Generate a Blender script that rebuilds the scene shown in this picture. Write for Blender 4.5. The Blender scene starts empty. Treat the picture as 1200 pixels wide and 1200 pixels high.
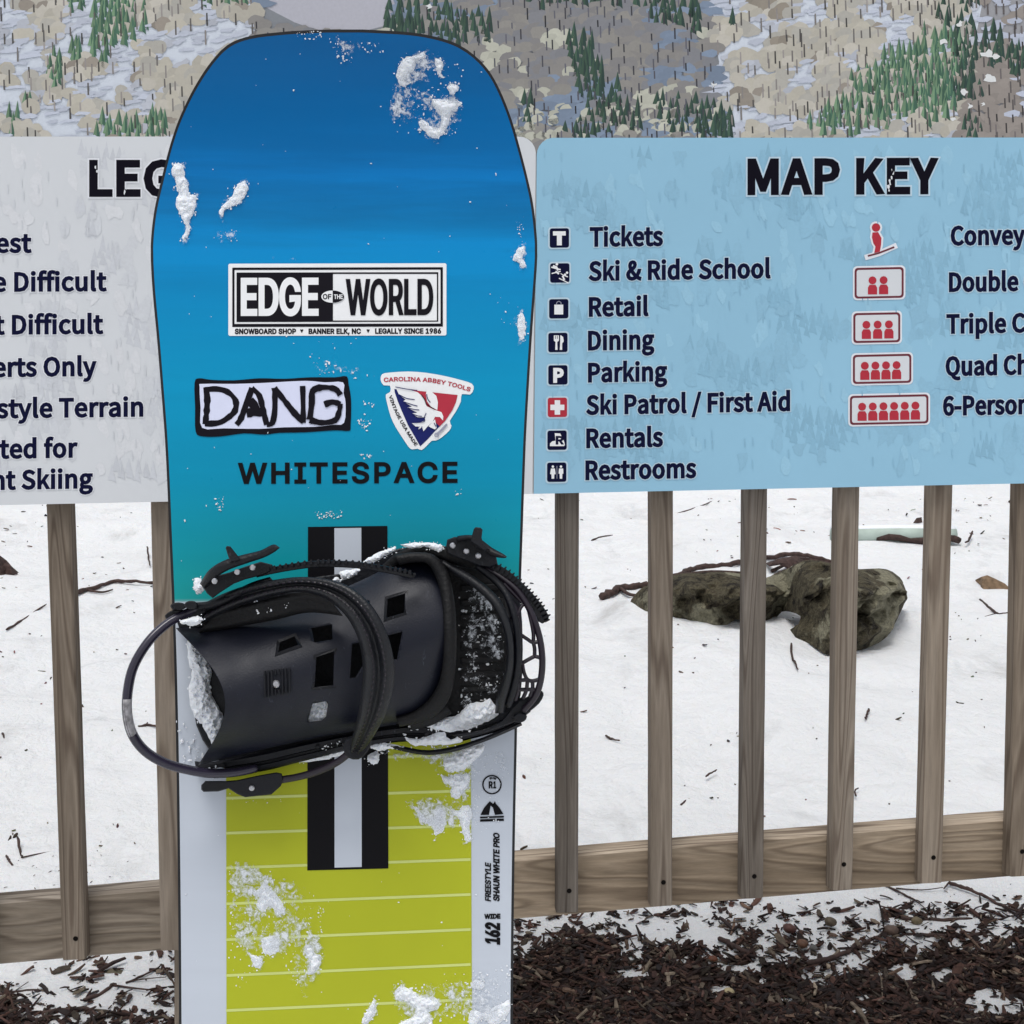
import bpy, bmesh, math, random
from mathutils import Vector, noise
from mathutils.geometry import delaunay_2d_cdt

# ------------------------------------------------------------------ camera, sky, sun, exposure
sc = bpy.context.scene
COL = sc.collection
TH = math.atan(0.1)                       # camera pitch, downwards
CAM = Vector((0.0, 0.0, 1.33))
FWD = Vector((0, math.cos(TH), -math.sin(TH)))
UP = Vector((0, math.sin(TH), math.cos(TH)))
RT = Vector((1, 0, 0))
F = 1400.0                                # focal length in pixels of a 1200 px wide frame
cd = bpy.data.cameras.new('camera')
cam = bpy.data.objects.new('camera', cd)
COL.objects.link(cam)
cam.location = CAM
cam.rotation_euler = (math.pi / 2 - TH, 0, 0)
cd.sensor_fit = 'HORIZONTAL'
cd.sensor_width = 36
cd.lens = 36 * F / 1200
cd.clip_start = 0.02
cd.clip_end = 2000
sc.camera = cam

w = bpy.data.worlds.new('World')
sc.world = w
w.use_nodes = True
wn, wl = w.node_tree.nodes, w.node_tree.links
bg = wn['Background']
sky = wn.new('ShaderNodeTexSky')
sky.sky_type = 'NISHITA'
sky.sun_disc = False
SUN_EL, SUN_AZ = math.radians(69), math.radians(200)      # behind the photographer, a little to the left
sky.sun_elevation = SUN_EL
sky.sun_rotation = SUN_AZ
sky.dust_density = 3.0
hs = wn.new('ShaderNodeHueSaturation')
hs.inputs['Saturation'].default_value = 0.20
wl.new(sky.outputs[0], hs.inputs['Color'])
# an overcast day: the blue dome veiled by even pale cloud
veil = wn.new('ShaderNodeMix'); veil.data_type = 'RGBA'
veil.inputs[0].default_value = 0.35
wl.new(hs.outputs[0], veil.inputs[6])
veil.inputs[7].default_value = (6.0, 6.2, 6.5, 1)
wl.new(veil.outputs[2], bg.inputs['Color'])
bg.inputs['Strength'].default_value = 0.11

sd = bpy.data.lights.new('sun', 'SUN')
sd.energy = 1.62
sd.angle = math.radians(26)
sd.color = (1.0, 0.98, 0.95)
sun = bpy.data.objects.new('sun', sd)
COL.objects.link(sun)
sdir = Vector((math.sin(SUN_AZ) * math.cos(SUN_EL), math.cos(SUN_AZ) * math.cos(SUN_EL), math.sin(SUN_EL)))
sun.rotation_euler = sdir.to_track_quat('Z', 'Y').to_euler()
sun.location = (0, -3, 6)
vs = sc.view_settings
vs.view_transform = 'Standard'
vs.look = 'None'
vs.exposure = 0.10
vs.gamma = 1.0
vs.use_curve_mapping = False

# ------------------------------------------------------------------ helpers: rays and surfaces
random.seed(7)
R = random.random


def ray(px, py):
    return RT * ((px - 600) / F) + UP * (-(py - 600) / F) + FWD


def camvec(x, y, z):
    """direction given as right, down, away from the camera"""
    return (RT * x - UP * y + FWD * z)


def proj(p):
    d = p - CAM
    z = d.dot(FWD)
    return 600 + F * d.dot(RT) / z, 600 - F * d.dot(UP) / z


class Plane:
    """a flat sheet somewhere in the place; at(px, py, h) finds the point of it, h metres proud"""
    def __init__(self, px, py, depth, u, v):
        self.O = CAM + ray(px, py) * depth
        self.U = u.normalized()
        n = u.cross(v).normalized()
        if n.dot(FWD) > 0:
            n = -n
        self.N = n
        self.V = self.N.cross(self.U).normalized()
        if self.V.dot(v) < 0:
            self.V = -self.V

    def H(self, v):
        return 0.0

    def at(self, px, py, h=0.0):
        d = ray(px, py)
        hh = h
        for _ in range(4):
            t = (self.O + self.N * hh - CAM).dot(self.N) / d.dot(self.N)
            p = CAM + d * t
            nh = h + self.H((p - self.O).dot(self.V))
            if abs(nh - hh) < 1e-6:
                break
            hh = nh
        return p

    def loc(self, p):
        q = p - self.O
        return q.dot(self.U), q.dot(self.V)

    def pt(self, u, v, h=0.0):
        return self.O + self.U * u + self.V * v + self.N * (h + self.H(v))


class Board(Plane):
    def H(self, v):
        # the nose rises towards the rider, the tail as well
        k = 0.0
        if v < -0.245:
            k = 2.0 * (-0.245 - v) ** 2
        if v > 1.10:
            k = 2.0 * (v - 1.10) ** 2
        return k


FENCE = Plane(600, 600, 1.77, Vector((math.cos(.075), math.sin(.075), 0)), Vector((0, 0, 1)))
SIGN = Plane(600, 600, 1.755, camvec(1, -.0236, .075), Vector((0, 0, -1)))
BOARD = Board(405, 600, 0.96, camvec(1, -.022, .05), camvec(.006, 1, -.04))


def ground_z(x, y):
    if y < 9:
        z = 0.08 * y
    else:
        z = 0.72 + 2.4 * (1 - math.exp(-(y - 9) / 30.0))
    if y < 0:
        z = 0.03 * y
    n = noise.noise
    a = 0.012 * n(Vector((x * .9, y * .9, 0))) + 0.008 * n(Vector((x * 2.7, y * 2.7, 3)))
    if y > 2.7:
        a += min(1, (y - 2.7) / 2) * (0.045 * n(Vector((x * .7, y * .7, 9))) + 0.024 * n(Vector((x * 1.9, y * 2.3, 5))))
    return z + a


def G(px, py, h=0.0):
    d = ray(px, py)
    t = 2.0
    lo, hi = 0.5, 60.0
    for i in range(40):
        t = (lo + hi) / 2
        p = CAM + d * t
        if p.z - h > ground_z(p.x, p.y):
            lo = t
        else:
            hi = t
    return CAM + d * t


# ------------------------------------------------------------------ helpers: objects
def tag(o, label=None, cat=None, group=None, kind=None):
    if label: o['label'] = label
    if cat: o['category'] = cat
    if group: o['group'] = group
    if kind: o['kind'] = kind
    return o


def thing(name, loc, label, cat, group=None):
    o = bpy.data.objects.new(name, None)
    o.empty_display_size = 0.05
    COL.objects.link(o)
    o.location = loc
    return tag(o, label, cat, group)


WLOC = {}


def mk(name, verts, faces, m, parent=None, smooth=False, cols=None, origin=None, uvs=None):
    """one mesh object from world-space vertices"""
    if parent is not None:
        base = WLOC.get(parent.name, parent.location.copy() if parent.parent is None else Vector())
        off = base
        org = Vector()
    else:
        if origin is None:
            xs = [v[0] for v in verts]; ys = [v[1] for v in verts]; zs = [v[2] for v in verts]
            origin = Vector(((min(xs) + max(xs)) / 2, (min(ys) + max(ys)) / 2, min(zs)))
        off = Vector(origin)
        org = off
    me = bpy.data.meshes.new(name)
    me.from_pydata([(v[0] - off.x, v[1] - off.y, v[2] - off.z) for v in verts], [], faces)
    if isinstance(m, (list, tuple)):
        for mm in m: me.materials.append(mm)
    else:
        me.materials.append(m)
    if smooth:
        me.polygons.foreach_set('use_smooth', [True] * len(me.polygons))
    if cols:
        ca = me.color_attributes.new('Col', 'FLOAT_COLOR', 'CORNER')
        buf = []
        for p in me.polygons:
            c = cols[p.index]
            buf += [c[0], c[1], c[2], 1.0] * p.loop_total
        ca.data.foreach_set('color', buf)
    me.update()
    o = bpy.data.objects.new(name, me)
    COL.objects.link(o)
    if parent is not None:
        o.parent = parent
        WLOC[o.name] = off.copy()
    else:
        o.location = org
        WLOC[o.name] = off.copy()
    return o


class MB:
    def __init__(self): self.v, self.f, self.c = [], [], []

    def add(self, v, f, c=None):
        b = len(self.v)
        self.v += [tuple(q) for q in v]
        self.f += [tuple(i + b for i in q) for q in f]
        if c is not None: self.c += [c] * len(f)

    def build(self, name, m, parent=None, **k):
        return mk(name, self.v, self.f, m, parent, cols=self.c or None, **k)


def fill2d(polys):
    """triangulate outlines with holes (even-odd)"""
    cu = bpy.data.curves.new('t', 'CURVE')
    cu.dimensions = '2D'
    cu.fill_mode = 'BOTH'
    for P in polys:
        if len(P) < 3: continue
        s = cu.splines.new('POLY')
        s.points.add(len(P) - 1)
        for i, p in enumerate(P):
            s.points[i].co = (p[0], p[1], 0, 1)
        s.use_cyclic_u = True
    o = bpy.data.objects.new('t', cu)
    COL.objects.link(o)
    me = o.to_mesh()
    v = [(q.co.x, q.co.y) for q in me.vertices]
    f = [tuple(p.vertices) for p in me.polygons]
    o.to_mesh_clear()
    bpy.data.objects.remove(o)
    bpy.data.curves.remove(cu)
    return v, f


class Glyphs(list):
    """a word as a list of letters, each letter a list of outlines"""


def winding(x, y, P):
    w_ = 0
    for i in range(len(P)):
        a, b = P[i], P[(i + 1) % len(P)]
        if (a[1] <= y) != (b[1] <= y):
            t = (y - a[1]) / (b[1] - a[1])
            if x < a[0] + (b[0] - a[0]) * t: w_ += 1 if b[1] > a[1] else -1
    return w_


def fill_letters(letters):
    V, Fq = [], []
    for L in letters:
        if not L: continue
        pts, ed = [], []
        for P in L:
            b = len(pts)
            pts += [Vector(p) for p in P]
            ed += [(b + i, b + (i + 1) % len(P)) for i in range(len(P))]
        sgn = 1 if area(max(L, key=lambda z: abs(area(z)))) > 0 else -1
        vo, eo, fo, *_ = delaunay_2d_cdt(pts, ed, [], 0, 1e-4)
        b = len(V)
        used = {}
        for q in fo:
            cx = sum(vo[i].x for i in q) / len(q); cy = sum(vo[i].y for i in q) / len(q)
            if sum(winding(cx, cy, P) for P in L) * sgn > 0:
                Fq.append(tuple(used.setdefault(i, b + len(used)) for i in q))
        V += [(vo[i].x, vo[i].y) for i in used]
    return V, Fq


def flat(name, surf, polys, h, m, parent):
    """flat print on a surface"""
    v, f = fill_letters(polys) if isinstance(polys, Glyphs) else fill2d(polys)
    v3 = [surf.at(x, y, h) for x, y in v]
    ff = []
    for q in f:
        a, b, c = v3[q[0]], v3[q[1]], v3[q[2]]
        ff.append(q if (b - a).cross(c - a).dot(surf.N) > 0 else q[::-1])
    return mk(name, v3, ff, m, parent)


def catmull(P, n=6, closed=False):
    out = []
    m = len(P)
    rng = range(m if closed else m - 1)
    for i in rng:
        if closed:
            a, b, c, d = P[(i - 1) % m], P[i], P[(i + 1) % m], P[(i + 2) % m]
        else:
            a, b, c, d = P[max(i - 1, 0)], P[i], P[i + 1], P[min(i + 2, m - 1)]
        for k in range(n):
            t = k / n
            out.append(tuple(0.5 * ((2 * b[j]) + (-a[j] + c[j]) * t + (2 * a[j] - 5 * b[j] + 4 * c[j] - d[j]) * t * t
                                    + (-a[j] + 3 * b[j] - 3 * c[j] + d[j]) * t ** 3) for j in range(len(b))))
    if not closed: out.append(tuple(P[-1]))
    return out


def prism(surf, poly, h0, h1, bev=1.2, bh=None, mb=None):
    """solid plate with a traced outline standing on a surface from h0 to h1, its upper edge eased"""
    A = sum(poly[i][0] * poly[(i + 1) % len(poly)][1] - poly[(i + 1) % len(poly)][0] * poly[i][1] for i in range(len(poly)))
    if A < 0: poly = poly[::-1]
    n = len(poly)
    inner = offset_poly(poly, -bev)
    if bh is None: bh = min((h1 - h0) * .4, bev * .0007)
    v = [surf.at(x, y, h0) for x, y in poly] + [surf.at(x, y, h1 - bh) for x, y in poly] + [surf.at(x, y, h1) for x, y in inner]
    f = []
    for r in (0, 1):
        for i in range(n):
            j = (i + 1) % n
            f.append((r * n + i, r * n + n + i, r * n + n + j, r * n + j))
    f.append(tuple(range(n))[::1])
    f.append(tuple(2 * n + i for i in range(n))[::-1])
    mb = mb or MB()
    mb.add(v, f)
    return mb


def offset_poly(P, d, lim=2.5):
    """move a closed outline outwards by d (for outlines of positive area; holes of negative area shrink)"""
    n = len(P)
    out = []
    for i in range(n):
        a, b, c = P[i - 1], P[i], P[(i + 1) % n]
        e1 = (b[0] - a[0], b[1] - a[1]); e2 = (c[0] - b[0], c[1] - b[1])
        l1 = math.hypot(*e1) or 1e-9; l2 = math.hypot(*e2) or 1e-9
        n1 = (e1[1] / l1, -e1[0] / l1); n2 = (e2[1] / l2, -e2[0] / l2)
        mx, my = n1[0] + n2[0], n1[1] + n2[1]
        ml = math.hypot(mx, my)
        if ml < 1e-3:
            mx, my, k = n1[0], n1[1], 1
        else:
            mx /= ml; my /= ml
            k = min(lim, 1 / max(.2, mx * n1[0] + my * n1[1]))
        out.append((b[0] + mx * d * k, b[1] + my * d * k))
    return out


def tube(path, rad, seg=8, mb=None, flatn=None, ratio=1.0, cap=True):
    """swept tube along world points; flatn, ratio flatten it along a direction"""
    mb = mb or MB()
    n = len(path)
    V = []
    prev = None
    for i, p in enumerate(path):
        p = Vector(p)
        t = (Vector(path[min(i + 1, n - 1)]) - Vector(path[max(i - 1, 0)]))
        if t.length < 1e-9: t = Vector((1, 0, 0))
        t.normalize()
        if flatn is not None:
            s = t.cross(flatn)
            if s.length < 1e-4: s = t.orthogonal()
            s.normalize(); q = s.cross(t).normalized()
        else:
            s = prev - t * prev.dot(t) if prev is not None else t.orthogonal()
            if s.length < 1e-5: s = t.orthogonal()
            s.normalize(); q = t.cross(s).normalized()
        prev = s
        r = rad[i] if isinstance(rad, (list, tuple)) else rad
        for k in range(seg):
            a = 2 * math.pi * (k + .5) / seg
            V.append(p + s * (math.cos(a) * r) + q * (math.sin(a) * r * ratio))
    f = []
    for i in range(n - 1):
        for k in range(seg):
            j = (k + 1) % seg
            f.append((i * seg + k, i * seg + j, (i + 1) * seg + j, (i + 1) * seg + k))
    if cap:
        f.append(tuple(range(seg))[::-1])
        f.append(tuple((n - 1) * seg + k for k in range(seg)))
    mb.add(V, f)
    return mb


def ribbon(A, B, prof, thick, surf, mb=None, sub=6):
    """band between two traced curves of (px, py, h); prof = [(t, dh)] relief across it"""
    mb = mb or MB()
    A = catmull(A, sub); B = catmull(B, sub)
    n = min(len(A), len(B)); k = len(prof)
    V = []
    for i in range(n):
        a, b = A[i], B[i]
        for t, dh in prof:
            V.append(surf.at(a[0] + (b[0] - a[0]) * t, a[1] + (b[1] - a[1]) * t, a[2] + (b[2] - a[2]) * t + dh))
        for t, dh in reversed(prof):
            V.append(surf.at(a[0] + (b[0] - a[0]) * t, a[1] + (b[1] - a[1]) * t, a[2] + (b[2] - a[2]) * t + min(dh, 0) - thick))
    m = 2 * k
    f = []
    for i in range(n - 1):
        for j in range(m):
            l = (j + 1) % m
            f.append((i * m + j, i * m + l, (i + 1) * m + l, (i + 1) * m + j))
    f.append(tuple(range(m))[::-1]); f.append(tuple((n - 1) * m + j for j in range(m)))
    mb.add(V, f)
    return mb


def inside(x, y, P):
    c = False
    n = len(P)
    j = n - 1
    for i in range(n):
        if (P[i][1] > y) != (P[j][1] > y) and x < (P[j][0] - P[i][0]) * (y - P[i][1]) / (P[j][1] - P[i][1]) + P[i][0]:
            c = not c
        j = i
    return c


def edge_dist(x, y, P):
    best = 1e9
    n = len(P)
    for i in range(n):
        ax, ay = P[i]; bx, by = P[(i + 1) % n]
        dx, dy = bx - ax, by - ay
        t = max(0, min(1, ((x - ax) * dx + (y - ay) * dy) / (dx * dx + dy * dy + 1e-9)))
        d = math.hypot(x - ax - t * dx, y - ay - t * dy)
        if d < best: best = d
    return best


def pillow(poly, step, point, hfun, back=None, mb=None, jit=.25):
    """a lump with a traced outline: interior grid raised by hfun(edge distance, x, y); point(x, y, h) -> world"""
    mb = mb or MB()
    n = len(poly)
    pts = [Vector((p[0], p[1])) for p in poly]
    xs = [p[0] for p in poly]; ys = [p[1] for p in poly]
    y = min(ys) + step / 2
    row = 0
    while y < max(ys):
        x = min(xs) + (step / 2 if row % 2 else 0)
        while x < max(xs):
            qx, qy = x + (R() - .5) * step * jit * 2, y + (R() - .5) * step * jit * 2
            if inside(qx, qy, poly) and edge_dist(qx, qy, poly) > step * .35:
                pts.append(Vector((qx, qy)))
            x += step
        y += step * .87
        row += 1
    vo, eo, fo, *_ = delaunay_2d_cdt(pts, [(i, (i + 1) % n) for i in range(n)], [], 1, 1e-5)
    hh = [hfun(0 if edge_dist(p.x, p.y, poly) < 1e-3 else edge_dist(p.x, p.y, poly), p.x, p.y) for p in vo]
    V = [point(p.x, p.y, h) for p, h in zip(vo, hh)]
    Fc = []
    for q in fo:
        a, b, c = V[q[0]], V[q[1]], V[q[2]]
        nn = (b - a).cross(c - a)
        Fc.append(tuple(q) if nn.dot(CAM - a) > 0 else tuple(q)[::-1])
    m = len(V)
    if back is not None:
        V2 = [point(p.x, p.y, back(h)) for p, h in zip(vo, hh)]
        V = V + V2
        Fc += [tuple(i + m for i in q)[::-1] for q in Fc[:]]
        for i in range(n):
            j = (i + 1) % n
            Fc.append((i, j, j + m, i + m))
    mb.add(V, Fc)
    return mb


def rrect(x0, y0, x1, y1, r, sl=0.0, n=4):
    P = []
    for cx, cy, a0 in ((x1 - r, y0 + r, -90), (x1 - r, y1 - r, 0), (x0 + r, y1 - r, 90), (x0 + r, y0 + r, 180)):
        for k in range(n + 1):
            a = math.radians(a0 + 90 * k / n)
            P.append((cx + r * math.cos(a), cy + r * math.sin(a)))
    return [(x, y + sl * (x - x0)) for x, y in P]


def circ(cx, cy, r, n=12, ry=None):
    return [(cx + r * math.cos(2 * math.pi * k / n), cy + (ry or r) * math.sin(2 * math.pi * k / n)) for k in range(n)]


def stroke(P, wd):
    """outline of a thick polyline"""
    L, Rr = [], []
    n = len(P)
    for i in range(n):
        a, b = P[max(i - 1, 0)], P[min(i + 1, n - 1)]
        dx, dy = b[0] - a[0], b[1] - a[1]
        l = math.hypot(dx, dy) or 1
        wq = wd[i] if isinstance(wd, (list, tuple)) else wd
        L.append((P[i][0] - dy / l * wq / 2, P[i][1] + dx / l * wq / 2))
        Rr.append((P[i][0] + dy / l * wq / 2, P[i][1] - dx / l * wq / 2))
    return L + Rr[::-1]


# ------------------------------------------------------------------ lettering (glyph outlines as plain numbers)
GL = {}
GL['S'] = {}
GL['S']['&'] = [238,[91,-5,119,-1,143,9,165,25,185,12,205,2,224,-5,232,22,217,27,201,36,184,47,203,75,218,105,229,138,199,138,190,110,178,85,163,63,139,84,117,109,98,135,126,156,147,181,156,211,150,237,133,255,105,261,74,253,54,232,47,201,49,182,54,162,63,141,38,121,20,97,13,67,23,30,50,5],[144,42,128,31,112,24,95,21,69,27,51,43,44,68,48,87,60,103,76,118,96,91,119,65],[86,156,80,172,75,187,74,201,78,220,89,234,106,239,120,235,127,224,130,210,124,189,108,172]]
GL['S']['-'] = [122,[16,86,106,86,106,110,16,110]]
GL['S']['/'] = [138,[4,-63,27,-63,132,278,109,278]]
GL['S']['6'] = [195,[105,-5,142,6,169,35,179,79,170,124,146,150,108,159,87,156,67,145,50,129,60,191,83,225,116,235,131,233,145,226,157,215,175,235,159,249,139,258,114,261,68,248,33,203,20,123,31,52,61,10],[50,103,68,122,86,132,103,136,128,129,144,109,149,79,143,48,128,28,105,21,78,30,59,58]]
GL['S']['A'] = [213,[1,0,34,0,59,78,153,78,177,0,211,0,124,257,88,257],[67,104,79,144,88,172,97,201,105,230,106,230,115,201,123,172,132,144,145,104]]
GL['S']['C'] = [224,[132,-5,163,0,189,12,211,32,193,53,176,37,156,27,133,24,91,37,63,73,54,129,64,185,92,220,134,233,155,230,172,221,187,209,204,230,187,245,163,257,134,261,76,245,35,200,20,128,35,57,75,11]]
GL['S']['D'] = [241,[35,0,101,0,166,15,206,60,220,129,206,199,166,242,99,257,35,257],[68,27,68,230,97,230,147,219,177,184,187,129,177,74,147,39,97,27]]
GL['S']['E'] = [207,[35,0,187,0,187,28,68,28,68,121,165,121,165,149,68,149,68,229,183,229,183,257,35,257]]
GL['S']['F'] = [194,[35,0,68,0,68,115,166,115,166,143,68,143,68,229,183,229,183,257,35,257]]
GL['S']['G'] = [242,[136,-5,168,-1,195,10,215,25,215,133,131,133,131,106,186,106,186,39,173,31,157,26,139,24,93,37,64,73,54,129,64,185,94,220,139,233,162,230,180,221,194,209,212,230,194,245,170,256,138,261,77,245,36,200,20,128,35,57,76,11]]
GL['S']['I'] = [103,[35,0,68,0,68,257,35,257]]
GL['S']['K'] = [227,[35,0,68,0,68,81,112,134,189,0,225,0,132,159,213,257,176,257,68,128,68,257,35,257]]
GL['S']['L'] = [190,[35,0,180,0,180,28,68,28,68,257,35,257]]
GL['S']['M'] = [285,[35,0,64,0,64,142,64,167,62,193,60,218,62,218,82,159,131,26,153,26,201,159,222,218,223,218,221,193,220,167,219,142,219,0,249,0,249,257,210,257,161,119,155,102,149,84,143,66,142,66,136,84,130,102,123,119,74,257,35,257]]
GL['S']['N'] = [254,[35,0,66,0,66,135,65,162,64,189,62,215,63,215,91,162,185,0,218,0,218,257,187,257,187,123,188,96,189,69,192,42,190,42,162,95,68,257,35,257]]
GL['S']['O'] = [260,[130,-5,187,12,225,58,239,129,225,200,187,245,130,261,73,245,34,200,20,129,34,58,73,12],[130,24,90,37,63,73,54,129,63,185,90,220,130,233,170,220,197,185,206,129,197,73,170,37]]
GL['S']['P'] = [222,[35,0,68,0,68,102,110,102,160,111,192,137,204,181,192,226,159,250,109,257,35,257],[68,129,68,230,104,230,142,226,165,211,172,181,165,151,143,134,106,129]]
GL['S']['Q'] = [260,[130,22,90,36,63,72,54,129,63,185,90,220,130,233,170,220,197,185,206,129,197,72,170,36],[208,-64,223,-64,236,-62,245,-58,239,-34,231,-36,222,-37,212,-37,186,-34,164,-22,149,-3,196,19,228,64,239,129,225,200,187,245,130,261,73,245,34,200,20,129,32,63,65,18,114,-4,134,-35,166,-56]]
GL['S']['R'] = [223,[68,135,68,230,111,230,145,226,166,212,173,185,166,157,145,140,111,135],[176,0,213,0,147,112,178,126,198,150,205,185,194,227,162,250,116,257,35,257,35,0,68,0,68,109,114,109]]
GL['S']['S'] = [209,[106,-5,153,5,183,31,194,68,187,100,168,122,141,137,104,153,84,162,68,175,62,196,68,215,84,228,110,233,132,230,151,222,168,209,185,230,164,246,139,257,110,261,68,252,39,228,29,193,37,162,57,141,81,127,118,111,140,101,155,87,161,65,154,44,136,29,107,24,81,28,57,39,36,56,17,33,42,13,72,0]]
GL['S']['T'] = [210,[89,0,121,0,121,229,199,229,199,257,11,257,11,229,89,229]]
GL['S']['Y'] = [186,[77,0,109,0,109,99,186,257,153,257,120,184,111,165,103,147,94,128,92,128,84,147,75,165,67,184,34,257,0,257,77,99]]
GL['S']['a'] = [197,[76,-5,99,-1,120,9,139,23,140,23,143,0,169,0,169,117,162,158,141,185,103,195,74,191,49,182,29,170,41,148,58,158,77,165,98,168,122,161,134,144,137,120,71,107,33,84,21,49,28,20,47,2],[85,21,68,24,56,34,51,51,59,73,87,89,137,99,137,46,120,32,103,24]]
GL['S']['b'] = [217,[116,-5,157,8,187,42,199,98,190,149,164,183,123,195,102,191,82,182,63,168,64,202,64,279,32,279,32,0,58,0,61,20,62,20,79,7,98,-2],[111,22,97,24,81,30,64,42,64,142,82,156,99,165,115,168,144,159,160,135,165,98,158,57,139,31]]
GL['S']['c'] = [179,[107,-5,129,-2,150,7,169,19,155,41,142,31,127,25,110,22,79,31,59,57,51,95,59,133,80,159,111,168,125,166,137,160,149,152,165,173,150,184,132,192,110,195,64,183,31,149,18,95,30,41,62,7]]
GL['S']['d'] = [217,[97,-5,119,-1,138,9,155,22,156,22,159,0,185,0,185,279,153,279,153,206,154,173,138,185,121,192,101,195,60,183,30,148,19,95,28,41,55,7],[104,22,76,31,58,56,51,95,59,133,79,159,106,168,122,166,137,160,153,148,153,48,137,34,121,25]]
GL['S']['e'] = [194,[109,-5,133,-2,154,5,172,15,160,36,146,28,130,23,113,21,81,29,59,52,50,88,178,88,179,106,170,153,145,184,103,195,62,183,31,148,18,95,31,41,63,7],[49,110,59,142,79,163,104,169,129,163,146,143,151,110]]
GL['S']['f'] = [114,[12,164,37,164,37,0,69,0,69,164,110,164,110,190,69,190,69,220,72,241,81,253,96,258,103,257,110,255,118,252,125,277,115,280,104,282,93,283,62,276,43,254,37,221,37,190,12,188]]
GL['S']['g'] = [198,[96,-88,147,-78,181,-54,193,-22,185,4,163,19,126,23,89,23,69,26,59,33,56,44,57,53,62,61,68,67,77,63,86,61,96,60,131,68,156,91,166,126,164,142,158,155,150,166,189,166,189,190,123,190,115,193,106,194,96,195,61,187,35,163,25,127,29,106,38,89,50,76,50,75,40,66,32,54,29,39,31,26,37,15,46,8,46,6,31,-6,21,-21,18,-37,28,-64,55,-82],[96,82,76,87,61,103,56,127,61,151,76,166,96,172,117,166,131,151,137,127,131,103,116,87],[101,-65,71,-61,52,-50,46,-32,48,-21,54,-10,65,0,74,-2,82,-3,90,-3,123,-3,144,-5,157,-13,161,-27,154,-46,133,-60]]
GL['S']['h'] = [213,[32,0,64,0,64,138,82,154,98,164,116,167,137,162,149,145,152,116,152,0,184,0,184,120,178,161,159,186,126,195,102,191,81,179,63,163,64,202,64,279,32,279]]
GL['S']['i'] = [97,[32,0,64,0,64,190,32,190],[48,229,59,232,67,239,70,251,67,262,59,269,48,271,37,269,30,262,27,251,30,239,37,232]]
GL['S']['j'] = [97,[12,-85,43,-77,59,-55,64,-22,64,190,33,190,33,-22,31,-42,24,-55,9,-59,3,-59,-4,-57,-9,-56,-15,-80,-8,-82,2,-84],[48,229,59,232,67,239,70,251,67,262,59,269,48,271,37,269,30,262,27,251,30,239,37,232]]
GL['S']['k'] = [194,[32,0,64,0,64,50,99,92,155,0,190,0,118,113,181,190,146,190,65,90,64,90,64,279,32,279]]
GL['S']['l'] = [100,[66,-5,74,-4,79,-3,84,-2,80,23,73,22,69,23,66,28,64,36,64,279,32,279,32,38,36,15,47,0]]
GL['S']['m'] = [325,[32,0,64,0,64,138,81,154,97,164,112,167,132,162,144,145,147,116,147,0,179,0,179,138,196,154,212,164,227,167,247,162,259,145,263,116,263,0,294,0,294,120,288,161,269,186,237,195,215,190,194,178,174,159,164,178,146,191,121,195,100,191,80,179,62,162,58,190,32,190]]
GL['S']['n'] = [214,[32,0,64,0,64,138,82,154,98,164,116,167,137,162,149,145,152,116,152,0,184,0,184,120,178,161,159,186,126,195,102,191,81,179,62,162,58,190,32,190]]
GL['S']['o'] = [213,[106,-5,150,7,182,41,194,95,182,149,150,183,106,195,63,183,31,149,18,95,31,41,63,7],[106,22,77,31,58,57,51,95,58,133,77,159,106,168,135,159,154,133,161,95,154,57,135,31]]
GL['S']['p'] = [217,[32,-80,64,-80,64,-16,63,18,81,5,98,-2,116,-5,157,8,187,42,199,98,190,149,164,183,123,195,101,191,81,181,62,168,58,190,32,190],[111,22,97,24,81,30,64,42,64,142,82,156,99,165,115,168,144,159,160,135,165,98,158,57,139,31]]
GL['S']['r'] = [136,[32,0,64,0,64,122,79,148,95,162,112,166,119,166,125,165,131,163,137,191,131,193,124,195,116,195,96,190,78,176,62,155,58,190,32,190]]
GL['S']['s'] = [164,[82,-5,120,3,143,24,151,52,142,81,120,98,93,110,73,118,58,128,52,143,56,156,68,166,88,170,103,168,117,162,131,153,146,173,130,184,110,192,87,195,52,188,29,168,22,141,30,115,51,97,77,86,98,78,114,66,120,50,116,35,104,24,83,20,62,23,44,31,27,43,11,22,31,8,56,-1]]
GL['S']['t'] = [132,[92,-5,104,-4,116,-1,127,2,121,27,114,24,106,22,99,21,82,26,72,38,70,58,70,164,121,164,121,190,70,190,70,244,43,244,40,190,9,188,9,164,38,164,38,59,43,25,60,3]]
GL['S']['u'] = [213,[88,-5,112,0,132,12,151,30,152,30,154,0,181,0,181,190,149,190,149,55,132,37,115,26,97,23,77,28,65,45,62,74,62,190,29,190,29,70,36,29,55,4]]
GL['S']['v'] = [183,[73,0,111,0,178,190,146,190,110,82,105,63,99,44,93,26,91,26,74,82,38,190,5,190]]
GL['S']['w'] = [281,[62,0,99,0,126,102,131,120,135,138,139,157,141,157,145,138,150,120,154,103,181,0,220,0,272,190,241,190,213,80,209,62,205,45,202,27,200,27,187,80,157,190,126,190,96,80,92,62,87,45,83,27,82,27,70,80,42,190,9,190]]
GL['S']['x'] = [175,[5,0,39,0,64,44,71,56,77,67,84,78,85,78,93,67,100,56,106,44,134,0,169,0,106,96,164,190,131,190,107,148,91,117,89,117,83,127,76,138,70,148,45,190,10,190,68,99]]
GL['S']['y'] = [183,[35,-82,68,-73,91,-50,106,-16,178,190,147,190,112,85,97,31,95,31,89,49,82,67,76,85,38,190,5,190,81,0,77,-15,67,-36,53,-50,34,-56,29,-55,24,-54,19,-53,13,-78,19,-80,27,-81]]
GL['S'][' '] = [78]
GL['S']['_cap'] = [257]
GL['I'] = {}
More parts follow.
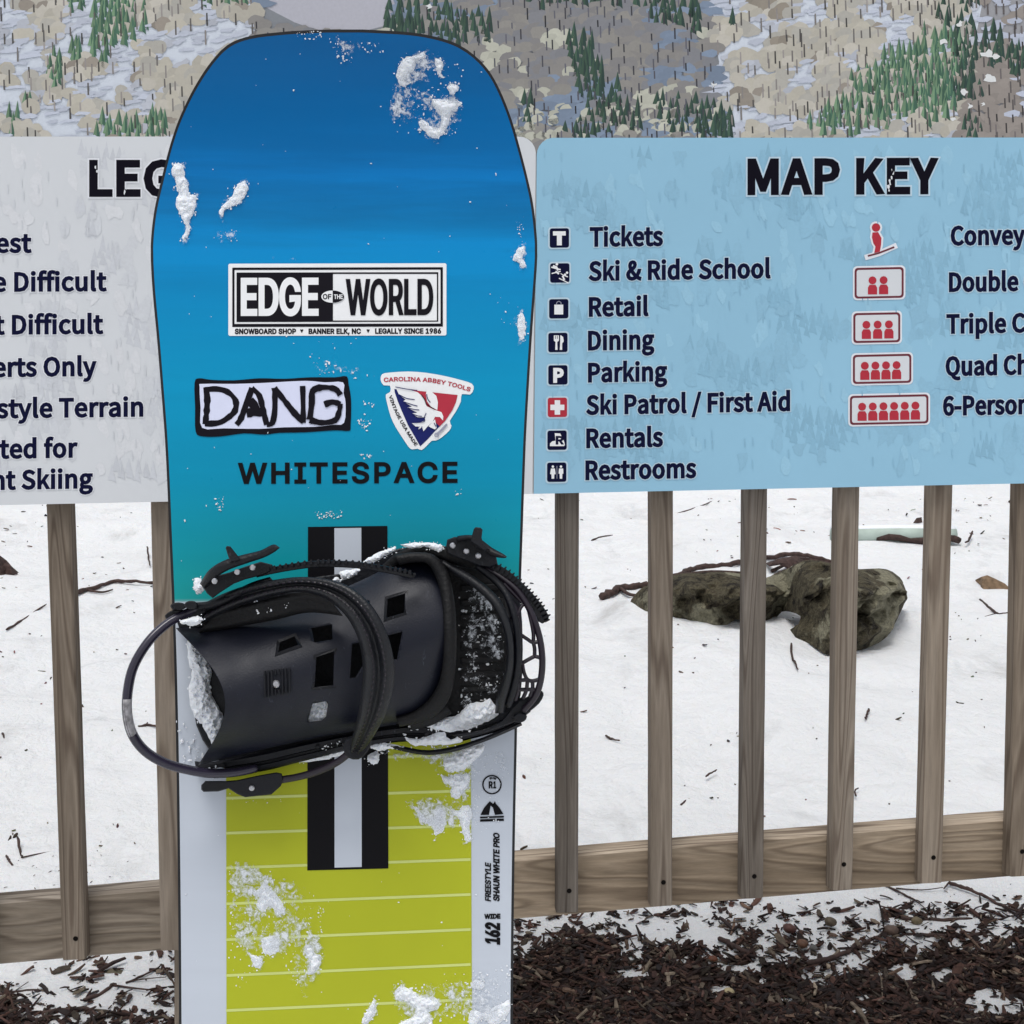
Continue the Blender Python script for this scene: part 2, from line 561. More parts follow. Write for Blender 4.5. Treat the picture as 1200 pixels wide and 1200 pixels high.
GL['I'][','] = [188,[38,-119,68,71,137,71,84,-119]]
GL['I']['.'] = [188,[95,-4,83,-3,73,1,63,9,55,18,51,29,50,41,51,53,55,64,63,73,73,81,83,85,95,87,107,85,118,81,128,73,135,64,140,53,141,41,140,29,135,18,128,9,118,1,107,-3]]
GL['I']['0'] = [453,[227,-7,191,-3,158,7,130,24,105,48,85,77,69,113,57,155,50,202,48,254,50,306,57,353,69,395,85,431,106,461,130,484,159,502,191,512,227,516,262,512,295,502,323,484,348,461,368,431,384,395,396,353,403,306,405,254,403,202,396,155,384,113,368,77,348,48,323,24,295,7,263,-3],[227,50,250,52,271,60,290,74,306,92,320,116,330,144,338,176,342,213,344,254,342,295,338,332,330,365,320,393,306,416,290,435,271,449,250,457,227,460,203,457,182,449,163,435,147,416,134,393,123,365,115,332,111,295,109,254,111,213,115,176,123,144,134,116,147,92,163,74,182,60,203,52]]
GL['I']['1'] = [453,[76,0,76,55,391,55,391,0],[276,509,276,0,212,0,212,448,209,448,86,358,86,427,198,509]]
GL['I']['2'] = [453,[64,0,64,47,234,229,252,248,268,266,282,282,294,298,303,312,311,327,316,341,319,356,320,371,319,389,315,405,308,419,298,431,287,441,273,449,258,455,241,458,224,460,205,458,188,454,172,447,159,438,148,427,139,413,132,398,128,381,127,362,66,362,68,391,75,418,86,442,102,464,121,482,143,496,168,507,196,513,225,516,254,513,281,507,306,497,328,482,346,465,361,445,372,423,379,398,381,372,380,354,377,336,371,318,363,299,351,280,336,259,317,235,294,209,267,180,153,60,153,57,389,57,389,0]]
GL['I']['6'] = [453,[226,-7,196,-4,168,3,142,15,119,31,100,51,84,74,73,101,66,130,64,162,65,187,71,212,80,239,93,268,112,302,137,340,252,509,322,509,151,261,145,261,151,270,157,279,165,288,174,295,184,302,196,307,208,311,221,313,235,314,265,312,291,305,316,295,337,280,355,262,370,240,380,215,387,187,389,157,387,127,379,98,368,73,352,50,333,30,310,14,284,3,257,-4],[226,48,245,50,263,55,279,63,293,73,304,86,314,101,322,119,326,137,327,157,326,178,322,196,314,213,304,228,293,241,279,251,263,259,245,264,226,265,207,264,190,259,174,252,160,241,148,229,138,214,131,197,126,179,125,158,126,138,131,119,138,102,148,86,160,73,174,63,190,55,207,50]]
GL['I']['7'] = [453,[97,0,323,448,323,452,62,452,62,509,391,509,391,449,165,0]]
GL['I']['8'] = [453,[226,-7,193,-5,163,1,136,11,111,25,91,42,74,62,62,84,54,109,52,135,53,156,58,176,65,195,75,212,87,228,101,241,117,252,134,260,153,265,153,267,129,276,109,289,93,308,80,330,73,354,70,380,73,405,79,429,90,450,106,469,124,485,146,498,170,508,197,514,226,516,255,514,282,508,306,498,328,485,346,469,361,450,373,429,379,405,382,380,379,354,372,330,359,308,343,289,323,276,300,267,300,265,319,260,335,252,351,241,365,228,377,212,387,195,395,176,399,156,401,135,398,109,391,84,378,62,362,42,341,25,317,11,289,1,259,-5],[226,49,248,50,267,54,285,60,300,69,313,79,323,91,331,106,335,121,337,139,335,157,330,173,322,189,312,202,298,213,283,223,265,230,247,234,226,235,206,234,187,230,169,223,154,213,140,202,130,189,122,173,117,157,115,139,117,121,121,106,129,91,139,79,152,69,167,60,185,54,205,50],[226,290,244,291,260,294,274,300,287,308,298,318,307,330,314,344,318,359,319,376,318,392,314,407,308,420,299,432,288,442,275,449,260,455,244,459,226,460,208,459,192,455,177,449,164,442,153,432,145,420,138,407,134,392,133,376,134,359,138,344,145,330,154,318,165,308,178,300,193,294,209,291]]
GL['I']['9'] = [453,[226,516,256,513,285,506,310,494,333,478,352,458,368,434,380,408,387,378,389,347,387,322,382,296,373,270,359,240,340,207,315,168,200,0,130,0,301,248,307,248,302,238,295,229,287,221,278,214,268,207,257,202,245,198,232,195,218,195,188,197,161,203,137,214,116,229,98,247,83,269,72,294,66,321,64,352,66,382,73,411,85,436,101,459,120,479,143,494,168,506,196,513],[226,460,207,459,190,454,174,446,160,435,148,423,138,407,131,390,127,372,125,352,127,331,131,313,138,295,148,280,160,268,174,257,190,250,207,245,226,243,245,245,263,249,279,257,293,267,305,280,314,295,322,312,326,330,327,350,326,371,322,390,314,407,305,422,293,435,279,446,263,454,245,459]]
GL['I']['A'] = [480,[16,0,201,509,276,509,463,0,395,0,287,302,280,323,272,346,264,372,255,402,244,438,232,478,245,478,233,437,222,402,213,371,204,345,197,322,191,302,85,0],[110,142,110,199,370,199,370,142]]
GL['I']['B'] = [456,[60,0,60,509,241,509,274,507,304,501,329,491,350,477,367,461,381,442,390,421,396,398,398,374,397,353,393,336,387,320,378,307,368,295,356,286,343,278,329,272,315,267,315,262,331,260,347,254,363,245,378,234,391,220,402,203,411,184,416,161,418,136,416,111,410,88,400,67,386,48,368,31,344,18,317,8,284,2,247,0],[125,57,245,57,281,60,309,67,330,80,344,96,353,115,355,137,354,153,350,169,342,184,333,197,320,209,306,218,289,225,269,229,248,231,125,231],[125,285,238,285,256,287,273,290,288,296,302,304,314,314,323,326,330,340,335,355,336,372,333,393,326,412,313,429,294,442,270,449,240,452,125,452]]
GL['I']['C'] = [510,[267,-7,225,-3,186,7,150,25,119,49,92,79,70,115,53,157,44,203,40,254,44,305,53,352,70,393,92,429,119,459,150,484,186,501,225,512,267,516,293,514,317,511,340,504,362,496,383,485,402,471,419,456,435,438,448,418,459,397,467,373,473,348,408,348,404,365,397,380,389,395,380,407,369,418,357,428,344,437,330,444,315,449,300,453,284,455,267,456,237,453,209,445,184,432,161,414,141,391,125,364,113,332,106,295,103,254,106,213,113,177,125,145,141,117,161,94,184,76,210,63,237,56,267,53,284,54,300,56,315,60,330,65,344,72,357,81,369,90,380,102,389,114,397,128,404,144,408,160,473,160,467,135,459,112,448,91,435,71,420,53,402,38,383,24,363,13,341,5,317,-2,293,-6]]
GL['I']['D'] = [502,[219,0,96,0,96,57,215,57,254,60,288,68,318,81,343,99,363,122,379,149,390,181,397,216,399,255,397,294,390,329,379,361,364,388,344,410,320,428,291,441,258,449,221,452,93,452,93,509,225,509,273,505,315,495,353,478,385,455,412,426,433,391,449,351,458,306,462,255,458,205,449,159,433,119,411,83,384,54,351,31,312,14,268,3],[125,509,125,0,60,0,60,509]]
GL['I']['E'] = [419,[60,0,60,509,372,509,372,452,125,452,125,286,355,286,355,229,125,229,125,57,375,57,375,0]]
GL['I']['F'] = [410,[60,0,60,509,369,509,369,452,125,452,125,278,346,278,346,221,125,221,125,0]]
GL['I']['G'] = [520,[269,-7,225,-3,185,7,149,25,118,49,91,79,69,116,53,157,43,203,40,254,43,305,53,352,69,393,91,429,117,459,149,484,184,501,223,512,265,516,291,514,316,510,340,504,363,494,384,483,403,469,421,453,436,436,449,416,460,395,468,373,474,349,408,349,402,365,395,379,387,393,378,406,368,417,356,427,344,436,330,443,315,448,300,453,283,455,265,456,236,453,209,445,183,432,160,414,141,392,125,364,113,332,106,295,103,254,106,213,113,177,125,145,141,117,161,95,184,76,210,63,238,56,269,53,296,55,322,61,345,71,365,85,382,102,396,123,407,147,413,173,415,202,434,199,283,199,283,256,478,256,478,200,475,160,466,124,451,91,431,62,406,38,377,19,344,5,308,-4]]
GL['I']['H'] = [517,[60,0,60,509,125,509,125,289,392,289,392,509,457,509,457,0,392,0,392,232,125,232,125,0]]
GL['I']['I'] = [301,[31,0,31,57,118,57,118,452,31,452,31,509,269,509,269,452,183,452,183,57,269,57,269,0]]
GL['I']['K'] = [467,[104,145,104,216,116,231,128,246,139,261,151,275,162,289,174,303,187,317,199,331,212,344,364,509,448,509,231,276,228,276],[60,0,60,509,125,509,125,334,124,225,125,193,125,0],[372,0,188,259,228,309,449,0]]
GL['I']['L'] = [393,[60,0,60,509,125,509,125,57,361,57,361,0]]
GL['I']['M'] = [628,[60,0,60,509,152,509,277,187,287,159,299,123,311,84,322,49,307,49,318,83,330,121,342,158,352,187,476,509,568,509,568,0,504,0,504,291,504,327,505,369,506,413,507,457,513,457,508,441,503,425,498,409,482,363,467,322,456,291,342,0,286,0,170,291,159,321,145,361,129,408,112,457,119,457,120,416,121,372,122,328,122,291,122,0]]
GL['I']['N'] = [523,[60,0,60,509,136,509,343,183,349,174,355,163,363,151,371,137,379,122,388,107,396,90,405,73,414,55,405,54,403,72,402,90,401,108,400,126,399,142,399,157,399,195,399,509,463,509,463,0,387,0,202,290,177,331,168,346,159,363,148,381,108,452,119,454,122,384,124,328,125,291,125,0]]
GL['I']['O'] = [533,[267,-7,225,-3,186,7,150,25,119,49,92,79,70,115,53,157,44,203,40,254,44,305,53,352,70,393,92,429,119,459,150,484,186,501,225,512,267,516,309,512,348,501,384,484,415,459,442,429,464,393,480,352,490,305,493,254,490,203,480,157,464,115,442,79,415,49,384,25,348,7,309,-3],[267,53,296,55,324,63,349,76,372,94,392,116,408,144,420,176,428,213,430,254,428,295,420,332,408,365,392,392,372,415,349,433,324,446,296,453,267,456,237,453,210,445,184,433,161,415,142,392,125,364,113,332,106,295,103,254,106,213,113,176,125,144,142,117,161,94,184,76,210,63,237,55]]
GL['I']['P'] = [445,[60,0,60,509,235,509,272,506,305,499,332,487,356,471,375,452,390,430,400,404,407,377,409,348,407,318,400,291,390,265,375,243,356,223,332,207,305,195,272,188,235,186,109,186,109,242,233,242,257,244,279,248,297,256,312,266,324,279,333,294,339,310,343,328,344,348,343,367,339,385,333,402,324,416,312,428,297,439,279,446,257,451,232,452,125,452,125,0]]
GL['I']['Q'] = [533,[245,159,313,159,369,85,384,65,468,-48,401,-48,346,27,331,46],[267,-7,225,-3,186,7,150,25,119,49,92,79,70,115,53,157,44,203,40,254,44,305,53,352,70,393,92,429,119,459,150,484,186,501,225,512,267,516,309,512,348,501,384,484,415,459,442,429,464,393,480,352,490,305,493,254,490,203,480,157,464,115,442,79,415,49,384,25,348,7,309,-3],[267,53,296,55,324,63,349,76,372,94,392,116,408,144,420,176,428,213,430,254,428,295,420,332,408,365,392,392,372,415,349,433,324,446,296,453,267,456,237,453,210,445,184,433,161,415,142,392,125,364,113,332,106,295,103,254,106,213,113,176,125,144,142,117,161,94,184,76,210,63,237,55]]
GL['I']['R'] = [449,[60,0,60,509,236,509,273,506,305,500,333,489,356,473,376,455,390,433,401,408,407,381,409,352,407,323,401,296,390,271,376,250,356,232,333,217,305,206,273,200,236,198,96,198,96,255,234,255,258,256,280,260,298,267,313,276,325,287,334,300,340,316,344,333,345,352,344,371,340,389,334,405,325,419,313,430,298,440,279,446,258,451,233,452,125,452,125,0],[353,0,230,229,303,229,428,0]]
GL['I']['S'] = [447,[224,-9,188,-7,156,-1,128,9,102,23,81,40,64,60,51,83,42,109,38,137,104,137,108,118,114,102,123,88,136,76,150,66,166,59,185,53,204,50,224,49,246,50,267,54,286,60,303,69,317,79,329,92,338,106,344,122,346,139,344,154,340,168,332,179,322,189,310,197,296,205,280,211,263,217,245,222,184,239,145,253,112,269,86,289,67,313,56,341,52,372,54,400,62,425,75,448,92,468,113,484,138,498,165,508,195,514,227,516,259,514,289,508,316,498,340,484,360,468,377,449,390,427,398,403,401,378,337,378,332,402,320,421,302,437,280,449,254,456,225,459,204,457,185,454,167,448,152,440,139,430,129,418,121,405,117,391,115,376,117,359,122,345,131,334,142,324,155,315,169,308,184,302,198,297,212,293,264,279,279,275,295,270,312,264,328,256,344,248,359,238,372,226,384,213,395,198,402,180,407,161,408,139,406,112,399,87,386,64,370,43,349,25,323,11,294,0,261,-7]]
GL['I']['T'] = [449,[32,452,32,509,417,509,417,452,257,452,257,0,193,0,193,452]]
GL['I']['U'] = [517,[259,-8,220,-6,186,2,154,15,126,33,103,55,85,80,71,108,63,140,60,173,60,509,124,509,124,178,126,155,132,133,141,113,153,95,169,80,187,68,208,59,232,53,259,52,285,53,309,59,331,68,349,80,364,95,377,113,385,133,391,155,393,178,393,509,457,509,457,173,454,140,446,108,433,80,414,55,391,33,363,15,332,2,297,-6]]
GL['I']['V'] = [480,[204,0,16,509,84,509,192,206,199,187,207,164,215,137,225,106,236,71,248,31,235,31,247,71,257,107,267,138,276,165,283,187,290,206,395,509,463,509,278,0]]
GL['I']['W'] = [686,[155,0,16,509,82,509,163,196,167,179,172,162,175,145,187,94,190,76,194,58,197,40,189,40,193,58,196,76,200,94,203,111,207,128,211,145,224,196,306,509,380,509,462,196,466,179,470,162,474,145,486,94,490,76,494,58,497,40,488,40,492,58,495,76,499,94,503,111,506,128,510,145,523,196,603,509,670,509,530,0,455,0,368,323,362,345,357,368,351,391,346,417,341,445,336,475,350,475,345,446,340,420,335,395,330,371,324,347,318,323,230,0]]
GL['I']['X'] = [474,[18,0,217,284,217,236,29,509,104,509,178,400,188,386,196,373,204,361,211,350,217,340,223,329,230,318,236,305,243,292,232,292,252,329,258,339,265,350,272,361,298,400,374,509,446,509,259,239,259,287,456,0,382,0,292,129,268,165,262,175,256,185,250,195,244,206,237,218,230,231,244,231,238,219,231,207,225,196,219,186,213,176,206,166,182,129,91,0]]
GL['I']['Y'] = [472,[203,0,203,208,16,509,91,509,192,344,203,327,213,309,222,292,231,274,240,254,250,230,224,230,233,254,242,275,251,293,260,310,270,327,280,344,381,509,455,509,268,208,268,0]]
GL['I']['Z'] = [438,[42,0,42,46,273,385,284,400,295,415,306,431,318,446,329,461,341,476,348,454,327,453,306,453,285,452,265,452,244,452,223,452,40,452,40,509,397,509,397,462,169,129,157,113,146,97,134,81,97,33,90,54,111,55,131,56,152,57,173,57,193,57,214,57,399,57,399,0]]
GL['I'][' '] = [187]
GL['I']['_cap'] = [509]

CAPH = {k: g['_cap'][0] for k, g in GL.items()}


def text_polys(font, s, x0, x1, yb, cap, slope=0.0, bold=0.0, ital=0.0, track=0):
    """outlines of a word from x0 to x1 on a baseline at yb, capitals cap pixels high"""
    g = GL[font]
    P = []
    x = 0
    len_ch = 0
    for ch in s:
        q = g[ch]
        for sp in q[1:]:
            P.append((len_ch, [(x + sp[i], sp[i + 1]) for i in range(0, len(sp), 2)]))
        len_ch += 1
        x += q[0] + track
    own = [k for k, q in P]
    P = [q for k, q in P]
    lo = min(p[0] for q in P for p in q); hi = max(p[0] for q in P for p in q)
    sy = cap / CAPH[font]
    sx = (x1 - x0) / (hi - lo)
    out = []
    for q in P:
        # font outlines are clockwise for solid shapes once y points down
        pp = [((p[0] - lo) * sx, -p[1] * sy) for p in q]
        if cap > 12:
            kept = [pp[0]]
            for p in pp[1:]:
                if math.hypot(p[0] - kept[-1][0], p[1] - kept[-1][1]) > .55: kept.append(p)
            if len(kept) > 4: pp = kept
        out.append(pp)
    # find the orientation of the outermost outline
    big = max(out, key=lambda q: abs(area(q)))
    sgn = 1 if area(big) > 0 else -1
    res = Glyphs([] for _ in s)
    for k, q in zip(own, out):
        q2 = offset_poly(q, bold * sgn, 1.5) if bold else q
        res[k].append([(x0 + a - b * ital, yb + b + slope * a) for a, b in q2])
    return res


def area(q):
    return sum(q[i][0] * q[(i + 1) % len(q)][1] - q[(i + 1) % len(q)][0] * q[i][1] for i in range(len(q))) / 2


def rot_text(polys, cx, cy, ang):
    c, s = math.cos(ang), math.sin(ang)
    if isinstance(polys, Glyphs): return Glyphs([[(cx + x * c - y * s, cy + x * s + y * c) for x, y in q] for q in L] for L in polys)
    return [[(cx + x * c - y * s, cy + x * s + y * c) for x, y in q] for q in polys]


def path_text(font, s, path, cap, bold, wfac=1.0):
    """capitals along a traced line"""
    L = [0]
    for a, b in zip(path, path[1:]): L.append(L[-1] + math.hypot(b[0] - a[0], b[1] - a[1]))
    g = GL[font]
    tot = sum(g[c][0] for c in s)
    sc_ = L[-1] / tot
    sy = cap / CAPH[font]
    x = 0
    out = Glyphs()
    for ch in s:
        q = g[ch]
        mid = (x + q[0] / 2) * sc_
        k = max(i for i in range(len(L) - 1) if L[i] <= mid)
        t = (mid - L[k]) / (L[k + 1] - L[k])
        a, b = path[k], path[k + 1]
        cx, cy = a[0] + (b[0] - a[0]) * t, a[1] + (b[1] - a[1]) * t
        an = math.atan2(b[1] - a[1], b[0] - a[0])
        pol = []
        for sp in q[1:]:
            pp = [((sp[i] - q[0] / 2) * sc_ * wfac, -sp[i + 1] * sy) for i in range(0, len(sp), 2)]
            pol.append(pp)
        if pol:
            sg = 1 if area(max(pol, key=lambda z: abs(area(z)))) > 0 else -1
            pol = [offset_poly(z, bold * sg) for z in pol]
            out.append(rot_text(pol, cx, cy, an))
        x += q[0]
    return out

# ------------------------------------------------------------------ materials
def lin(r, g, b):
    return tuple((c / 255 / 12.92 if c / 255 <= .04045 else ((c / 255 + .055) / 1.055) ** 2.4) for c in (r, g, b))


def material(name, rough=.6, spec=.5):
    m = bpy.data.materials.new(name)
    m.use_nodes = True
    b = m.node_tree.nodes['Principled BSDF']
    b.inputs['Roughness'].default_value = rough
    b.inputs['Specular IOR Level'].default_value = spec
    return m, m.node_tree.nodes, m.node_tree.links, b


def ramp(n, l, src, stops):
    r = n.new('ShaderNodeValToRGB')
    e = r.color_ramp.elements
    while len(e) < len(stops): e.new(.5)
    for i, (p, c) in enumerate(stops):
        e[i].position = p
        e[i].color = (*c, 1)
    l.new(src, r.inputs[0])
    return r


def noise_tex(n, l, scale, vec=None, detail=4, rough=.5, dist=0):
    t = n.new('ShaderNodeTexNoise')
    t.inputs['Scale'].default_value = scale
    t.inputs['Detail'].default_value = detail
    t.inputs['Roughness'].default_value = rough
    t.inputs['Distortion'].default_value = dist
    if vec is not None: l.new(vec, t.inputs['Vector'])
    return t


def simple(name, col, rough=.6, var=.12, vscale=30, bump=0, bscale=200, spec=.5, metal=0, coat=0, sss=0):
    m, n, l, b = material(name, rough, spec)
    tc = n.new('ShaderNodeTexCoord')
    t = noise_tex(n, l, vscale, tc.outputs['Object'])
    r = ramp(n, l, t.outputs['Fac'], [(.3, tuple(c * (1 - var) for c in col)), (.7, tuple(min(1, c * (1 + var)) for c in col))])
    l.new(r.outputs[0], b.inputs['Base Color'])
    b.inputs['Metallic'].default_value = metal
    b.inputs['Coat Weight'].default_value = coat
    if sss:
        b.inputs['Subsurface Weight'].default_value = sss
        b.inputs['Subsurface Radius'].default_value = (.01, .012, .015)
    if bump:
        t2 = noise_tex(n, l, bscale, tc.outputs['Object'], 6)
        bp = n.new('ShaderNodeBump')
        bp.inputs['Strength'].default_value = bump
        bp.inputs['Distance'].default_value = .002
        l.new(t2.outputs['Fac'], bp.inputs['Height'])
        l.new(bp.outputs[0], b.inputs['Normal'])
    return m


def wood_mat(name, axis, light, mid, dark):
    """weathered softwood, long grain along one axis with cathedral figure"""
    m, n, l, b = material(name, .85, .25)
    tc = n.new('ShaderNodeTexCoord')
    oi = n.new('ShaderNodeObjectInfo')
    mp = n.new('ShaderNodeMapping')
    mp.inputs['Scale'].default_value = (26, 26, 1.5) if axis == 'z' else (1.3, 26, 26)
    l.new(tc.outputs['Object'], mp.inputs['Vector'])
    mul = n.new('ShaderNodeMath'); mul.operation = 'MULTIPLY'; mul.inputs[1].default_value = 57.0
    l.new(oi.outputs['Random'], mul.inputs[0])
    add = n.new('ShaderNodeVectorMath'); add.operation = 'ADD'
    cmb = n.new('ShaderNodeCombineXYZ')
    for i in range(3): l.new(mul.outputs[0], cmb.inputs[i])
    l.new(mp.outputs[0], add.inputs[0]); l.new(cmb.outputs[0], add.inputs[1])
    base = noise_tex(n, l, .75, add.outputs[0], 2, .4, .35)
    k = n.new('ShaderNodeMath'); k.operation = 'MULTIPLY'; k.inputs[1].default_value = 62 if axis == 'z' else 48
    l.new(base.outputs['Fac'], k.inputs[0])
    s = n.new('ShaderNodeMath'); s.operation = 'SINE'
    l.new(k.outputs[0], s.inputs[0])
    rg = ramp(n, l, s.outputs[0], [(0.0, mid), (.45, light), (.8, mid), (1.0, dark)])
    mr = n.new('ShaderNodeMapRange'); mr.inputs[1].default_value = -1; mr.inputs[2].default_value = 1
    l.new(s.outputs[0], mr.inputs[0]); l.new(mr.outputs[0], rg.inputs[0])
    # stains and fine fibres
    st = noise_tex(n, l, .35, add.outputs[0], 3, .6)
    rs = ramp(n, l, st.outputs['Fac'], [(.36, (.55, .52, .49)), (.5, (.92, .9, .88)), (.62, (1.12, 1.12, 1.12))])
    mx = n.new('ShaderNodeMix'); mx.data_type = 'RGBA'; mx.blend_type = 'MULTIPLY'; mx.inputs[0].default_value = .85
    l.new(rg.outputs[0], mx.inputs[6]); l.new(rs.outputs[0], mx.inputs[7])
    fb = noise_tex(n, l, 9, add.outputs[0], 3, .7)
    rf = ramp(n, l, fb.outputs['Fac'], [(.3, (.78, .78, .78)), (.7, (1.15, 1.15, 1.15))])
    mx2 = n.new('ShaderNodeMix'); mx2.data_type = 'RGBA'; mx2.blend_type = 'MULTIPLY'; mx2.inputs[0].default_value = .8
    l.new(mx.outputs[2], mx2.inputs[6]); l.new(rf.outputs[0], mx2.inputs[7])
    # knots
    mk_ = n.new('ShaderNodeMapping'); mk_.inputs['Scale'].default_value = (3.2, .4, 2.2)
    l.new(tc.outputs['Object'], mk_.inputs['Vector'])
    wob_ = n.new('ShaderNodeVectorMath'); wob_.operation = 'ADD'
    l.new(mk_.outputs[0], wob_.inputs[0]); l.new(cmb.outputs[0], wob_.inputs[1])
    vo = n.new('ShaderNodeTexVoronoi'); vo.inputs['Scale'].default_value = 1.6
    l.new(wob_.outputs[0], vo.inputs['Vector'])
    rk = ramp(n, l, vo.outputs['Distance'], [(.035, (.30, .24, .20)), (.06, (.62, .56, .5)), (.085, (1, 1, 1))])
    mxk = n.new('ShaderNodeMix'); mxk.data_type = 'RGBA'; mxk.blend_type = 'MULTIPLY'; mxk.inputs[0].default_value = 1
    l.new(mx2.outputs[2], mxk.inputs[6]); l.new(rk.outputs[0], mxk.inputs[7])
    mx2 = mxk
    # each board its own tone
    ro = ramp(n, l, oi.outputs['Random'], [(0, (.80, .83, .88)), (.5, (1, .98, .96)), (1, (1.22, 1.15, 1.06))])
    mx3 = n.new('ShaderNodeMix'); mx3.data_type = 'RGBA'; mx3.blend_type = 'MULTIPLY'; mx3.inputs[0].default_value = 1
    l.new(mx2.outputs[2], mx3.inputs[6]); l.new(ro.outputs[0], mx3.inputs[7])
    l.new(mx3.outputs[2], b.inputs['Base Color'])
    bp = n.new('ShaderNodeBump'); bp.inputs['Strength'].default_value = .5; bp.inputs['Distance'].default_value = .001
    l.new(fb.outputs['Fac'], bp.inputs['Height'])
    bp2 = n.new('ShaderNodeBump'); bp2.inputs['Strength'].default_value = .35; bp2.inputs['Distance'].default_value = .0012
    l.new(s.outputs[0], bp2.inputs['Height']); l.new(bp.outputs[0], bp2.inputs['Normal'])
    l.new(bp2.outputs[0], b.inputs['Normal'])
    return m


def attr_mat(name, rough=.5, var=.06, spec=.4, vscale=300):
    """printed colours come from the face colours of the print itself"""
    m, n, l, b = material(name, rough, spec)
    a = n.new('ShaderNodeAttribute'); a.attribute_name = 'Col'
    tc = n.new('ShaderNodeTexCoord')
    t = noise_tex(n, l, vscale, tc.outputs['Object'], 3)
    r = ramp(n, l, t.outputs['Fac'], [(.3, (1 - var,) * 3), (.7, (1 + var,) * 3)])
    mx = n.new('ShaderNodeMix'); mx.data_type = 'RGBA'; mx.blend_type = 'MULTIPLY'; mx.inputs[0].default_value = 1
    l.new(a.outputs['Color'], mx.inputs[6]); l.new(r.outputs[0], mx.inputs[7])
    l.new(mx.outputs[2], b.inputs['Base Color'])
    return m


def snow_mat(name, col, dirt=.0):
    m, n, l, b = material(name, .75, .3)
    tc = n.new('ShaderNodeTexCoord')
    t = noise_tex(n, l, 2.2, tc.outputs['Object'], 8, .6)
    r = ramp(n, l, t.outputs['Fac'], [(.25, tuple(c * (1 - dirt) for c in col)), (.6, col)])
    # old snow: thin grey icy and littered places, with a shape of their own
    mp = n.new('ShaderNodeMapping'); mp.inputs['Scale'].default_value = (1, .55, 1)
    l.new(tc.outputs['Object'], mp.inputs['Vector'])
    tg = noise_tex(n, l, 3.1, mp.outputs[0], 9, .68, .4)
    rg = ramp(n, l, tg.outputs['Fac'], [(.55, (1, 1, 1)), (.63, (.88, .88, .88)), (.72, (.70, .69, .68))])
    mg = n.new('ShaderNodeMix'); mg.data_type = 'RGBA'; mg.blend_type = 'MULTIPLY'; mg.inputs[0].default_value = 1 if dirt else 0
    l.new(r.outputs[0], mg.inputs[6]); l.new(rg.outputs[0], mg.inputs[7])
    l.new(mg.outputs[2], b.inputs['Base Color'])
    b.inputs['Subsurface Weight'].default_value = .25
    b.inputs['Subsurface Radius'].default_value = (.012, .016, .02)
    b.inputs['Subsurface Scale'].default_value = .5
    t2 = noise_tex(n, l, 14, tc.outputs['Object'], 10, .66)
    bp = n.new('ShaderNodeBump'); bp.inputs['Strength'].default_value = 1.0; bp.inputs['Distance'].default_value = .035
    l.new(t2.outputs['Fac'], bp.inputs['Height']); l.new(bp.outputs[0], b.inputs['Normal'])
    return m


M = {}
M['snow'] = snow_mat('snow', (.87, .88, .90), .05)
M['flake'] = simple('snow_flakes', (.84, .87, .92), .7, .05, 200, .4, 600, .3, sss=.3)
M['picket'] = wood_mat('weathered_pine_upright', 'z', lin(138, 129, 119), lin(126, 117, 107), lin(106, 96, 87))
M['rail'] = wood_mat('weathered_pine_lying', 'x', lin(146, 135, 121), lin(136, 125, 111), lin(114, 103, 91))
M['screw'] = simple('shaded_screw_recess', lin(16, 12, 10), .8, .3, 300, spec=.1)
M['steel'] = simple('steel', lin(200, 200, 205), .3, .1, 300, metal=.9)
M['soil'] = simple('dark_soil', lin(44, 33, 29), .95, .5, 60, .8, 120, .15)
M['chips'] = attr_mat('bark_chips', .8, .35, .25, 120)
M['twig'] = simple('wet_twig', lin(66, 50, 46), .7, .45, 60, .6, 200, .3)
M['leaf'] = simple('dead_leaf', lin(118, 98, 78), .8, .35, 40, .4, 120, .2)
M['art'] = attr_mat('map_print', .42, .035, .4, 260)
M['board_blue'] = None
M['black'] = simple('black_nylon', lin(10, 12, 20), .42, .25, 60, .3, 500, .35)
M['shell'] = simple('charcoal_shell', lin(19, 22, 35), .48, .10, 25, .12, 700, .35)
M['rubber'] = simple('black_rubber', lin(9, 9, 12), .6, .2, 80, .5, 300, .35)
M['edge'] = simple('black_sidewall', lin(12, 14, 20), .35, .1, 40)
M['ink'] = simple('navy_ink', lin(13, 16, 50), .55, .06, 100, spec=.08)
M['ink_black'] = simple('black_ink', lin(14, 11, 24), .55, .06, 100, spec=.08)
M['halo'] = simple('pale_blue_outline', lin(192, 215, 230), .5, .03, 100)
M['halo_white'] = simple('white_outline', lin(232, 234, 240), .4, .03, 100)
M['red'] = simple('red_print', lin(180, 34, 54), .4, .06, 100)
M['dark_red'] = simple('dark_red_print', lin(104, 28, 46), .4, .06, 100)
M['panel_blue'] = simple('pale_blue_panel', lin(150, 196, 221), .5, .03, 4, spec=.2)
M['panel_grey'] = simple('pale_grey_panel', lin(216, 219, 223), .5, .03, 4, spec=.2)
M['sign_edge'] = simple('white_composite', lin(205, 205, 205), .5, .05, 30)
M['st_white'] = simple('sticker_white', lin(238, 239, 241), .4, .02, 100, spec=.25)
M['st_lilac'] = simple('sticker_lilac_white', lin(218, 222, 246), .3, .02, 100)
M['st_black'] = simple('sticker_black', lin(18, 15, 24), .5, .06, 100, spec=.12)
M['st_red'] = simple('sticker_red', lin(178, 30, 56), .45, .06, 100)
M['st_navy'] = simple('sticker_navy', lin(26, 34, 98), .45, .06, 100, spec=.15)
M['st_grey'] = simple('sticker_grey', lin(150, 152, 170), .3, .06, 100)
M['b_black'] = simple('board_black_ink', lin(10, 9, 14), .4, .06, 60, spec=.15)
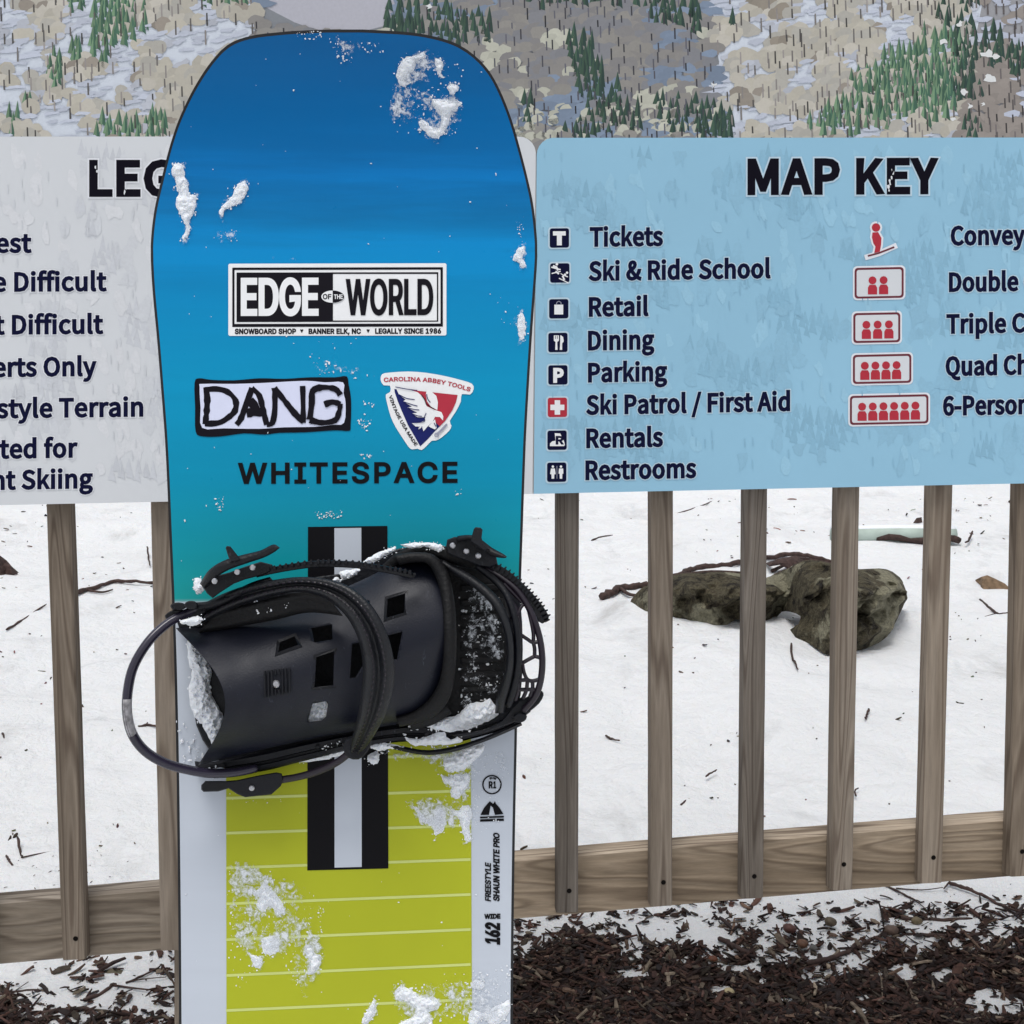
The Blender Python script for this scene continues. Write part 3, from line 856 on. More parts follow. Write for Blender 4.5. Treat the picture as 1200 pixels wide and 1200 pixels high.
M['b_white'] = simple('board_white_ink', lin(196, 203, 214), .4, .03, 10, spec=.3)
M['lime'] = simple('board_lime_ink', lin(174, 181, 34), .4, .07, 6, spec=.3)
M['lime_line'] = simple('board_pale_lime_ink', lin(204, 214, 126), .4, .04, 30, spec=.3)


def topsheet():
    m, n, l, b = material('snowboard_topsheet', .32, .16)
    tc = n.new('ShaderNodeTexCoord')
    sp = n.new('ShaderNodeSeparateXYZ')
    l.new(tc.outputs['Object'], sp.inputs[0])
    # the object's own z runs up the board; z0 at the nose, z1 at the end of the blue
    mr = n.new('ShaderNodeMapRange')
    mr.inputs[1].default_value = TOPZ[0]; mr.inputs[2].default_value = TOPZ[1]
    l.new(sp.outputs[2], mr.inputs[0])
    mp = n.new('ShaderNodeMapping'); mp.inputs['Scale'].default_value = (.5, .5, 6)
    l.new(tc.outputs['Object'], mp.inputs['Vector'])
    nz = noise_tex(n, l, 5, mp.outputs[0], 6, .6, .3)   # bands painted in as reflections across the face
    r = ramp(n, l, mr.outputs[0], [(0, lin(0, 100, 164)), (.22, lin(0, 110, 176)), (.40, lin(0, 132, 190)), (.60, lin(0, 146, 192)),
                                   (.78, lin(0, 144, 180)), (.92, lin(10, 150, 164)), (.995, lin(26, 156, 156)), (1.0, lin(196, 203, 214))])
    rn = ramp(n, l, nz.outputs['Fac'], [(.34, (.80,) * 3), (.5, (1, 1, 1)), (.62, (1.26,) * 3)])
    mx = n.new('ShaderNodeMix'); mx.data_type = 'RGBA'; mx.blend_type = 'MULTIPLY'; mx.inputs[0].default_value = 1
    fr = ramp(n, l, mr.outputs[0], [(.0, (.12,) * 3), (.17, (.2,) * 3), (.24, (1, 1, 1)), (.34, (.8,) * 3), (.46, (.15,) * 3), (1, (.08,) * 3)])  # painted reflections strongest just below the nose, faint elsewhere
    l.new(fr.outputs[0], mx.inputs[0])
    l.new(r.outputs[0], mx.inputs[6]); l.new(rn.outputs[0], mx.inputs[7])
    l.new(mx.outputs[2], b.inputs['Base Color'])
    b.inputs['Coat Weight'].default_value = .04
    b.inputs['Coat Roughness'].default_value = .15
    # melt water film: gloss varies
    n2 = noise_tex(n, l, 60, tc.outputs['Object'], 5)
    rr = n.new('ShaderNodeMapRange'); rr.inputs[3].default_value = .22; rr.inputs[4].default_value = .42
    l.new(n2.outputs['Fac'], rr.inputs[0]); l.new(rr.outputs[0], b.inputs['Roughness'])
    return m


def rock_mat():
    m, n, l, b = material('lichen_rock', .9, .25)
    tc = n.new('ShaderNodeTexCoord')
    t = noise_tex(n, l, 17, tc.outputs['Object'], 10, .74)
    r = ramp(n, l, t.outputs['Fac'], [(.34, lin(16, 13, 11)), (.44, lin(52, 46, 36)), (.54, lin(92, 86, 68)), (.66, lin(66, 56, 44)), (.8, lin(30, 25, 20))])
    t2 = noise_tex(n, l, 3.4, tc.outputs['Object'], 6, .6, .5)
    r2 = ramp(n, l, t2.outputs['Fac'], [(.55, (0, 0, 0)), (.60, (1, 1, 1))])
    mx = n.new('ShaderNodeMix'); mx.data_type = 'RGBA'
    l.new(r2.outputs[0], mx.inputs[0]); l.new(r.outputs[0], mx.inputs[6])
    mx.inputs[7].default_value = (*lin(138, 134, 114), 1)
    t3 = noise_tex(n, l, 75, tc.outputs['Object'], 6, .75)
    r3 = ramp(n, l, t3.outputs['Fac'], [(.36, (.5,) * 3), (.5, (.95,) * 3), (.62, (1.35,) * 3)])
    mx2 = n.new('ShaderNodeMix'); mx2.data_type = 'RGBA'; mx2.blend_type = 'MULTIPLY'; mx2.inputs[0].default_value = .9
    l.new(mx.outputs[2], mx2.inputs[6]); l.new(r3.outputs[0], mx2.inputs[7])
    l.new(mx2.outputs[2], b.inputs['Base Color'])
    bp = n.new('ShaderNodeBump'); bp.inputs['Strength'].default_value = .9; bp.inputs['Distance'].default_value = .03
    l.new(t.outputs['Fac'], bp.inputs['Height'])
    bp2 = n.new('ShaderNodeBump'); bp2.inputs['Strength'].default_value = .6; bp2.inputs['Distance'].default_value = .01
    l.new(t3.outputs['Fac'], bp2.inputs['Height']); l.new(bp.outputs[0], bp2.inputs['Normal'])
    l.new(bp2.outputs[0], b.inputs['Normal'])
    return m


M['rock'] = rock_mat()
M['hoop'] = simple('grey_black_hoop', lin(44, 40, 56), .25, .2, 40, spec=.6)
M['worn'] = simple('worn_pale_band', lin(150, 148, 152), .5, .5, 250)
M['strap'] = simple('ankle_strap_vinyl', lin(16, 18, 24), .36, .2, 60, .35, 500, .45)
M['web'] = simple('dark_webbing', lin(30, 22, 34), .4, .15, 60)


def slush_mat():
    """thin wet snow: crumbly, partly see-through"""
    m, n, l, b = material('thin_slush', .5, .4)
    tc = n.new('ShaderNodeTexCoord')
    t = noise_tex(n, l, 230, tc.outputs['Object'], 6, .72, .5)
    big = noise_tex(n, l, 48, tc.outputs['Object'], 3, .6, .3)
    at = n.new('ShaderNodeAttribute'); at.attribute_name = 'Col'      # thickness, thinning towards the rim
    a1 = n.new('ShaderNodeMath'); a1.operation = 'MULTIPLY_ADD'; a1.inputs[1].default_value = .30; a1.inputs[2].default_value = -.235
    l.new(at.outputs['Fac'], a1.inputs[0])
    a2 = n.new('ShaderNodeMath'); a2.operation = 'MULTIPLY_ADD'; a2.inputs[1].default_value = .75
    l.new(big.outputs['Fac'], a2.inputs[0]); l.new(a1.outputs[0], a2.inputs[2])
    a3 = n.new('ShaderNodeMath'); a3.operation = 'ADD'
    l.new(t.outputs['Fac'], a3.inputs[0]); l.new(a2.outputs[0], a3.inputs[1])
    a4 = n.new('ShaderNodeMath'); a4.operation = 'SUBTRACT'; a4.inputs[1].default_value = .375
    l.new(a3.outputs[0], a4.inputs[0])
    r = ramp(n, l, a4.outputs[0], [(.50, (0, 0, 0)), (.58, (.40, .40, .40)), (.70, (.96, .96, .96))])
    l.new(r.outputs[0], b.inputs['Alpha'])
    b.inputs['Base Color'].default_value = (.82, .86, .92, 1)
    bp = n.new('ShaderNodeBump'); bp.inputs['Strength'].default_value = .8; bp.inputs['Distance'].default_value = .002
    l.new(t.outputs['Fac'], bp.inputs['Height']); l.new(bp.outputs[0], b.inputs['Normal'])
    return m


M['slush'] = slush_mat()


def scuffed(m, col, amount=.5):
    """fine pale scratches and dried drops over worn plastic"""
    n, l = m.node_tree.nodes, m.node_tree.links
    b = n['Principled BSDF']
    src = b.inputs['Base Color'].links[0].from_socket
    tc = n.new('ShaderNodeTexCoord')
    mp = n.new('ShaderNodeMapping'); mp.inputs['Scale'].default_value = (1, 1, .25); mp.inputs['Rotation'].default_value = (0, .6, 0)
    l.new(tc.outputs['Object'], mp.inputs['Vector'])
    t = noise_tex(n, l, 260, mp.outputs[0], 3, .7, 1.2)
    r = ramp(n, l, t.outputs['Fac'], [(.66, (0, 0, 0)), (.74, (amount,) * 3)])
    mx = n.new('ShaderNodeMix'); mx.data_type = 'RGBA'
    l.new(r.outputs[0], mx.inputs[0]); l.new(src, mx.inputs[6]); mx.inputs[7].default_value = (*col, 1)
    l.new(mx.outputs[2], b.inputs['Base Color'])
    t2 = noise_tex(n, l, 22, tc.outputs['Object'], 5)
    rr = n.new('ShaderNodeMapRange'); rr.inputs[1].default_value = .3; rr.inputs[2].default_value = .7; rr.inputs[3].default_value = .28; rr.inputs[4].default_value = .62
    l.new(t2.outputs['Fac'], rr.inputs[0]); l.new(rr.outputs[0], b.inputs['Roughness'])


scuffed(M['shell'], lin(80, 86, 100), .35)
scuffed(M['black'], lin(84, 86, 94), .5)
scuffed(M['strap'], lin(70, 74, 82), .4)

# ------------------------------------------------------------------ the snowy ground
def axis_steps(a, b, s0, grow):
    out = [a]; s = s0
    while out[-1] < b:
        out.append(out[-1] + s); s *= grow
    return out


gy = [-8, -4, -2, -1, -.4, 0, .3, .5, .7, .85, 1.0, 1.2, 1.4, 1.6, 1.75]
y = 1.85
while y < 3.2: gy.append(y); y += .02
while y < 9.5: gy.append(y); y += .05
gy += axis_steps(9.7, 300, .25, 1.12)
gx = [x * .03 for x in range(-52, 53)]
gx = [-a for a in axis_steps(1.6, 120, .08, 1.09)][::-1] + gx + axis_steps(1.6, 120, .08, 1.09)


# old footprints and melt hollows, and a few soft humps: place, radius in metres, depth
DENTS = []
for px_, py_, r_, d_ in ((815, 762, .07, .022), (750, 846, .13, -.022), (830, 872, .12, -.02), (640, 880, .12, -.02), (905, 905, .16, -.022), (1010, 800, .10, -.014), (1060, 880, .12, -.02), (1150, 820, .14, -.02),
                         (120, 760, .16, -.02), (40, 800, .14, -.02), (150, 900, .12, -.018), (30, 930, .10, -.016), (700, 760, .14, -.016), (700, 950, .09, -.014), (1160, 930, .10, -.016), (930, 860, .1, .014), (130, 640, .3, -.03), (60, 610, .3, .03),
                         (720, 640, .3, -.03), (820, 620, .4, .03), (950, 610, .3, -.03), (1150, 640, .3, -.03), (1160, 590, .4, .04)):
    q_ = G(px_, py_)
    DENTS.append((q_.x, q_.y, r_, d_))


def fine(x, y):
    """crust, hollows and wind ripples of the snow"""
    n = noise.noise
    dz = 0.0
    for cx, cy, r_, d_ in DENTS:
        e = ((x - cx) / r_) ** 2 + ((y - cy) / (r_ * 1.5)) ** 2
        if e < 4: dz += d_ * math.exp(-e * 1.6) * (1 + .5 * n(Vector((x * 14, y * 14, 6))))
    return dz + crust(x, y)


def crust(x, y):
    n = noise.noise
    a = .009 * n(Vector((x * 6, y * 6, 1))) + .006 * n(Vector((x * 15, y * 17, 2))) + .0025 * n(Vector((x * 38, y * 38, 8)))
    if y > 2.8: a += min(1, (y - 2.8) * 2) * (.020 * n(Vector((x * 4.0, y * 4.6, 4))) + .012 * n(Vector((x * 9, y * 9, 14))))
    return a


V = [(x, y, ground_z(x, y) + (fine(x, y) if -2 < y < 12 and abs(x) < 8 else 0)) for y in gy for x in gx]
nx = len(gx)
Fs = [(j * nx + i, j * nx + i + 1, (j + 1) * nx + i + 1, (j + 1) * nx + i) for j in range(len(gy) - 1) for i in range(nx - 1)]
tag(mk('snowy_ground', V, Fs, M['snow'], smooth=True, origin=(0, 0, 0)), kind='structure', label='old snow cover on the ground behind the fence')


# ------------------------------------------------------------------ bark mulch with snow showing through
def lerp_tab(T, x):
    if x <= T[0][0]: return T[0][1]
    for (a, b), (c, d) in zip(T, T[1:]):
        if x <= c: return b + (d - b) * (x - a) / (c - a)
    return T[-1][1]


DENSE = [(-200, 1190), (-60, 1170), (0, 1158), (30, 1172), (70, 1186), (110, 1182), (150, 1194), (200, 1200), (300, 1180), (420, 1165), (560, 1140), (610, 1132),
         (645, 1108), (690, 1096), (715, 1106), (735, 1128), (762, 1118), (800, 1112), (830, 1124), (860, 1138), (915, 1136), (960, 1148),
         (1000, 1134), (1060, 1126), (1100, 1112), (1140, 1108), (1200, 1096), (1400, 1085)]
SPARSE = [(-200, 1140), (0, 1146), (80, 1120), (110, 1114), (190, 1112), (300, 1105), (600, 1068), (700, 1070), (760, 1060), (860, 1052), (930, 1062),
          (1030, 1052), (1100, 1056), (1200, 1050), (1400, 1040)]


def density(px, py):
    if py > 1420: return .2
    d = lerp_tab(DENSE, px); s = lerp_tab(SPARSE, px)
    q = noise.noise(Vector((px / 26, py / 13, 0))) * .5 + noise.noise(Vector((px / 9, py / 6, 5))) * .32
    if py >= d:
        v = .635 + min(.33, (py - d) / 60 * .33) + q * .40
    elif py >= s:
        v = .20 + .34 * (py - s) / (d - s) + q * .95 + .22 * noise.noise(Vector((px / 60, py / 22, 2)))
    else:
        v = -.15 + q * .35 - (s - py) / 60
    # snow patches left lying in the bark
    for cx, cy, rx, ry in ((1165, 1178, 42, 22), (1105, 1142, 14, 9), (842, 1163, 16, 8), (742, 1142, 22, 9), (925, 1172, 12, 7), (1010, 1190, 20, 9),
                           (1060, 1140, 16, 8), (640, 1188, 14, 7), (775, 1092, 20, 10), (830, 1098, 30, 12), (1012, 1170, 10, 6)):
        e = ((px - cx) / rx) ** 2 + ((py - cy) / ry) ** 2
        if e < 1.6: v -= .42 * (1.6 - e) * (1 + 1.3 * q)
    if px < 210: v -= .2 - max(0, 60 - px) * .002
    return max(0, min(1, v))


# the bed itself: a low brown relief that sinks under the snow where the bark is thin
mx_ = [x * .011 for x in range(-110, 150)]
my_ = [1.90 + k * .011 for k in range(77)]
V = []
for y in my_:
    for x in mx_:
        z = ground_z(x, y)
        px, py = proj(Vector((x, y, z)))
        edge = min(1, (y - 1.90) * 8, (2.74 - y) * 8, (x + 1.21) * 6, (1.63 - x) * 6)
        h = (density(px, py) - .60) * .035 + .006 * noise.noise(Vector((x * 40, y * 40, 0)))
        V.append((x, y, z + fine(x, y) + min(h, .014) - (1 - max(0, edge)) * .05))
nx = len(mx_)
Fs = [(j * nx + i, j * nx + i + 1, (j + 1) * nx + i + 1, (j + 1) * nx + i) for j in range(len(my_) - 1) for i in range(nx - 1)]
tag(mk('mulch_bed', V, Fs, M['soil'], smooth=True, origin=(0, 2.4, 0)), kind='structure', label='dark soil under the bark mulch')

CHIPC = [lin(58, 41, 37), lin(74, 53, 46), lin(42, 31, 29), lin(92, 74, 63), lin(66, 58, 51), lin(108, 96, 84), lin(50, 42, 42), lin(78, 56, 50), lin(124, 112, 98)]
CHIPW = [8, 7, 9, 3, 4, 1.6, 6, 3, .6]
mb = MB()


def chip(mb, p, ln, wd, th, yaw, pit, c):
    """one torn sliver of bark: five-sided stations along a slightly curled axis"""
    st = 3 if ln < .03 else 4
    ax = Vector((math.cos(yaw) * math.cos(pit), math.sin(yaw) * math.cos(pit), math.sin(pit)))
    sd_ = Vector((-math.sin(yaw), math.cos(yaw), (R() - .5) * .8)).normalized()
    up = ax.cross(sd_).normalized()
    cur = (R() - .5) * .5 * ln
    cs = (R() - .5) * .4 * ln
    Vv = []
    for i in range(st):
        t = i / (st - 1) - .5
        c0 = p + ax * (t * ln) + up * (cur * (.25 - t * t)) + sd_ * (cs * (.25 - t * t))
        wq = wd * (1.0 if 0 < i < st - 1 else .35 + .4 * R()) * (.8 + .4 * R())
        for a, b in ((-1, -.5), (1, -.6), (.8, .6), (-.7, .7)):
            Vv.append(c0 + sd_ * (a * wq / 2 * (.8 + .4 * R())) + up * (b * th * (.7 + .6 * R())))
    Ff = [(0, 3, 2, 1), tuple(4 * (st - 1) + k for k in (0, 1, 2, 3))]
    for i in range(st - 1):
        for k in range(4):
            j = (k + 1) % 4
            Ff.append((4 * i + k, 4 * i + j, 4 * i + 4 + j, 4 * i + 4 + k))
    mb.add(Vv, Ff, c)


cnt = 0
tries = 0
while cnt < 18500 and tries < 150000:
    tries += 1
    y = 1.92 + (R() ** .9) * .92
    x = -1.3 + R() * 2.9
    z = ground_z(x, y)
    px, py = proj(Vector((x, y, z)))
    d = density(px, py)
    if R() > (d ** 1.7) * 1.05: continue
    if abs(x) > 1.25 and R() < .3: continue
    cnt += 1
    big = R()
    ln = .006 + .016 * R() if big < .62 else (.02 + .028 * R() if big < .96 else .045 + .045 * R())
    wd = .0022 + .0038 * R() + (.004 * R() if big > .7 else 0)
    if R() < .34:
        wd = .007 + .009 * R(); ln = wd * (1 + 1.4 * R())
    c = random.choices(CHIPC, CHIPW)[0]
    k = .5 + .55 * R() + (.7 * R() if R() < .18 else 0)
    c = tuple(q * k for q in c)
    lift = max(0, min(.014, (d - .6) * .035))
    chip(mb, Vector((x, y, z + fine(x, y) + lift + .001 + .005 * R())), ln, wd, .0009 + .0016 * R(), R() * 6.28 if R() < .75 else (R() - .5) * 1.5, (R() - .5) * 1.3, c)
# fine crumbs and needles strewn well past the edge of the bark
for i in range(5200):
    y = 2.0 + .85 * R(); x = -1.25 + R() * 2.8
    z = ground_z(x, y)
    px, py = proj(Vector((x, y, z)))
    d = density(px, py)
    if R() > .10 + d * 1.3: continue
    k = .6 + .6 * R()
    chip(mb, Vector((x, y, z + fine(x, y) + max(0, min(.014, (d - .6) * .035)) + .0015)), .002 + .007 * R(), .0012 + .0014 * R(), .001, R() * 6.28, (R() - .5) * .6, tuple(q * k for q in random.choice(CHIPC)))
# larger torn strips lying on top
for i in range(420):
    y = 2.08 + .55 * R(); x = -1.2 + R() * 2.7
    z = ground_z(x, y)
    px, py = proj(Vector((x, y, z)))
    d = density(px, py)
    if R() > d * .8: continue
    k = .8 + .9 * R()
    chip(mb, Vector((x, y, z + fine(x, y) + max(0, min(.014, (d - .6) * .035)) + .006)), .03 + .05 * R() ** 2, .005 + .008 * R(), .003, R() * 6.28, (R() - .5) * .8, tuple(q * k for q in random.choice(CHIPC)))
o = mb.build('bark_mulch', M['chips'], origin=(0, 2.4, .19))
tag(o, 'dark shredded bark mulch lying half under snow below the fence', 'mulch', kind='stuff')

# small flecks of leaf litter over the snow further up
mb = MB()
for i in range(1100):
    px = -100 + 1400 * R(); py = 586 + 440 * R() ** 1.9
    p = G(px, py)
    d = (p - CAM).length
    ln = d * (1.6 + 7 * R() ** 3) / F
    n0 = noise.noise(Vector((px / 90, py / 50, 0)))
    if n0 < .08 and R() < .86: continue
    chip(mb, Vector((p.x, p.y, p.z + .002 + fine(p.x, p.y))), ln * 1.2, ln * (.25 + .3 * R()), .003, R() * 6.28, (R() - .3) * .9, tuple(q * (.8 + .8 * R()) for q in random.choice(CHIPC)))
o = mb.build('leaf_litter', M['chips'], origin=(0, 5, .4))
tag(o, 'small dark flecks of leaf litter scattered on the snow', 'litter', kind='stuff')


# ------------------------------------------------------------------ sticks and twigs, each its own thing
def stick(label, pts, wpx, fork=None, group='sticks lying in the snow', name='fallen_stick', lift=.4, mat=None):
    """pts traced on the ground; wpx its thickness there"""
    P = []
    for i, q in enumerate(pts):
        p = G(q[0], q[1])
        d = (p - CAM).length
        p.z += d * wpx / F * lift + (q[2] if len(q) > 2 else 0) + max(0, (density(q[0], q[1]) - .5) * .03)
        P.append(tuple(p))
    C = catmull(P, 5)
    d = (Vector(P[0]) - CAM).length
    r0 = d * wpx / F / 2
    n = len(C)
    C = [(c[0] + (R() - .5) * r0 * .8, c[1] + (R() - .5) * r0 * .8, c[2] + (R() - .5) * r0 * .5) for c in C]
    rad = [r0 * (1.1 - .5 * i / n) * (.82 + .36 * R()) for i in range(n)]
    rad[0] *= .7; rad[-1] *= .6
    mb = tube(C, rad, 7)
    for fk in (fork or []):
        Q = []
        for q in fk:
            p = G(q[0], q[1]); p.z += d * wpx / F * lift + (q[2] if len(q) > 2 else 0)
            Q.append(tuple(p))
        Q = catmull(Q, 4)
        tube(Q, [r0 * .6 * (1 - .5 * i / len(Q)) for i in range(len(Q))], 6, mb)
    o = mb.build(name, mat or M['twig'], smooth=True)
    tag(o, label, 'stick' if name == 'fallen_stick' else 'branch', group)
    return o


S = 'sticks lying in the snow'
stick('straight thick dark stick lying aslant on snowy mulch below the fence, largest of them', [(946, 1134), (965, 1128), (988, 1120), (1012, 1108), (1037, 1097)], 6)
stick('long thin branch slanting down to the right edge under the rail', [(1112, 1036), (1130, 1042), (1150, 1050), (1172, 1062), (1199, 1073)], 4, [[(1112, 1036), (1106, 1043)]])
stick('forked thin twig under the rail, right of centre', [(1022, 1035), (1045, 1042), (1062, 1051), (1078, 1058)], 2.6, [[(1050, 1042), (1080, 1044), (1105, 1041)], [(1066, 1052), (1080, 1062), (1088, 1070)]])
stick('dark stick lying level over bark, right of the thick slanted stick', [(1050, 1100), (1080, 1098), (1120, 1100), (1162, 1096)], 5)
stick('bent dark bark strip under the third rail section', [(842, 1102), (855, 1108), (868, 1120), (878, 1124)], 6)
stick('long dark bark strip at the lower end of the balusters', [(1055, 1078), (1095, 1080), (1140, 1078)], 4.5)
stick('stick bending at its right end across snow in the lower left corner', [(33, 1191), (62, 1187), (102, 1184), (117, 1196)], 4.5)
stick('forked stick in snow below the left rail', [(97, 1174), (120, 1165), (133, 1155), (136, 1157)], 4, [[(132, 1156), (160, 1160), (192, 1163)]])
stick('thin twig rising to the post at lower left', [(148, 1153), (166, 1145), (187, 1134)], 2.6, [[(152, 1151), (172, 1148), (195, 1146)]])
stick('straight stick at the left edge below the rail', [(-6, 1168), (25, 1163), (58, 1161)], 3.5)
stick('dark bark sliver beside the lower left stick', [(42, 1169), (50, 1174), (56, 1179)], 2.6)
stick('long branch lying on snow between the leftmost baluster and the post', [(86, 698), (101, 693), (113, 690), (130, 684), (153, 683), (186, 686), (215, 690)], 5, [[(104, 694), (120, 696), (132, 693)]])
stick('thin straight twig pointing at the leftmost baluster', [(8, 739), (32, 724), (55, 709)], 2.6)
stick('short stick beside the heel hoop of the binding', [(162, 853), (173, 851), (186, 853)], 3.2, [[(170, 852), (173, 848)]])
stick('tiny upright twig at the left edge in snow', [(3, 860), (6, 868), (9, 875)], 2.4)
stick('tiny curved twig standing in snow left of the post', [(173, 648, .03), (174, 656, .01), (176, 664)], 2.2)
stick('small broken twig above the left rail', [(21, 991, .02), (24, 1000), (26, 1006)], 2.8, [[(26, 1006), (44, 1002), (61, 999)]])
stick('short peg of twig left of the leftmost baluster, above the rail', [(7, 1004), (11, 1010), (15, 1015)], 2.6)
stick('thin twig on far snow right of the second baluster after the board', [(793, 603), (812, 597), (836, 588)], 2)
stick('faint thin twig on far snow between the first two balusters right of the board', [(693, 634), (704, 630), (718, 628)], 2)
stick('small chip of twig in snow low between balusters right of the board', [(710, 863), (717, 867), (726, 869)], 2.6)
stick('wavy twig standing out of snow below the boulder', [(927, 755), (928, 771), (932, 778), (935, 786)], 2.6)
stick('forked twig lying right of the rightmost whole baluster', [(1149, 704), (1158, 712), (1168, 720), (1176, 720), (1186, 719)], 2.8, [[(1168, 720), (1154, 724)]])
stick('stubby twig pair below the boulder', [(1018, 832), (1016, 838), (1014, 844)], 2.8)
stick('small curved twig just beyond the right end of the pale log', [(1139, 628, .02), (1135, 634), (1131, 637)], 2.4)
stick('reddish twig on snow above the rail, middle right', [(827, 911), (833, 907), (840, 903)], 2.4)
stick('dark twig on snow low above the rail', [(798, 945), (803, 940), (808, 937)], 2.8)
stick('dark curved twig hanging over the rail behind a baluster', [(1003, 934), (1002, 927), (1006, 924)], 2)
stick('long bark-brown dead branch arching over the boulder', [(705, 703), (716, 698), (727, 692), (745, 690), (765, 688), (790, 680), (806, 672), (821, 668), (845, 666), (870, 662), (900, 657), (931, 653), (957, 657), (982, 664)], 8.5,
      [[(727, 693), (738, 700), (750, 701)], [(800, 677), (833, 673), (868, 674)], [(905, 672), (922, 664), (938, 658)]], name='dead_branch')

# pale peeled log on the far snow
p0, p1 = G(975, 634), G(1118, 633)
C = catmull([tuple(p0 + Vector((0, 0, .03))), tuple((p0 + p1) / 2 + Vector((0, 0, .035))), tuple(p1 + Vector((0, 0, .03)))], 6)
tr = thing('birch_log', p0, 'pale greenish peeled log on far snow behind the right balusters', 'log')
M['birch'] = simple('peeled_log', lin(168, 182, 174), .7, .2, 8, .4, 60)
M['snowcap'] = M['flake']
tube(C, .042, 10).build('trunk', M['birch'], tr, smooth=True)
C2 = [(c[0], c[1] + .01, c[2] + .026) for c in C]
tube(C2, .034, 8, flatn=Vector((0, 0, 1)), ratio=.7).build('snow_cap', M['flake'], tr, smooth=True)
C3 = [(c[0] + .02, c[1] - .028, c[2] - .02 + .012 * math.sin(i * 1.3)) for i, c in enumerate(C[4:])]
tube(C3, [.012 + .010 * abs(math.sin(i * 1.1)) for i in range(len(C3))], 6).build('bark', M['twig'], tr, smooth=True)


# ------------------------------------------------------------------ the boulder: two humps of lichen rock
def lump_on_ground(name, poly, base_y, depth, m, label, cat, step, amp, parent=None, seed=0):
    """outline traced at the distance of the ground under it, filled out front and back"""
    gp = G(sum(p[0] for p in poly) / len(poly), base_y)
    dist = (gp - CAM).dot(FWD)
    scl = dist / F
    mxd = max(edge_dist(p[0] * .5 + (min(q[0] for q in poly) + max(q[0] for q in poly)) * .25, base_y * .4 + min(q[1] for q in poly) * .6, poly) for p in poly)

    x0p, x1p = min(p[0] for p in poly), max(p[0] for p in poly)
    low = []
    for k in range(41):
        x = x0p + (x1p - x0p) * k / 40
        ys = []
        for i in range(len(poly)):
            a, b = poly[i], poly[(i + 1) % len(poly)]
            if (a[0] <= x) != (b[0] <= x): ys.append(a[1] + (b[1] - a[1]) * (x - a[0]) / (b[0] - a[0]))
        low.append(max(ys) if ys else None)
    low[0] = low[0] or low[1]; low[-1] = low[-1] or low[-2]
    low = [(low[max(i - 1, 0)] + 2 * low[i] + low[min(i + 1, 40)]) / 4 for i in range(41)]

    def point(px, py, h):
        # the foot of every column stands on the snow; the body leans away with height
        t = max(0, min(39.999, (px - x0p) / (x1p - x0p) * 40))
        k = int(t)
        yl = low[k] + (low[k + 1] - low[k]) * (t - k)
        dg = (G(px, yl) - CAM).dot(FWD)
        return CAM + ray(px, py) * (dg + .012 + max(0, yl - py) * scl * .8) - FWD * h * min(1, .1 + max(0, yl - py) / 45)

    def hf(d, x, y):
        t = min(1, d / mxd)
        a = math.sqrt(max(0, 1 - (1 - t) ** 2)) * depth
        k = noise.noise(Vector((x / 34, y / 26, seed))) + .5 * noise.noise(Vector((x / 13, y / 11, seed + 4))) + .75 * noise.voronoi(Vector((x / 22, y / 18, seed + 7)))[0][0] - .3 + .28 * noise.noise(Vector((x / 7, y / 6, seed + 5))) + .13 * noise.noise(Vector((x / 3.2, y / 3.2, seed + 2)))
        return a + k * amp * min(1, t * 3)
    mb = pillow(poly, step, point, hf, back=lambda h: -h * 1.2 - .002)
    o = mb.build(name, m, parent)
    return o


MASS = [(738, 708), (744, 697), (754, 688), (768, 683), (785, 676), (800, 672), (822, 671), (845, 670), (866, 672), (884, 674), (898, 677), (915, 670), (932, 663), (942, 657), (960, 657), (985, 663), (1008, 667), (1030, 666),
        (1046, 670), (1056, 684), (1062, 698), (1056, 716), (1047, 734), (1040, 748), (1028, 754), (1015, 760), (1004, 763), (990, 766), (974, 769), (960, 762), (946, 753), (930, 748), (922, 741), (936, 731), (938, 722),
        (926, 717), (916, 717), (908, 726), (896, 729), (878, 728), (862, 726), (852, 732), (838, 734), (822, 731), (808, 728), (796, 724), (780, 722), (764, 719), (750, 714)]
bl = thing('boulder', G(900, 740), 'large dark lichen-covered boulder breaking through the snow behind the fence', 'boulder')
lump_on_ground('rock_mass', catmull(MASS, 2, True), 745, .17, M['rock'], '', '', 4, .15, bl, 3)
SLAB = [(896, 660), (912, 655), (932, 651), (950, 654), (966, 657), (984, 662), (980, 668), (960, 663), (944, 664), (934, 672), (912, 676), (900, 679), (908, 672), (922, 666), (914, 662), (902, 664)]
lump_on_ground('rock_flake', SLAB, 676, .05, M['twig'], '', '', 4, .02, bl, 12)

BARK = [(-30, 664), (-12, 652), (0, 651), (8, 657), (14, 664), (22, 671), (16, 674), (6, 673), (0, 676), (-14, 677), (-30, 676)]
o = lump_on_ground('bark_slab', BARK, 675, .05, M['twig'], '', '', 5, .03, None, 5)
tag(o, 'dark broken slab of bark in the snow at the left edge', 'bark')
LEAF = [(1142, 680), (1150, 676), (1157, 674), (1166, 678), (1178, 684), (1186, 692), (1176, 691), (1168, 692), (1158, 694), (1150, 694), (1149, 686)]
o = lump_on_ground('dead_leaf', LEAF, 693, .02, M['leaf'], '', '', 4, .02, None, 8)
tag(o, 'curled tan dead leaf on snow near the right edge', 'leaf')
LEAF2 = [(1070, 613), (1074, 607), (1080, 606), (1081, 612), (1075, 613)]
o = lump_on_ground('dead_leaf', LEAF2, 613, .03, M['twig'], '', '', 3, .01, None, 8)
tag(o, 'small dark red leaf on far snow above the pale log', 'leaf')
LEAF3 = [(112, 1144), (120, 1138), (132, 1135), (144, 1137), (149, 1143), (142, 1150), (126, 1150), (116, 1147)]
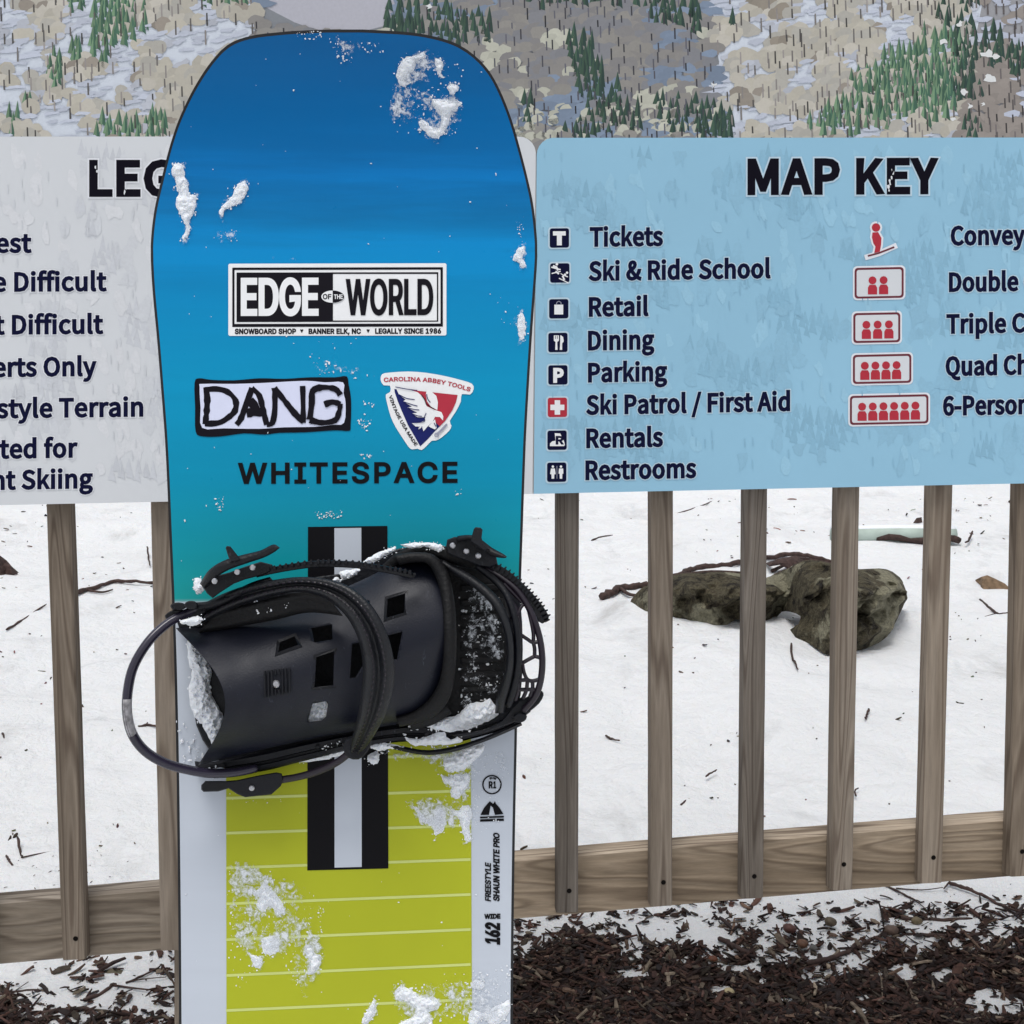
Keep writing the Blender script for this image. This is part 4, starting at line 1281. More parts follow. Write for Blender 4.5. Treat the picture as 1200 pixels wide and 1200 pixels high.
o = lump_on_ground('dead_leaf', LEAF3, 1150, .008, simple('olive_leaf', lin(92, 86, 70), .8, .3, 60), '', '', 4, .004, None, 2)
tag(o, 'olive brown leaf lying on twigs below the left rail', 'leaf')


def pebble(label, px, py, r, c, cat='acorn', name='acorn', parent=None):
    p = G(px, py + r * .6)
    s = (p - CAM).length / F * r
    bm = bmesh.new()
    bmesh.ops.create_icosphere(bm, subdivisions=2, radius=1)
    sd0 = R() * 50
    for v in bm.verts:
        k = 1 + .22 * noise.noise(v.co * 1.3 + Vector((sd0, 0, 0)))
        v.co = Vector((v.co.x * s * k * 1.15, v.co.y * s * k, v.co.z * s * k * .8))
    V = [tuple(v.co + p + Vector((0, 0, s * .55 + .006))) for v in bm.verts]
    Fv = [tuple(v.index for v in f.verts) for f in bm.faces]
    bm.free()
    o = mk(name, V, Fv, simple('pebble_' + name, c, .6, .35, 120), smooth=True)
    tag(o, label, cat, 'acorns and pebbles on the mulch')


pebble('reddish brown acorn on snow left of the thick stick', 925, 1091, 6.5, lin(82, 50, 44))
pebble('round brown acorn with pale tip, just above the thick stick end', 940, 1109, 6, lin(92, 62, 44))
pebble('brown oval acorn at the upper end of the thick stick', 1044, 1093, 7, lin(84, 66, 56))
pebble('tan leaf-coloured pebble amid dark bark, right of centre', 1074, 1082, 5, lin(104, 92, 68), 'pebble', 'pebble')
pebble('grey pebble on snow just right of the brown acorns', 953, 1114, 4, lin(88, 86, 84), 'pebble', 'pebble')
pebble('pale tan pebble in the dense bark below the rail', 854, 1166, 5.5, lin(172, 158, 122), 'pebble', 'pebble')
pebble('cream pebble in bark nearest the bottom of the board', 740, 1167, 3.5, lin(196, 190, 168), 'pebble', 'pebble')
pebble('orange brown leaf scrap at the edge of the mulch', 835, 1127, 4.5, lin(104, 58, 34), 'leaf', 'leaf_scrap')
pebble('olive brown nut on the gravelly snow left of the thick stick', 973, 1083, 6, lin(78, 66, 50), 'acorn', 'acorn')

# ------------------------------------------------------------------ the fence
M['rail_top'] = wood_mat('pale_lit_top', 'x', lin(170, 160, 148), lin(150, 140, 128), lin(112, 102, 92))
fence = thing('wooden_fence', FENCE.at(600, 1080), 'weathered grey-brown wooden fence with square balusters carrying the map sign', 'fence')
PW, PD = .0335, .027


def bar(name, a, b, wd, dp, m, parent, side=None, chamf=.0025, face=0.0, cut=0.0):
    """squared timber whose front face runs from a to b"""
    ax = (b - a).normalized()
    s = side or FENCE.U
    s = (s - ax * s.dot(ax)).normalized()
    n = ax.cross(s).normalized()
    if n.dot(FWD) < 0: n = -n
    prof = [(-wd / 2 + chamf, 0), (wd / 2 - chamf, 0), (wd / 2, chamf), (wd / 2, dp), (-wd / 2, dp), (-wd / 2, chamf)]
    L = (b - a).length
    st = max(2, int(L / .06))
    V = []
    for i in range(st + 1):
        t = i / st
        for k, (x, z) in enumerate(prof):
            j = .0006 * noise.noise(Vector((i * .7, k * 3.1, a.x * 9)))
            e = 0
            if i == st: e = -cut * (1 - z / dp) if z < dp * .5 else 0
            V.append(a + ax * (t * L + e) + s * (x + j) + n * z)
    k = len(prof)
    Fq = []
    for i in range(st):
        for j in range(k):
            l = (j + 1) % k
            Fq.append((i * k + j, i * k + l, (i + 1) * k + l, (i + 1) * k + j))
    Fq.append(tuple(range(k))[::-1]); Fq.append(tuple(st * k + j for j in range(k)))
    # object space aligned with the timber so that the grain runs along it
    off = WLOC.get(parent.name, parent.location.copy())
    o = mk(name, V, Fq, m, parent)
    return o, (a + ax * L), n, s


# front-face centres: (x just under the sign, x at the foot, y of the foot, y of the screw or None)
PICKETS = [(-48, -28, 1139, 1116), (67.5, 86.5, 1127, 1100), (190, 201.5, 1116, None), (306, 313, 1104, 1078), (424, 428, 1093, 1067), (543, 545, 1082, 1056), (665.5, 665, 1071.5, 1044),
           (776, 775.5, 1064, 1034), (886.5, 882, 1055, 1027), (995, 987, 1045, 1013), (1104, 1092, 1037, 1005), (1206, 1196, 1029, 998), (1316, 1300, 1020, 990)]
rngs = random.getstate()
for xt, xb, yb, sy in PICKETS:
    sl = (xb - xt) / (yb - 585)
    a = FENCE.at(xt - sl * 150, 435)
    b = FENCE.at(xb, yb)
    # the baluster runs on upwards behind the sign
    a = b + (a - b) * 1.75
    o, e, n, s = bar('baluster', a, b, PW, PD, M['picket'], fence, cut=.003)
    if sy:
        c = FENCE.at(xb + 2, sy, .0006)
        mb = MB()
        P = [c + s * (.0038 * math.cos(t * math.pi / 5)) + Vector((0, 0, 1)) * (.0038 * math.sin(t * math.pi / 5)) for t in range(10)]
        Q = [c + s * (.0026 * math.cos(t * math.pi / 5)) + Vector((0, 0, 1)) * (.0026 * math.sin(t * math.pi / 5)) - n * .0002 for t in range(10)]
        mb.add(P + Q + [c - n * .0003], [(i, (i + 1) % 10, 10 + (i + 1) % 10, 10 + i) for i in range(10)] + [(10 + i, 10 + (i + 1) % 10, 20) for i in range(10)])
        sc_o = mb.build('screw', M['screw'], o)  # flat disc, its near-black colour painting the shade of a sunk screw
# rails: a lower one and the upper one hidden behind the sign, each in two lengths meeting at the post
BACK = -PD - .0015


def rail(x0, yt0, yb0, x1, yt1, yb1, name='rail'):
    a = FENCE.at(x0, (yt0 + yb0) / 2, BACK); b = FENCE.at(x1, (yt1 + yb1) / 2, BACK)
    hgt = (FENCE.at(x0, yt0, BACK) - FENCE.at(x0, yb0, BACK)).length
    r = bar(name, a, b, hgt, .038, M['rail'], fence, side=Vector((0, 0, 1)))
    # the upper face is coloured paler, painting in the light it catches
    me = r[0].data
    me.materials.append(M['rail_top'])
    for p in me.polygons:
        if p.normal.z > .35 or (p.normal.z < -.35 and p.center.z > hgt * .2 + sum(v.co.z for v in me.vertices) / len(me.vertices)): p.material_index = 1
    return r


def ry(x, y0, y1):
    return y0 + (y1 - y0) * x / 1190


rail(-260, ry(-260, 1058, 960), ry(-260, 1130, 1026), 196, ry(196, 1058, 960), ry(196, 1130, 1026))
rail(265, ry(265, 1058, 960), ry(265, 1130, 1026), 1480, ry(1480, 1058, 960), ry(1480, 1130, 1026))
rail(-260, 208, 280, 196, 206, 278)
rail(265, 206, 278, 1480, 200, 270)
a = FENCE.at(231, -260, BACK); b = FENCE.at(238, 1215, BACK)
g = b.copy(); g.z = ground_z(b.x, b.y) - .12
b = a + (b - a) * ((g.z - a.z) / (b.z - a.z))
bar('post', a, b, .088, .088, M['picket'], fence, chamf=.004)

# ------------------------------------------------------------------ the printed trail map sign on the balusters
sign = thing('map_sign', SIGN.at(600, 575, -.002), 'printed ski trail map sign with grey LEGEND and blue MAP KEY panels on fence', 'sign')


def yb_sign(x): return 592 - 25.5 * x / 1200


XL, XR, YT = -180, 1430, -190
q = [(XL, YT), (XR, YT), (XR, yb_sign(XR)), (XL, yb_sign(XL))]
prism(SIGN, q, -.004, 0, bev=.6).build('backing_panel', M['sign_edge'], sign)


def blob(cx, cy, rx, ry, n=11, w_=.2, lean=0):
    s = R() * 40
    P = []
    for k in range(n):
        a = 2 * math.pi * k / n
        q = 1 + w_ * 1.6 * noise.noise(Vector((math.cos(a) * 1.3 + s, math.sin(a) * 1.3, s)))
        P.append((cx + rx * q * math.cos(a) + lean * math.sin(a) * ry, cy + ry * q * math.sin(a)))
    return P


def tint(c, k=.06):
    q = 1 + (R() - .5) * 2 * k
    return tuple(min(255, max(0, x * q)) for x in c)


class Print:
    """many small flat printed shapes, each a hair above the one below"""
    def __init__(self, surf, h0, step): self.s, self.h0, self.st, self.mb = surf, h0, step, MB()

    def put(self, P, lev, rgb):
        h = self.h0 + lev * self.st
        if area(P) > 0: P = P[::-1]
        v = [self.s.at(x, y, h) for x, y in P]
        n = len(v)
        a, b, c = v[0], v[n // 3], v[2 * n // 3]
        idx = tuple(range(n)) if (b - a).cross(c - a).dot(self.s.N) > 0 else tuple(range(n))[::-1]
        self.mb.add(v, [idx], lin(*rgb))


SNOWC, SHADE = (212, 219, 230), (186, 190, 200)
BEIGE = [(190, 185, 172), (184, 179, 167), (196, 191, 180), (178, 175, 167)]
TAUPE = [(142, 139, 136), (136, 134, 134), (147, 144, 139), (132, 133, 138)]
CREAM = (190, 190, 176)
SLATE = (126, 141, 162)


def zone(x, y):
    if 310 < x < 470 and y < 40 - abs(x - 395) * .14 or y < 0 and 296 + y * .1 < x < 500 - y * .8: return 'sky'
    e = 12 * noise.noise(Vector((y / 20, 3, 0)))
    if 300 < x < 840 + e - max(0, 60 - y) * .1: return 'shade'
    if x > 1125 + e + (160 - y) * .16: return 'dusk'
    return 'light'


GREEN = [  # clusters of conifers: centre, radii, tree shade
    (140, 22, 34, 36, 0), (118, 58, 16, 26, 0), (65, 90, 11, 20, 0), (88, 64, 10, 10, 0), (33, 125, 6, 12, 0), (16, 150, 10, 14, 0), (150, 156, 42, 14, 0), (185, 150, 14, 14, 0),
    (90, 8, 12, 12, 0), (252, 4, 40, 6, 0), (490, 24, 42, 26, 1), (528, 40, 22, 24, 1), (560, 38, 22, 18, 1), (470, 40, 22, 12, 1), (638, 2, 24, 12, 1), (700, 0, 60, 8, 1), (785, 14, 32, 20, 1),
    (680, 66, 18, 26, 1), (692, 100, 18, 26, 1), (722, 118, 12, 14, 1), (618, 138, 10, 20, 1), (708, 138, 24, 22, 1), (680, 158, 22, 10, 1), (742, 144, 14, 20, 1), (775, 132, 8, 14, 1),
    (794, 140, 14, 22, 1), (832, 150, 20, 20, 1), (815, 20, 10, 26, 1), (857, 38, 5, 8, 1), (815, 132, 12, 14, 1),
    (1100, 70, 34, 30, 0), (1078, 100, 44, 34, 0), (1040, 120, 40, 30, 0), (1060, 75, 30, 18, 0), (1000, 140, 40, 18, 0), (965, 154, 22, 10, 0), (1090, 125, 34, 24, 0), (1020, 100, 26, 14, 0),
    (1132, 60, 16, 50, 1), (1126, 95, 18, 34, 1), (1140, 112, 14, 16, 1), (1106, 22, 8, 16, 1), (1163, 62, 16, 24, 1), (1190, 74, 14, 18, 1), (1140, 156, 12, 14, 1), (1130, 2, 24, 8, 1),
    (1240, 60, 40, 40, 1), (-120, 60, 30, 50, 0), (40, -100, 40, 30, 0), (150, -60, 40, 30, 0), (240, -140, 30, 20, 0), (620, -60, 40, 30, 1), (760, -110, 50, 30, 1), (900, -80, 40, 40, 0), (1010, -140, 60, 20, 0), (1130, -70, 40, 40, 1), (1280, -110, 60, 40, 1), (1380, 20, 30, 60, 1), (1300, 120, 60, 40, 1), (-60, 40, 40, 60, 0), (-20, 140, 16, 16, 0), (850, 150, 14, 16, 1)]


OPEN = [(848, 96, 16, 24), (884, 82, 18, 13), (870, 135, 32, 14), (915, 142, 26, 14), (946, 82, 16, 12), (998, 66, 16, 9), (860, 12, 14, 10), (1060, 26, 14, 12), (28, 58, 26, 12), (95, 22, 10, 16), (60, 118, 26, 16), (92, 98, 16, 12),
        (150, 44, 14, 9), (176, 38, 20, 12), (45, 140, 34, 9), (20, 108, 10, 10), (235, 14, 20, 8), (120, 140, 14, 9), (1150, 20, 14, 16)]


def art():
    pr = Print(SIGN, .0002, 3.8e-6)
    # the ground of the picture: snow, shade and sky
    pr.put([(XL, YT), (XR, YT), (XR, 175), (XL, 175)], 0, SNOWC)
    dk = [(300, 175), (296, -190), (860, -190)] + [(840 + 12 * noise.noise(Vector((y / 20, 3, 0))) - max(0, 60 - y) * .1, y) for y in range(-180, 176, 12)]
    pr.put(dk, 2, (134, 138, 144))
    pr.put([(1152, 0), (1180, -190), (XR, -190), (XR, 175), (1120, 175), (1128, 120), (1140, 60)], 2, (158, 158, 162))
    pr.put([(292, -190), (296, 0), (318, 12), (345, 26), (372, 36), (420, 38), (452, 30), (470, 18), (492, 4), (520, -20), (640, -190)], 4, (184, 184, 194))
    y = -180.0
    row = 0
    while y < 170:
        x = XL + 8 + (R() * 8)
        i = 0
        while x < XR - 12:
            xx, yy = x + (R() - .5) * 7, y + (R() - .5) * 7
            z = zone(xx, yy)
            lev = 6 + row * 9 + i % 7
            n1 = noise.noise(Vector((xx / 48, yy / 22, 1.5))) + .35 * noise.noise(Vector((xx / 15, yy / 10, 7)))
            if any(((xx - a) / c) ** 2 + ((yy - b) / d) ** 2 < 1 for a, b, c, d in OPEN): n1 -= .6
            if z == 'sky' or (240 < xx < 575 and yy > 75) or (300 < xx < 520 and 48 < yy):
                x += 10; i += 1; continue
            if z == 'light':
                if n1 > .0:
                    c = tint(random.choice(BEIGE), .025)
                    if R() < .05: c = tint((150, 142, 132))
                    if 880 < xx < 925 and yy < 50: c = tint((146, 138, 126)) if R() < .6 else c
                    pr.put(blob(xx, yy, 8 + 4 * R(), 7 + 3 * R()), lev, c)
                elif n1 > -.1:
                    pr.put(blob(xx, yy, 5 + 4 * R(), 3.5 + 3 * R(), 9, .4, -.5), lev, tint(SHADE, .05))
                elif R() < .5:
                    pr.put(blob(xx, yy, 6 + 5 * R(), 1.6 + 2 * R(), 9, .6, -1.6), lev, tint((194, 200, 214), .04))
                if R() < (.46 if n1 > -.06 else .10):
                    k = .6 + R() * 1.0
                    hgt = 8 + 9 * R()
                    pr.put([(xx - .8, yy), (xx + .9, yy), (xx + 1.5, yy + hgt), (xx - .5, yy + hgt)], lev + 22, tuple(v * k for v in (104, 100, 98)))
            elif z == 'shade':
                if n1 > .36 and yy > 35:
                    pr.put(blob(xx, yy, 7 + 3 * R(), 6 + 2 * R()), lev, tint(CREAM, .05))
                elif n1 > -.24:
                    pr.put(blob(xx, yy, 9 + 4 * R(), 6 + 3 * R()), lev, tint(random.choice(TAUPE), .02))
                else:
                    pr.put(blob(xx, yy, 9 + 6 * R(), 4 + 3 * R(), 9, .4), lev, tint(SLATE, .06))
                if yy > 125 and R() < .45: pr.put(blob(xx, yy, 7, 6), lev + 1, tint(CREAM, .06))
                if R() < .34:
                    k = .5 + R() * .9
                    hgt = 8 + 6 * R()
                    pr.put([(xx - .8, yy), (xx + .9, yy), (xx + 1.3, yy + hgt), (xx - .4, yy + hgt)], lev + 22, tuple(v * k for v in (76, 76, 84)))
            else:
                if n1 > -.15:
                    pr.put(blob(xx, yy, 8 + 3 * R(), 6 + 2 * R()), lev, tint((150, 142, 136), .05))
                elif R() < .5:
                    pr.put(blob(xx, yy, 7 + 4 * R(), 3 + 2 * R(), 9, .4), lev, tint((186, 192, 208), .05))
                if R() < .42:
                    k = .5 + R() * .8
                    hgt = 8 + 6 * R()
                    pr.put([(xx - .8, yy), (xx + .9, yy), (xx + 1.5, yy + hgt), (xx - .4, yy + hgt)], lev + 22, tuple(v * k for v in (96, 90, 90)))
            x += 10
            i += 1
        # conifers of this row, two-toned spikes
        for cx, cy, rx, ry, sh in GREEN:
            if abs(y + 6 - cy) > ry: continue
            wdt = rx * math.sqrt(max(0, 1 - ((y + 6 - cy) / ry) ** 2))
            k = int(wdt * 2 / 10.5) + (1 if R() < .5 else 0)
            for j in range(k):
                tx = cx - wdt + (j + .5) * 2 * wdt / max(k, 1) + (R() - .5) * 4
                ty = y + 6 + (R() - .5) * 6
                hh, ww = 16 + 8 * R(), 4.0 + 1.6 * R()
                if 240 < tx < 575 and ty > 80: continue
                c1, c2 = ((112, 142, 112), (66, 102, 84)) if sh == 0 else ((62, 88, 72), (44, 68, 62))
                c1, c2 = tint(c1, .12), tint(c2, .12)
                sk = 2.2 + R()
                lv = 6 + row * 9 + 9 + j % 4 * 2
                pr.put([(tx, ty - hh), (tx - ww, ty - 1), (tx, ty)], lv, c1)
                pr.put([(tx, ty - hh), (tx - .3, ty - .6), (tx + ww * .8, ty + sk), (tx + ww * .5, ty - hh * .45)], lv + 1, c2)
        y += 8.5
        row += 1
    # flecks of real white where the print has weathered off
    for cx, cy, r in ((1157, 64, 6), (1164, 66, 5), (1161, 92, 5.5), (1106, 48, 5), (1124, 28, 3), (1137, 124, 4), (1129, 108, 4), (1152, 122, 3), (503, 8, 4), (1160, 90, 4), (1118, 140, 3), (836, 100, 4)):
        pr.put(blob(cx, cy, r, r * .7, 9, .9), 390 + int(r), (226, 228, 228))
    o = pr.mb.build('map_illustration', M['art'], sign)
    o['label'] = 'printed winter hillside with bare beige trees and green conifers'


art()
GR = [(XL, 160), (608, 160)] + [(608 + 20 * math.sin(a), 180 - 20 * math.cos(a)) for a in (.3, .6, .9, 1.2, 1.5)] + [(624, yb_sign(624)), (XL, yb_sign(XL))]
BLp = [(1420, 161)] + [(1425, yb_sign(1425)), (625.5, yb_sign(625))] + [(649 - 20 * math.cos(a), 181.5 - 20 * math.sin(a)) for a in (0, .25, .55, .85, 1.15, 1.4, 1.57)]
flat('legend_panel', SIGN, [GR], .0018, M['panel_grey'], sign)
flat('map_key_panel', SIGN, [BLp], .0018, M['panel_blue'], sign)


def ghosts(name, x0, x1, base, dark, light, den):
    pr = Print(SIGN, .00185, 6e-6)
    row = 0
    y = 184.0
    while y < yb_sign(x1) - 10:
        x = x0 + 8 + R() * 6
        i = 0
        while x < x1 - 8:
            xx, yy = x + (R() - .5) * 6, y + (R() - .5) * 6
            n1 = noise.noise(Vector((xx / 80, yy / 60, 11))) + .4 * noise.noise(Vector((xx / 24, yy / 18, 3)))
            lev = (row * 5 + i % 5) % 60
            if yy < yb_sign(xx) - 24:
                if n1 > .22 and R() < den:
                    hh, ww = 13 + 8 * R(), 3.4 + 2 * R()
                    c = tint(dark, .02)
                    pr.put([(xx, yy - hh), (xx - ww, yy), (xx + ww * .2, yy + 1), (xx + ww, yy + 4)], lev, c)
                elif n1 > .10 and R() < .5 * den:
                    pr.put(blob(xx, yy, 5 + 4 * R(), 8 + 7 * R(), 9, .6), lev, tint(tuple((a + b) / 2 for a, b in zip(base, dark)), .015))
                elif n1 < -.12 and R() < .12:
                    pr.put(blob(xx, yy, 4 + 3 * R(), 7 + 6 * R(), 9, .6, .2), lev, tint(light, .01))
                if R() < .10:
                    pr.put([(xx - .7, yy - 7), (xx + .7, yy - 7), (xx + 1.1, yy + 3), (xx - .4, yy + 3)], lev + 61, tint(tuple((a * .4 + b * .6) for a, b in zip(base, dark)), .02))
            x += 9.5
            i += 1
        y += 8
        row += 1
    pr.mb.build(name, M['art'], sign)['kind'] = 'stuff'


ghosts('key_panel_pattern', 628, 1290, (150, 196, 221), (138, 184, 209), (154, 200, 224), .85)
ghosts('legend_panel_pattern', -60, 240, (216, 219, 223), (206, 209, 215), (220, 222, 226), .9)

HB, HI, HG = .0024, .0027, .0029


def line(s, x0, x1, yb, cap, sl, bold, ink='ink', halo=1.15, font='S', track=8):
    x0, x1 = x0 + bold, x1 - bold
    P = text_polys(font, s, x0, x1, yb - bold * .7, cap - bold * 1.2, sl, bold, track=track)
    H = text_polys(font, s, x0, x1, yb - bold * .7, cap - bold * 1.2, sl, bold + halo, track=track)
    hl = flat('lettering_outline', SIGN, H, HB, M['halo'] if x0 > 610 else M['halo_white'], sign)
    o = flat('lettering', SIGN, P, HI, M[ink], sign)
    o['label'] = 'printed words "%s"' % s


line('MAP KEY', 876, 1099.5, 228, 41, -.005, 2.4, 'ink_black', 2, track=14)
line('LEGEND', 104.5, 320, 230, 41.5, 0, 2.4, 'ink_black', 2, track=14)
for s, x0, x1, yb, sl in (('Easiest', -61, 37, 296, -.004), ('More Difficult', -60, 125, 341, -.006), ('Most Difficult', -59, 121, 391, -.008), ('Experts Only', -56, 113, 440.5, -.01),
                          ('Freestyle Terrain', -63, 168, 488, -.012), ('Designated for', -107, 91, 536, -.016), ('Night Skiing', -54, 109, 572, -.018)):
    line(s, x0, x1, yb - sl * (x1 - x0), 22.3, sl, 1.2)
for s, x0, x1, yb, sl in (('Tickets', 691, 777, 289, -.012), ('Ski & Ride School', 690, 903, 329, -.015), ('Retail', 690, 760, 371, -.015), ('Dining', 689, 767, 410.5, -.016),
                          ('Parking', 689, 782, 448, -.017), ('Ski Patrol / First Aid', 687, 926, 486, -.019), ('Rentals', 687, 777, 525, -.019), ('Restrooms', 686, 816, 562.5, -.02),
                          ('Conveyor', 1114, 1227, 287.5, -.012), ('Double Chair', 1112, 1262, 342, -.014), ('Triple Chair', 1109, 1250, 391, -.016), ('Quad Chair', 1108, 1238, 440.5, -.018),
                          ('6-Person Chair', 1105, 1275, 487, -.019)):
    line(s, x0, x1, yb, 22.3, sl, 1.2)

# pictogram squares
LV = HG


def icon(cx, cy, col, glyphs, label):
    sl = -.012
    g0 = flat('pictogram', SIGN, [rrect(cx - 13.2, cy - 13.2, cx + 13.2, cy + 13.2, 4, sl)], HB, M['halo'], sign)
    g0['label'] = label
    flat('field', SIGN, [rrect(cx - 11.3, cy - 11.3, cx + 11.3, cy + 11.3, 2.6, sl)], HI, M[col], g0)
    for i, (P, c) in enumerate(glyphs):
        flat('figure', SIGN, P, LV + .0001 * i, M[c], g0)


W_, I_ = 'st_white', 'ink'
icon(655.5, 279, I_, [([[(648, 271), (663, 271), (663, 276), (658.4, 276), (658.4, 287.5), (652.6, 287.5), (652.6, 276), (648, 276)]], W_)], 'ticket pictogram with a white T')
boarder = [stroke([(648, 311.5), (652, 313), (654, 317)], 2.4), circ(652.6, 309.6, 1.6, 8), stroke([(646, 313), (651, 314.5), (657, 316)], 1.5), stroke([(651, 318), (655, 321)], 2), stroke([(646.5, 320.5), (657, 318)], 1.2)]
skier = [circ(664.5, 319.6, 1.5, 8), stroke([(663, 321), (659.5, 324), (661.5, 328)], 2.3), stroke([(662, 323), (665.5, 324.5)], 1.3), stroke([(655, 326), (666, 331.5)], 1.1), stroke([(657, 320.5), (661, 323)], .9)]
icon(656, 320, I_, [([p], W_) for p in boarder + skier], 'ski and ride school pictogram with boarder and skier')
icon(654.8, 362, I_, [([[(649.6, 357), (660, 357), (660, 368.5), (649.6, 368.5)]], W_), ([stroke([(652, 357.2), (652.6, 354.2), (655, 353), (657.2, 354.2), (657.8, 357.2)], .9)], 'st_grey')], 'shopping bag pictogram')
icon(653.8, 401.5, I_, [([[(649, 393), (655, 393), (655, 399), (653, 401), (653.4, 410), (650.6, 410), (651, 401), (649, 399)]], W_),
                        ([[(657.6, 393), (660, 395), (660.6, 400), (658.8, 402.5), (658.8, 410), (656, 410), (656.4, 402), (656.6, 393)]], W_),
                        ([[(650.6, 393.4), (651.2, 393.4), (651.2, 397), (650.6, 397)]], I_), ([[(652.8, 393.4), (653.4, 393.4), (653.4, 397), (652.8, 397)]], I_)], 'dining pictogram with fork and knife')
icon(653.8, 439.5, I_, [(text_polys('S', 'P', 649.6, 659.4, 447.4, 15, 0, 1.3), W_)], 'parking pictogram with a white P')
icon(653.2, 477.5, 'red', [([[(650, 469), (656.4, 469), (656.4, 474.2), (661.4, 474.2), (661.4, 480.6), (656.4, 480.6), (656.4, 486), (650, 486), (650, 480.6), (645, 480.6), (645, 474.2), (650, 474.2)]], W_)], 'first aid pictogram, white cross on red')
icon(652.8, 516, I_, [([[(650, 507.6), (656.5, 508), (661, 517), (662, 521.5), (661, 522.8), (644.4, 522.8), (644.6, 519.6), (647, 517.2), (651, 516.4)]], W_), (text_polys('S', 'R', 652, 660, 520.2, 8.6, 0, .8), I_)], 'ski boot rental pictogram')
icon(652.4, 553.5, I_, [([circ(647.9, 546.8, 1.5, 8)], W_), ([[(645.6, 549), (650.2, 549), (651.2, 555.5), (649.6, 556), (649.4, 561), (646.4, 561), (646.2, 556), (644.6, 555.5)]], W_),
                        ([circ(657.4, 546.8, 1.5, 8)], W_), ([[(655, 549), (660, 549), (660.2, 555), (659, 555.4), (658.8, 561), (656, 561), (655.8, 555.4), (654.6, 555)]], W_),
                        ([[(652.3, 546), (653, 546), (653, 561), (652.3, 561)]], 'st_grey')], 'restroom pictogram with two figures')

# lift symbols
P1 = [circ(1026.6, 266.6, 5, 14), [(1022.5, 272.5), (1029, 272), (1033, 279), (1032.5, 287), (1031, 295), (1024.5, 296.5), (1026, 289), (1023.5, 285), (1021.8, 278)], stroke([(1017, 300), (1030, 296.5), (1048, 289.5)], 2)]
g0 = flat('pictogram', SIGN, [offset_poly(P1[0], 2.2 if area(P1[0]) > 0 else -2.2)], HB, M['halo_white'], sign)
g0['label'] = 'conveyor lift pictogram, red figure on a board'
flat('halo', SIGN, [offset_poly(P1[1], 2.2 if area(P1[1]) > 0 else -2.2)], HB + .00004, M['halo_white'], g0)
flat('halo', SIGN, [stroke([(1013.5, 302), (1030, 297), (1051, 287.5)], 6.5)], HB + .00008, M['halo_white'], g0)
for k, q in enumerate(P1[:2]): flat('figure', SIGN, [q], HI + .00003 * k, M['red'], g0)
flat('figure', SIGN, [P1[2]], HI + .0001, M['dark_red'], g0)


def lift(x0, y0, x1, y1, n, first, pitch, sl, label):
    g = flat('pictogram', SIGN, [rrect(x0, y0, x1, y1, 5, sl)], HB, M['halo_white'], sign)
    g['label'] = label
    flat('frame', SIGN, [rrect(x0 + 2, y0 + 2, x1 - 2, y1 - 2, 4, sl), rrect(x0 + 4.4, y0 + 4.4, x1 - 4.4, y1 - 4.4, 2.5, sl)], HI, M['dark_red'], g)
    flat('field', SIGN, [rrect(x0 + 4.4, y0 + 4.4, x1 - 4.4, y1 - 4.4, 2.5, sl)], HI - .0001, M['panel_grey'], g)
    for k in range(n):
        cx = first + k * pitch
        by = (y1 - 6.5) + sl * (cx - x0)
        flat('figure', SIGN, [circ(cx, by - 16.5, 4.7, 12), [(cx - 5.4, by), (cx - 5.4, by - 8), (cx - 3.6, by - 11.2), (cx + 3.6, by - 11.2), (cx + 5.4, by - 8), (cx + 5.4, by)]], HG, M['red'], g)


lift(999.5, 312, 1061, 352, 2, 1022.5, 13, -.02, 'double chair pictogram, two red figures')
lift(998, 365, 1057, 404, 3, 1015.3, 13.2, -.02, 'triple chair pictogram, three red figures')
lift(997.5, 414, 1070, 452, 4, 1013.5, 12.4, -.022, 'quad chair pictogram, four red figures')
lift(994, 462, 1090, 500, 6, 1010.3, 12.5, -.022, 'six person chair pictogram, six red figures')
# worn white scratches in the headings
pr = Print(SIGN, .0031, 1e-5)
for i, (x, y, r) in enumerate(((1047, 203, 2), (1045, 208, 1.6), (1043, 213, 2), (1041, 219, 2.2), (1042, 223, 1.2), (112, 196, 1.6), (114, 200, 1.5), (146, 225, 1.8), (148, 221, 1), (1045, 199, 1))):
    pr.put(blob(x, y, r * .6, r * 1.4, 7, .8), i, (226, 228, 232))
pr.mb.build('scratches', M['art'], sign)

# ------------------------------------------------------------------ the snowboard standing upright in the snow
LEFT_E = [(385, 33.9), (345, 35.6), (322, 37.6), (300, 40.2), (279, 45.7), (262.7, 55), (248.7, 70.2), (237, 86.5), (225.3, 106.3), (216, 125), (206.7, 147), (197.5, 176), (188.3, 213), (181, 245),
          (177, 278), (176.6, 305), (179, 345), (184, 398), (188.6, 455), (193, 512), (196, 570), (198, 620), (201, 690), (203.5, 760), (205.5, 840), (207, 920), (208, 1000), (209, 1100), (209.6, 1200)]
RIGHT_E = [(425, 33.9), (462, 35.8), (485, 37.8), (504, 41), (523, 46), (539.7, 53), (553.7, 62.5), (565, 73), (575, 85.5), (584, 101.5), (593, 122), (601.5, 146), (609.5, 174), (618, 207), (625, 240),
           (629, 275), (629.8, 300), (627.6, 335), (623.6, 390), (619.6, 455), (616.5, 512), (614, 580), (612, 640), (609.2, 720), (607, 800), (605.5, 880), (603.8, 960), (602.3, 1060), (601, 1200)]


def edge_local(E):
    return [BOARD.loc(BOARD.at(x, y)) for x, y in catmull(E, 4)]


eL, eR = edge_local(LEFT_E), edge_local(RIGHT_E)
vtop = min(eL[0][1], eR[0][1])
LEN = 1.62
vmid = vtop + LEN / 2
ucen = (eL[-1][0] + eR[-1][0]) / 2
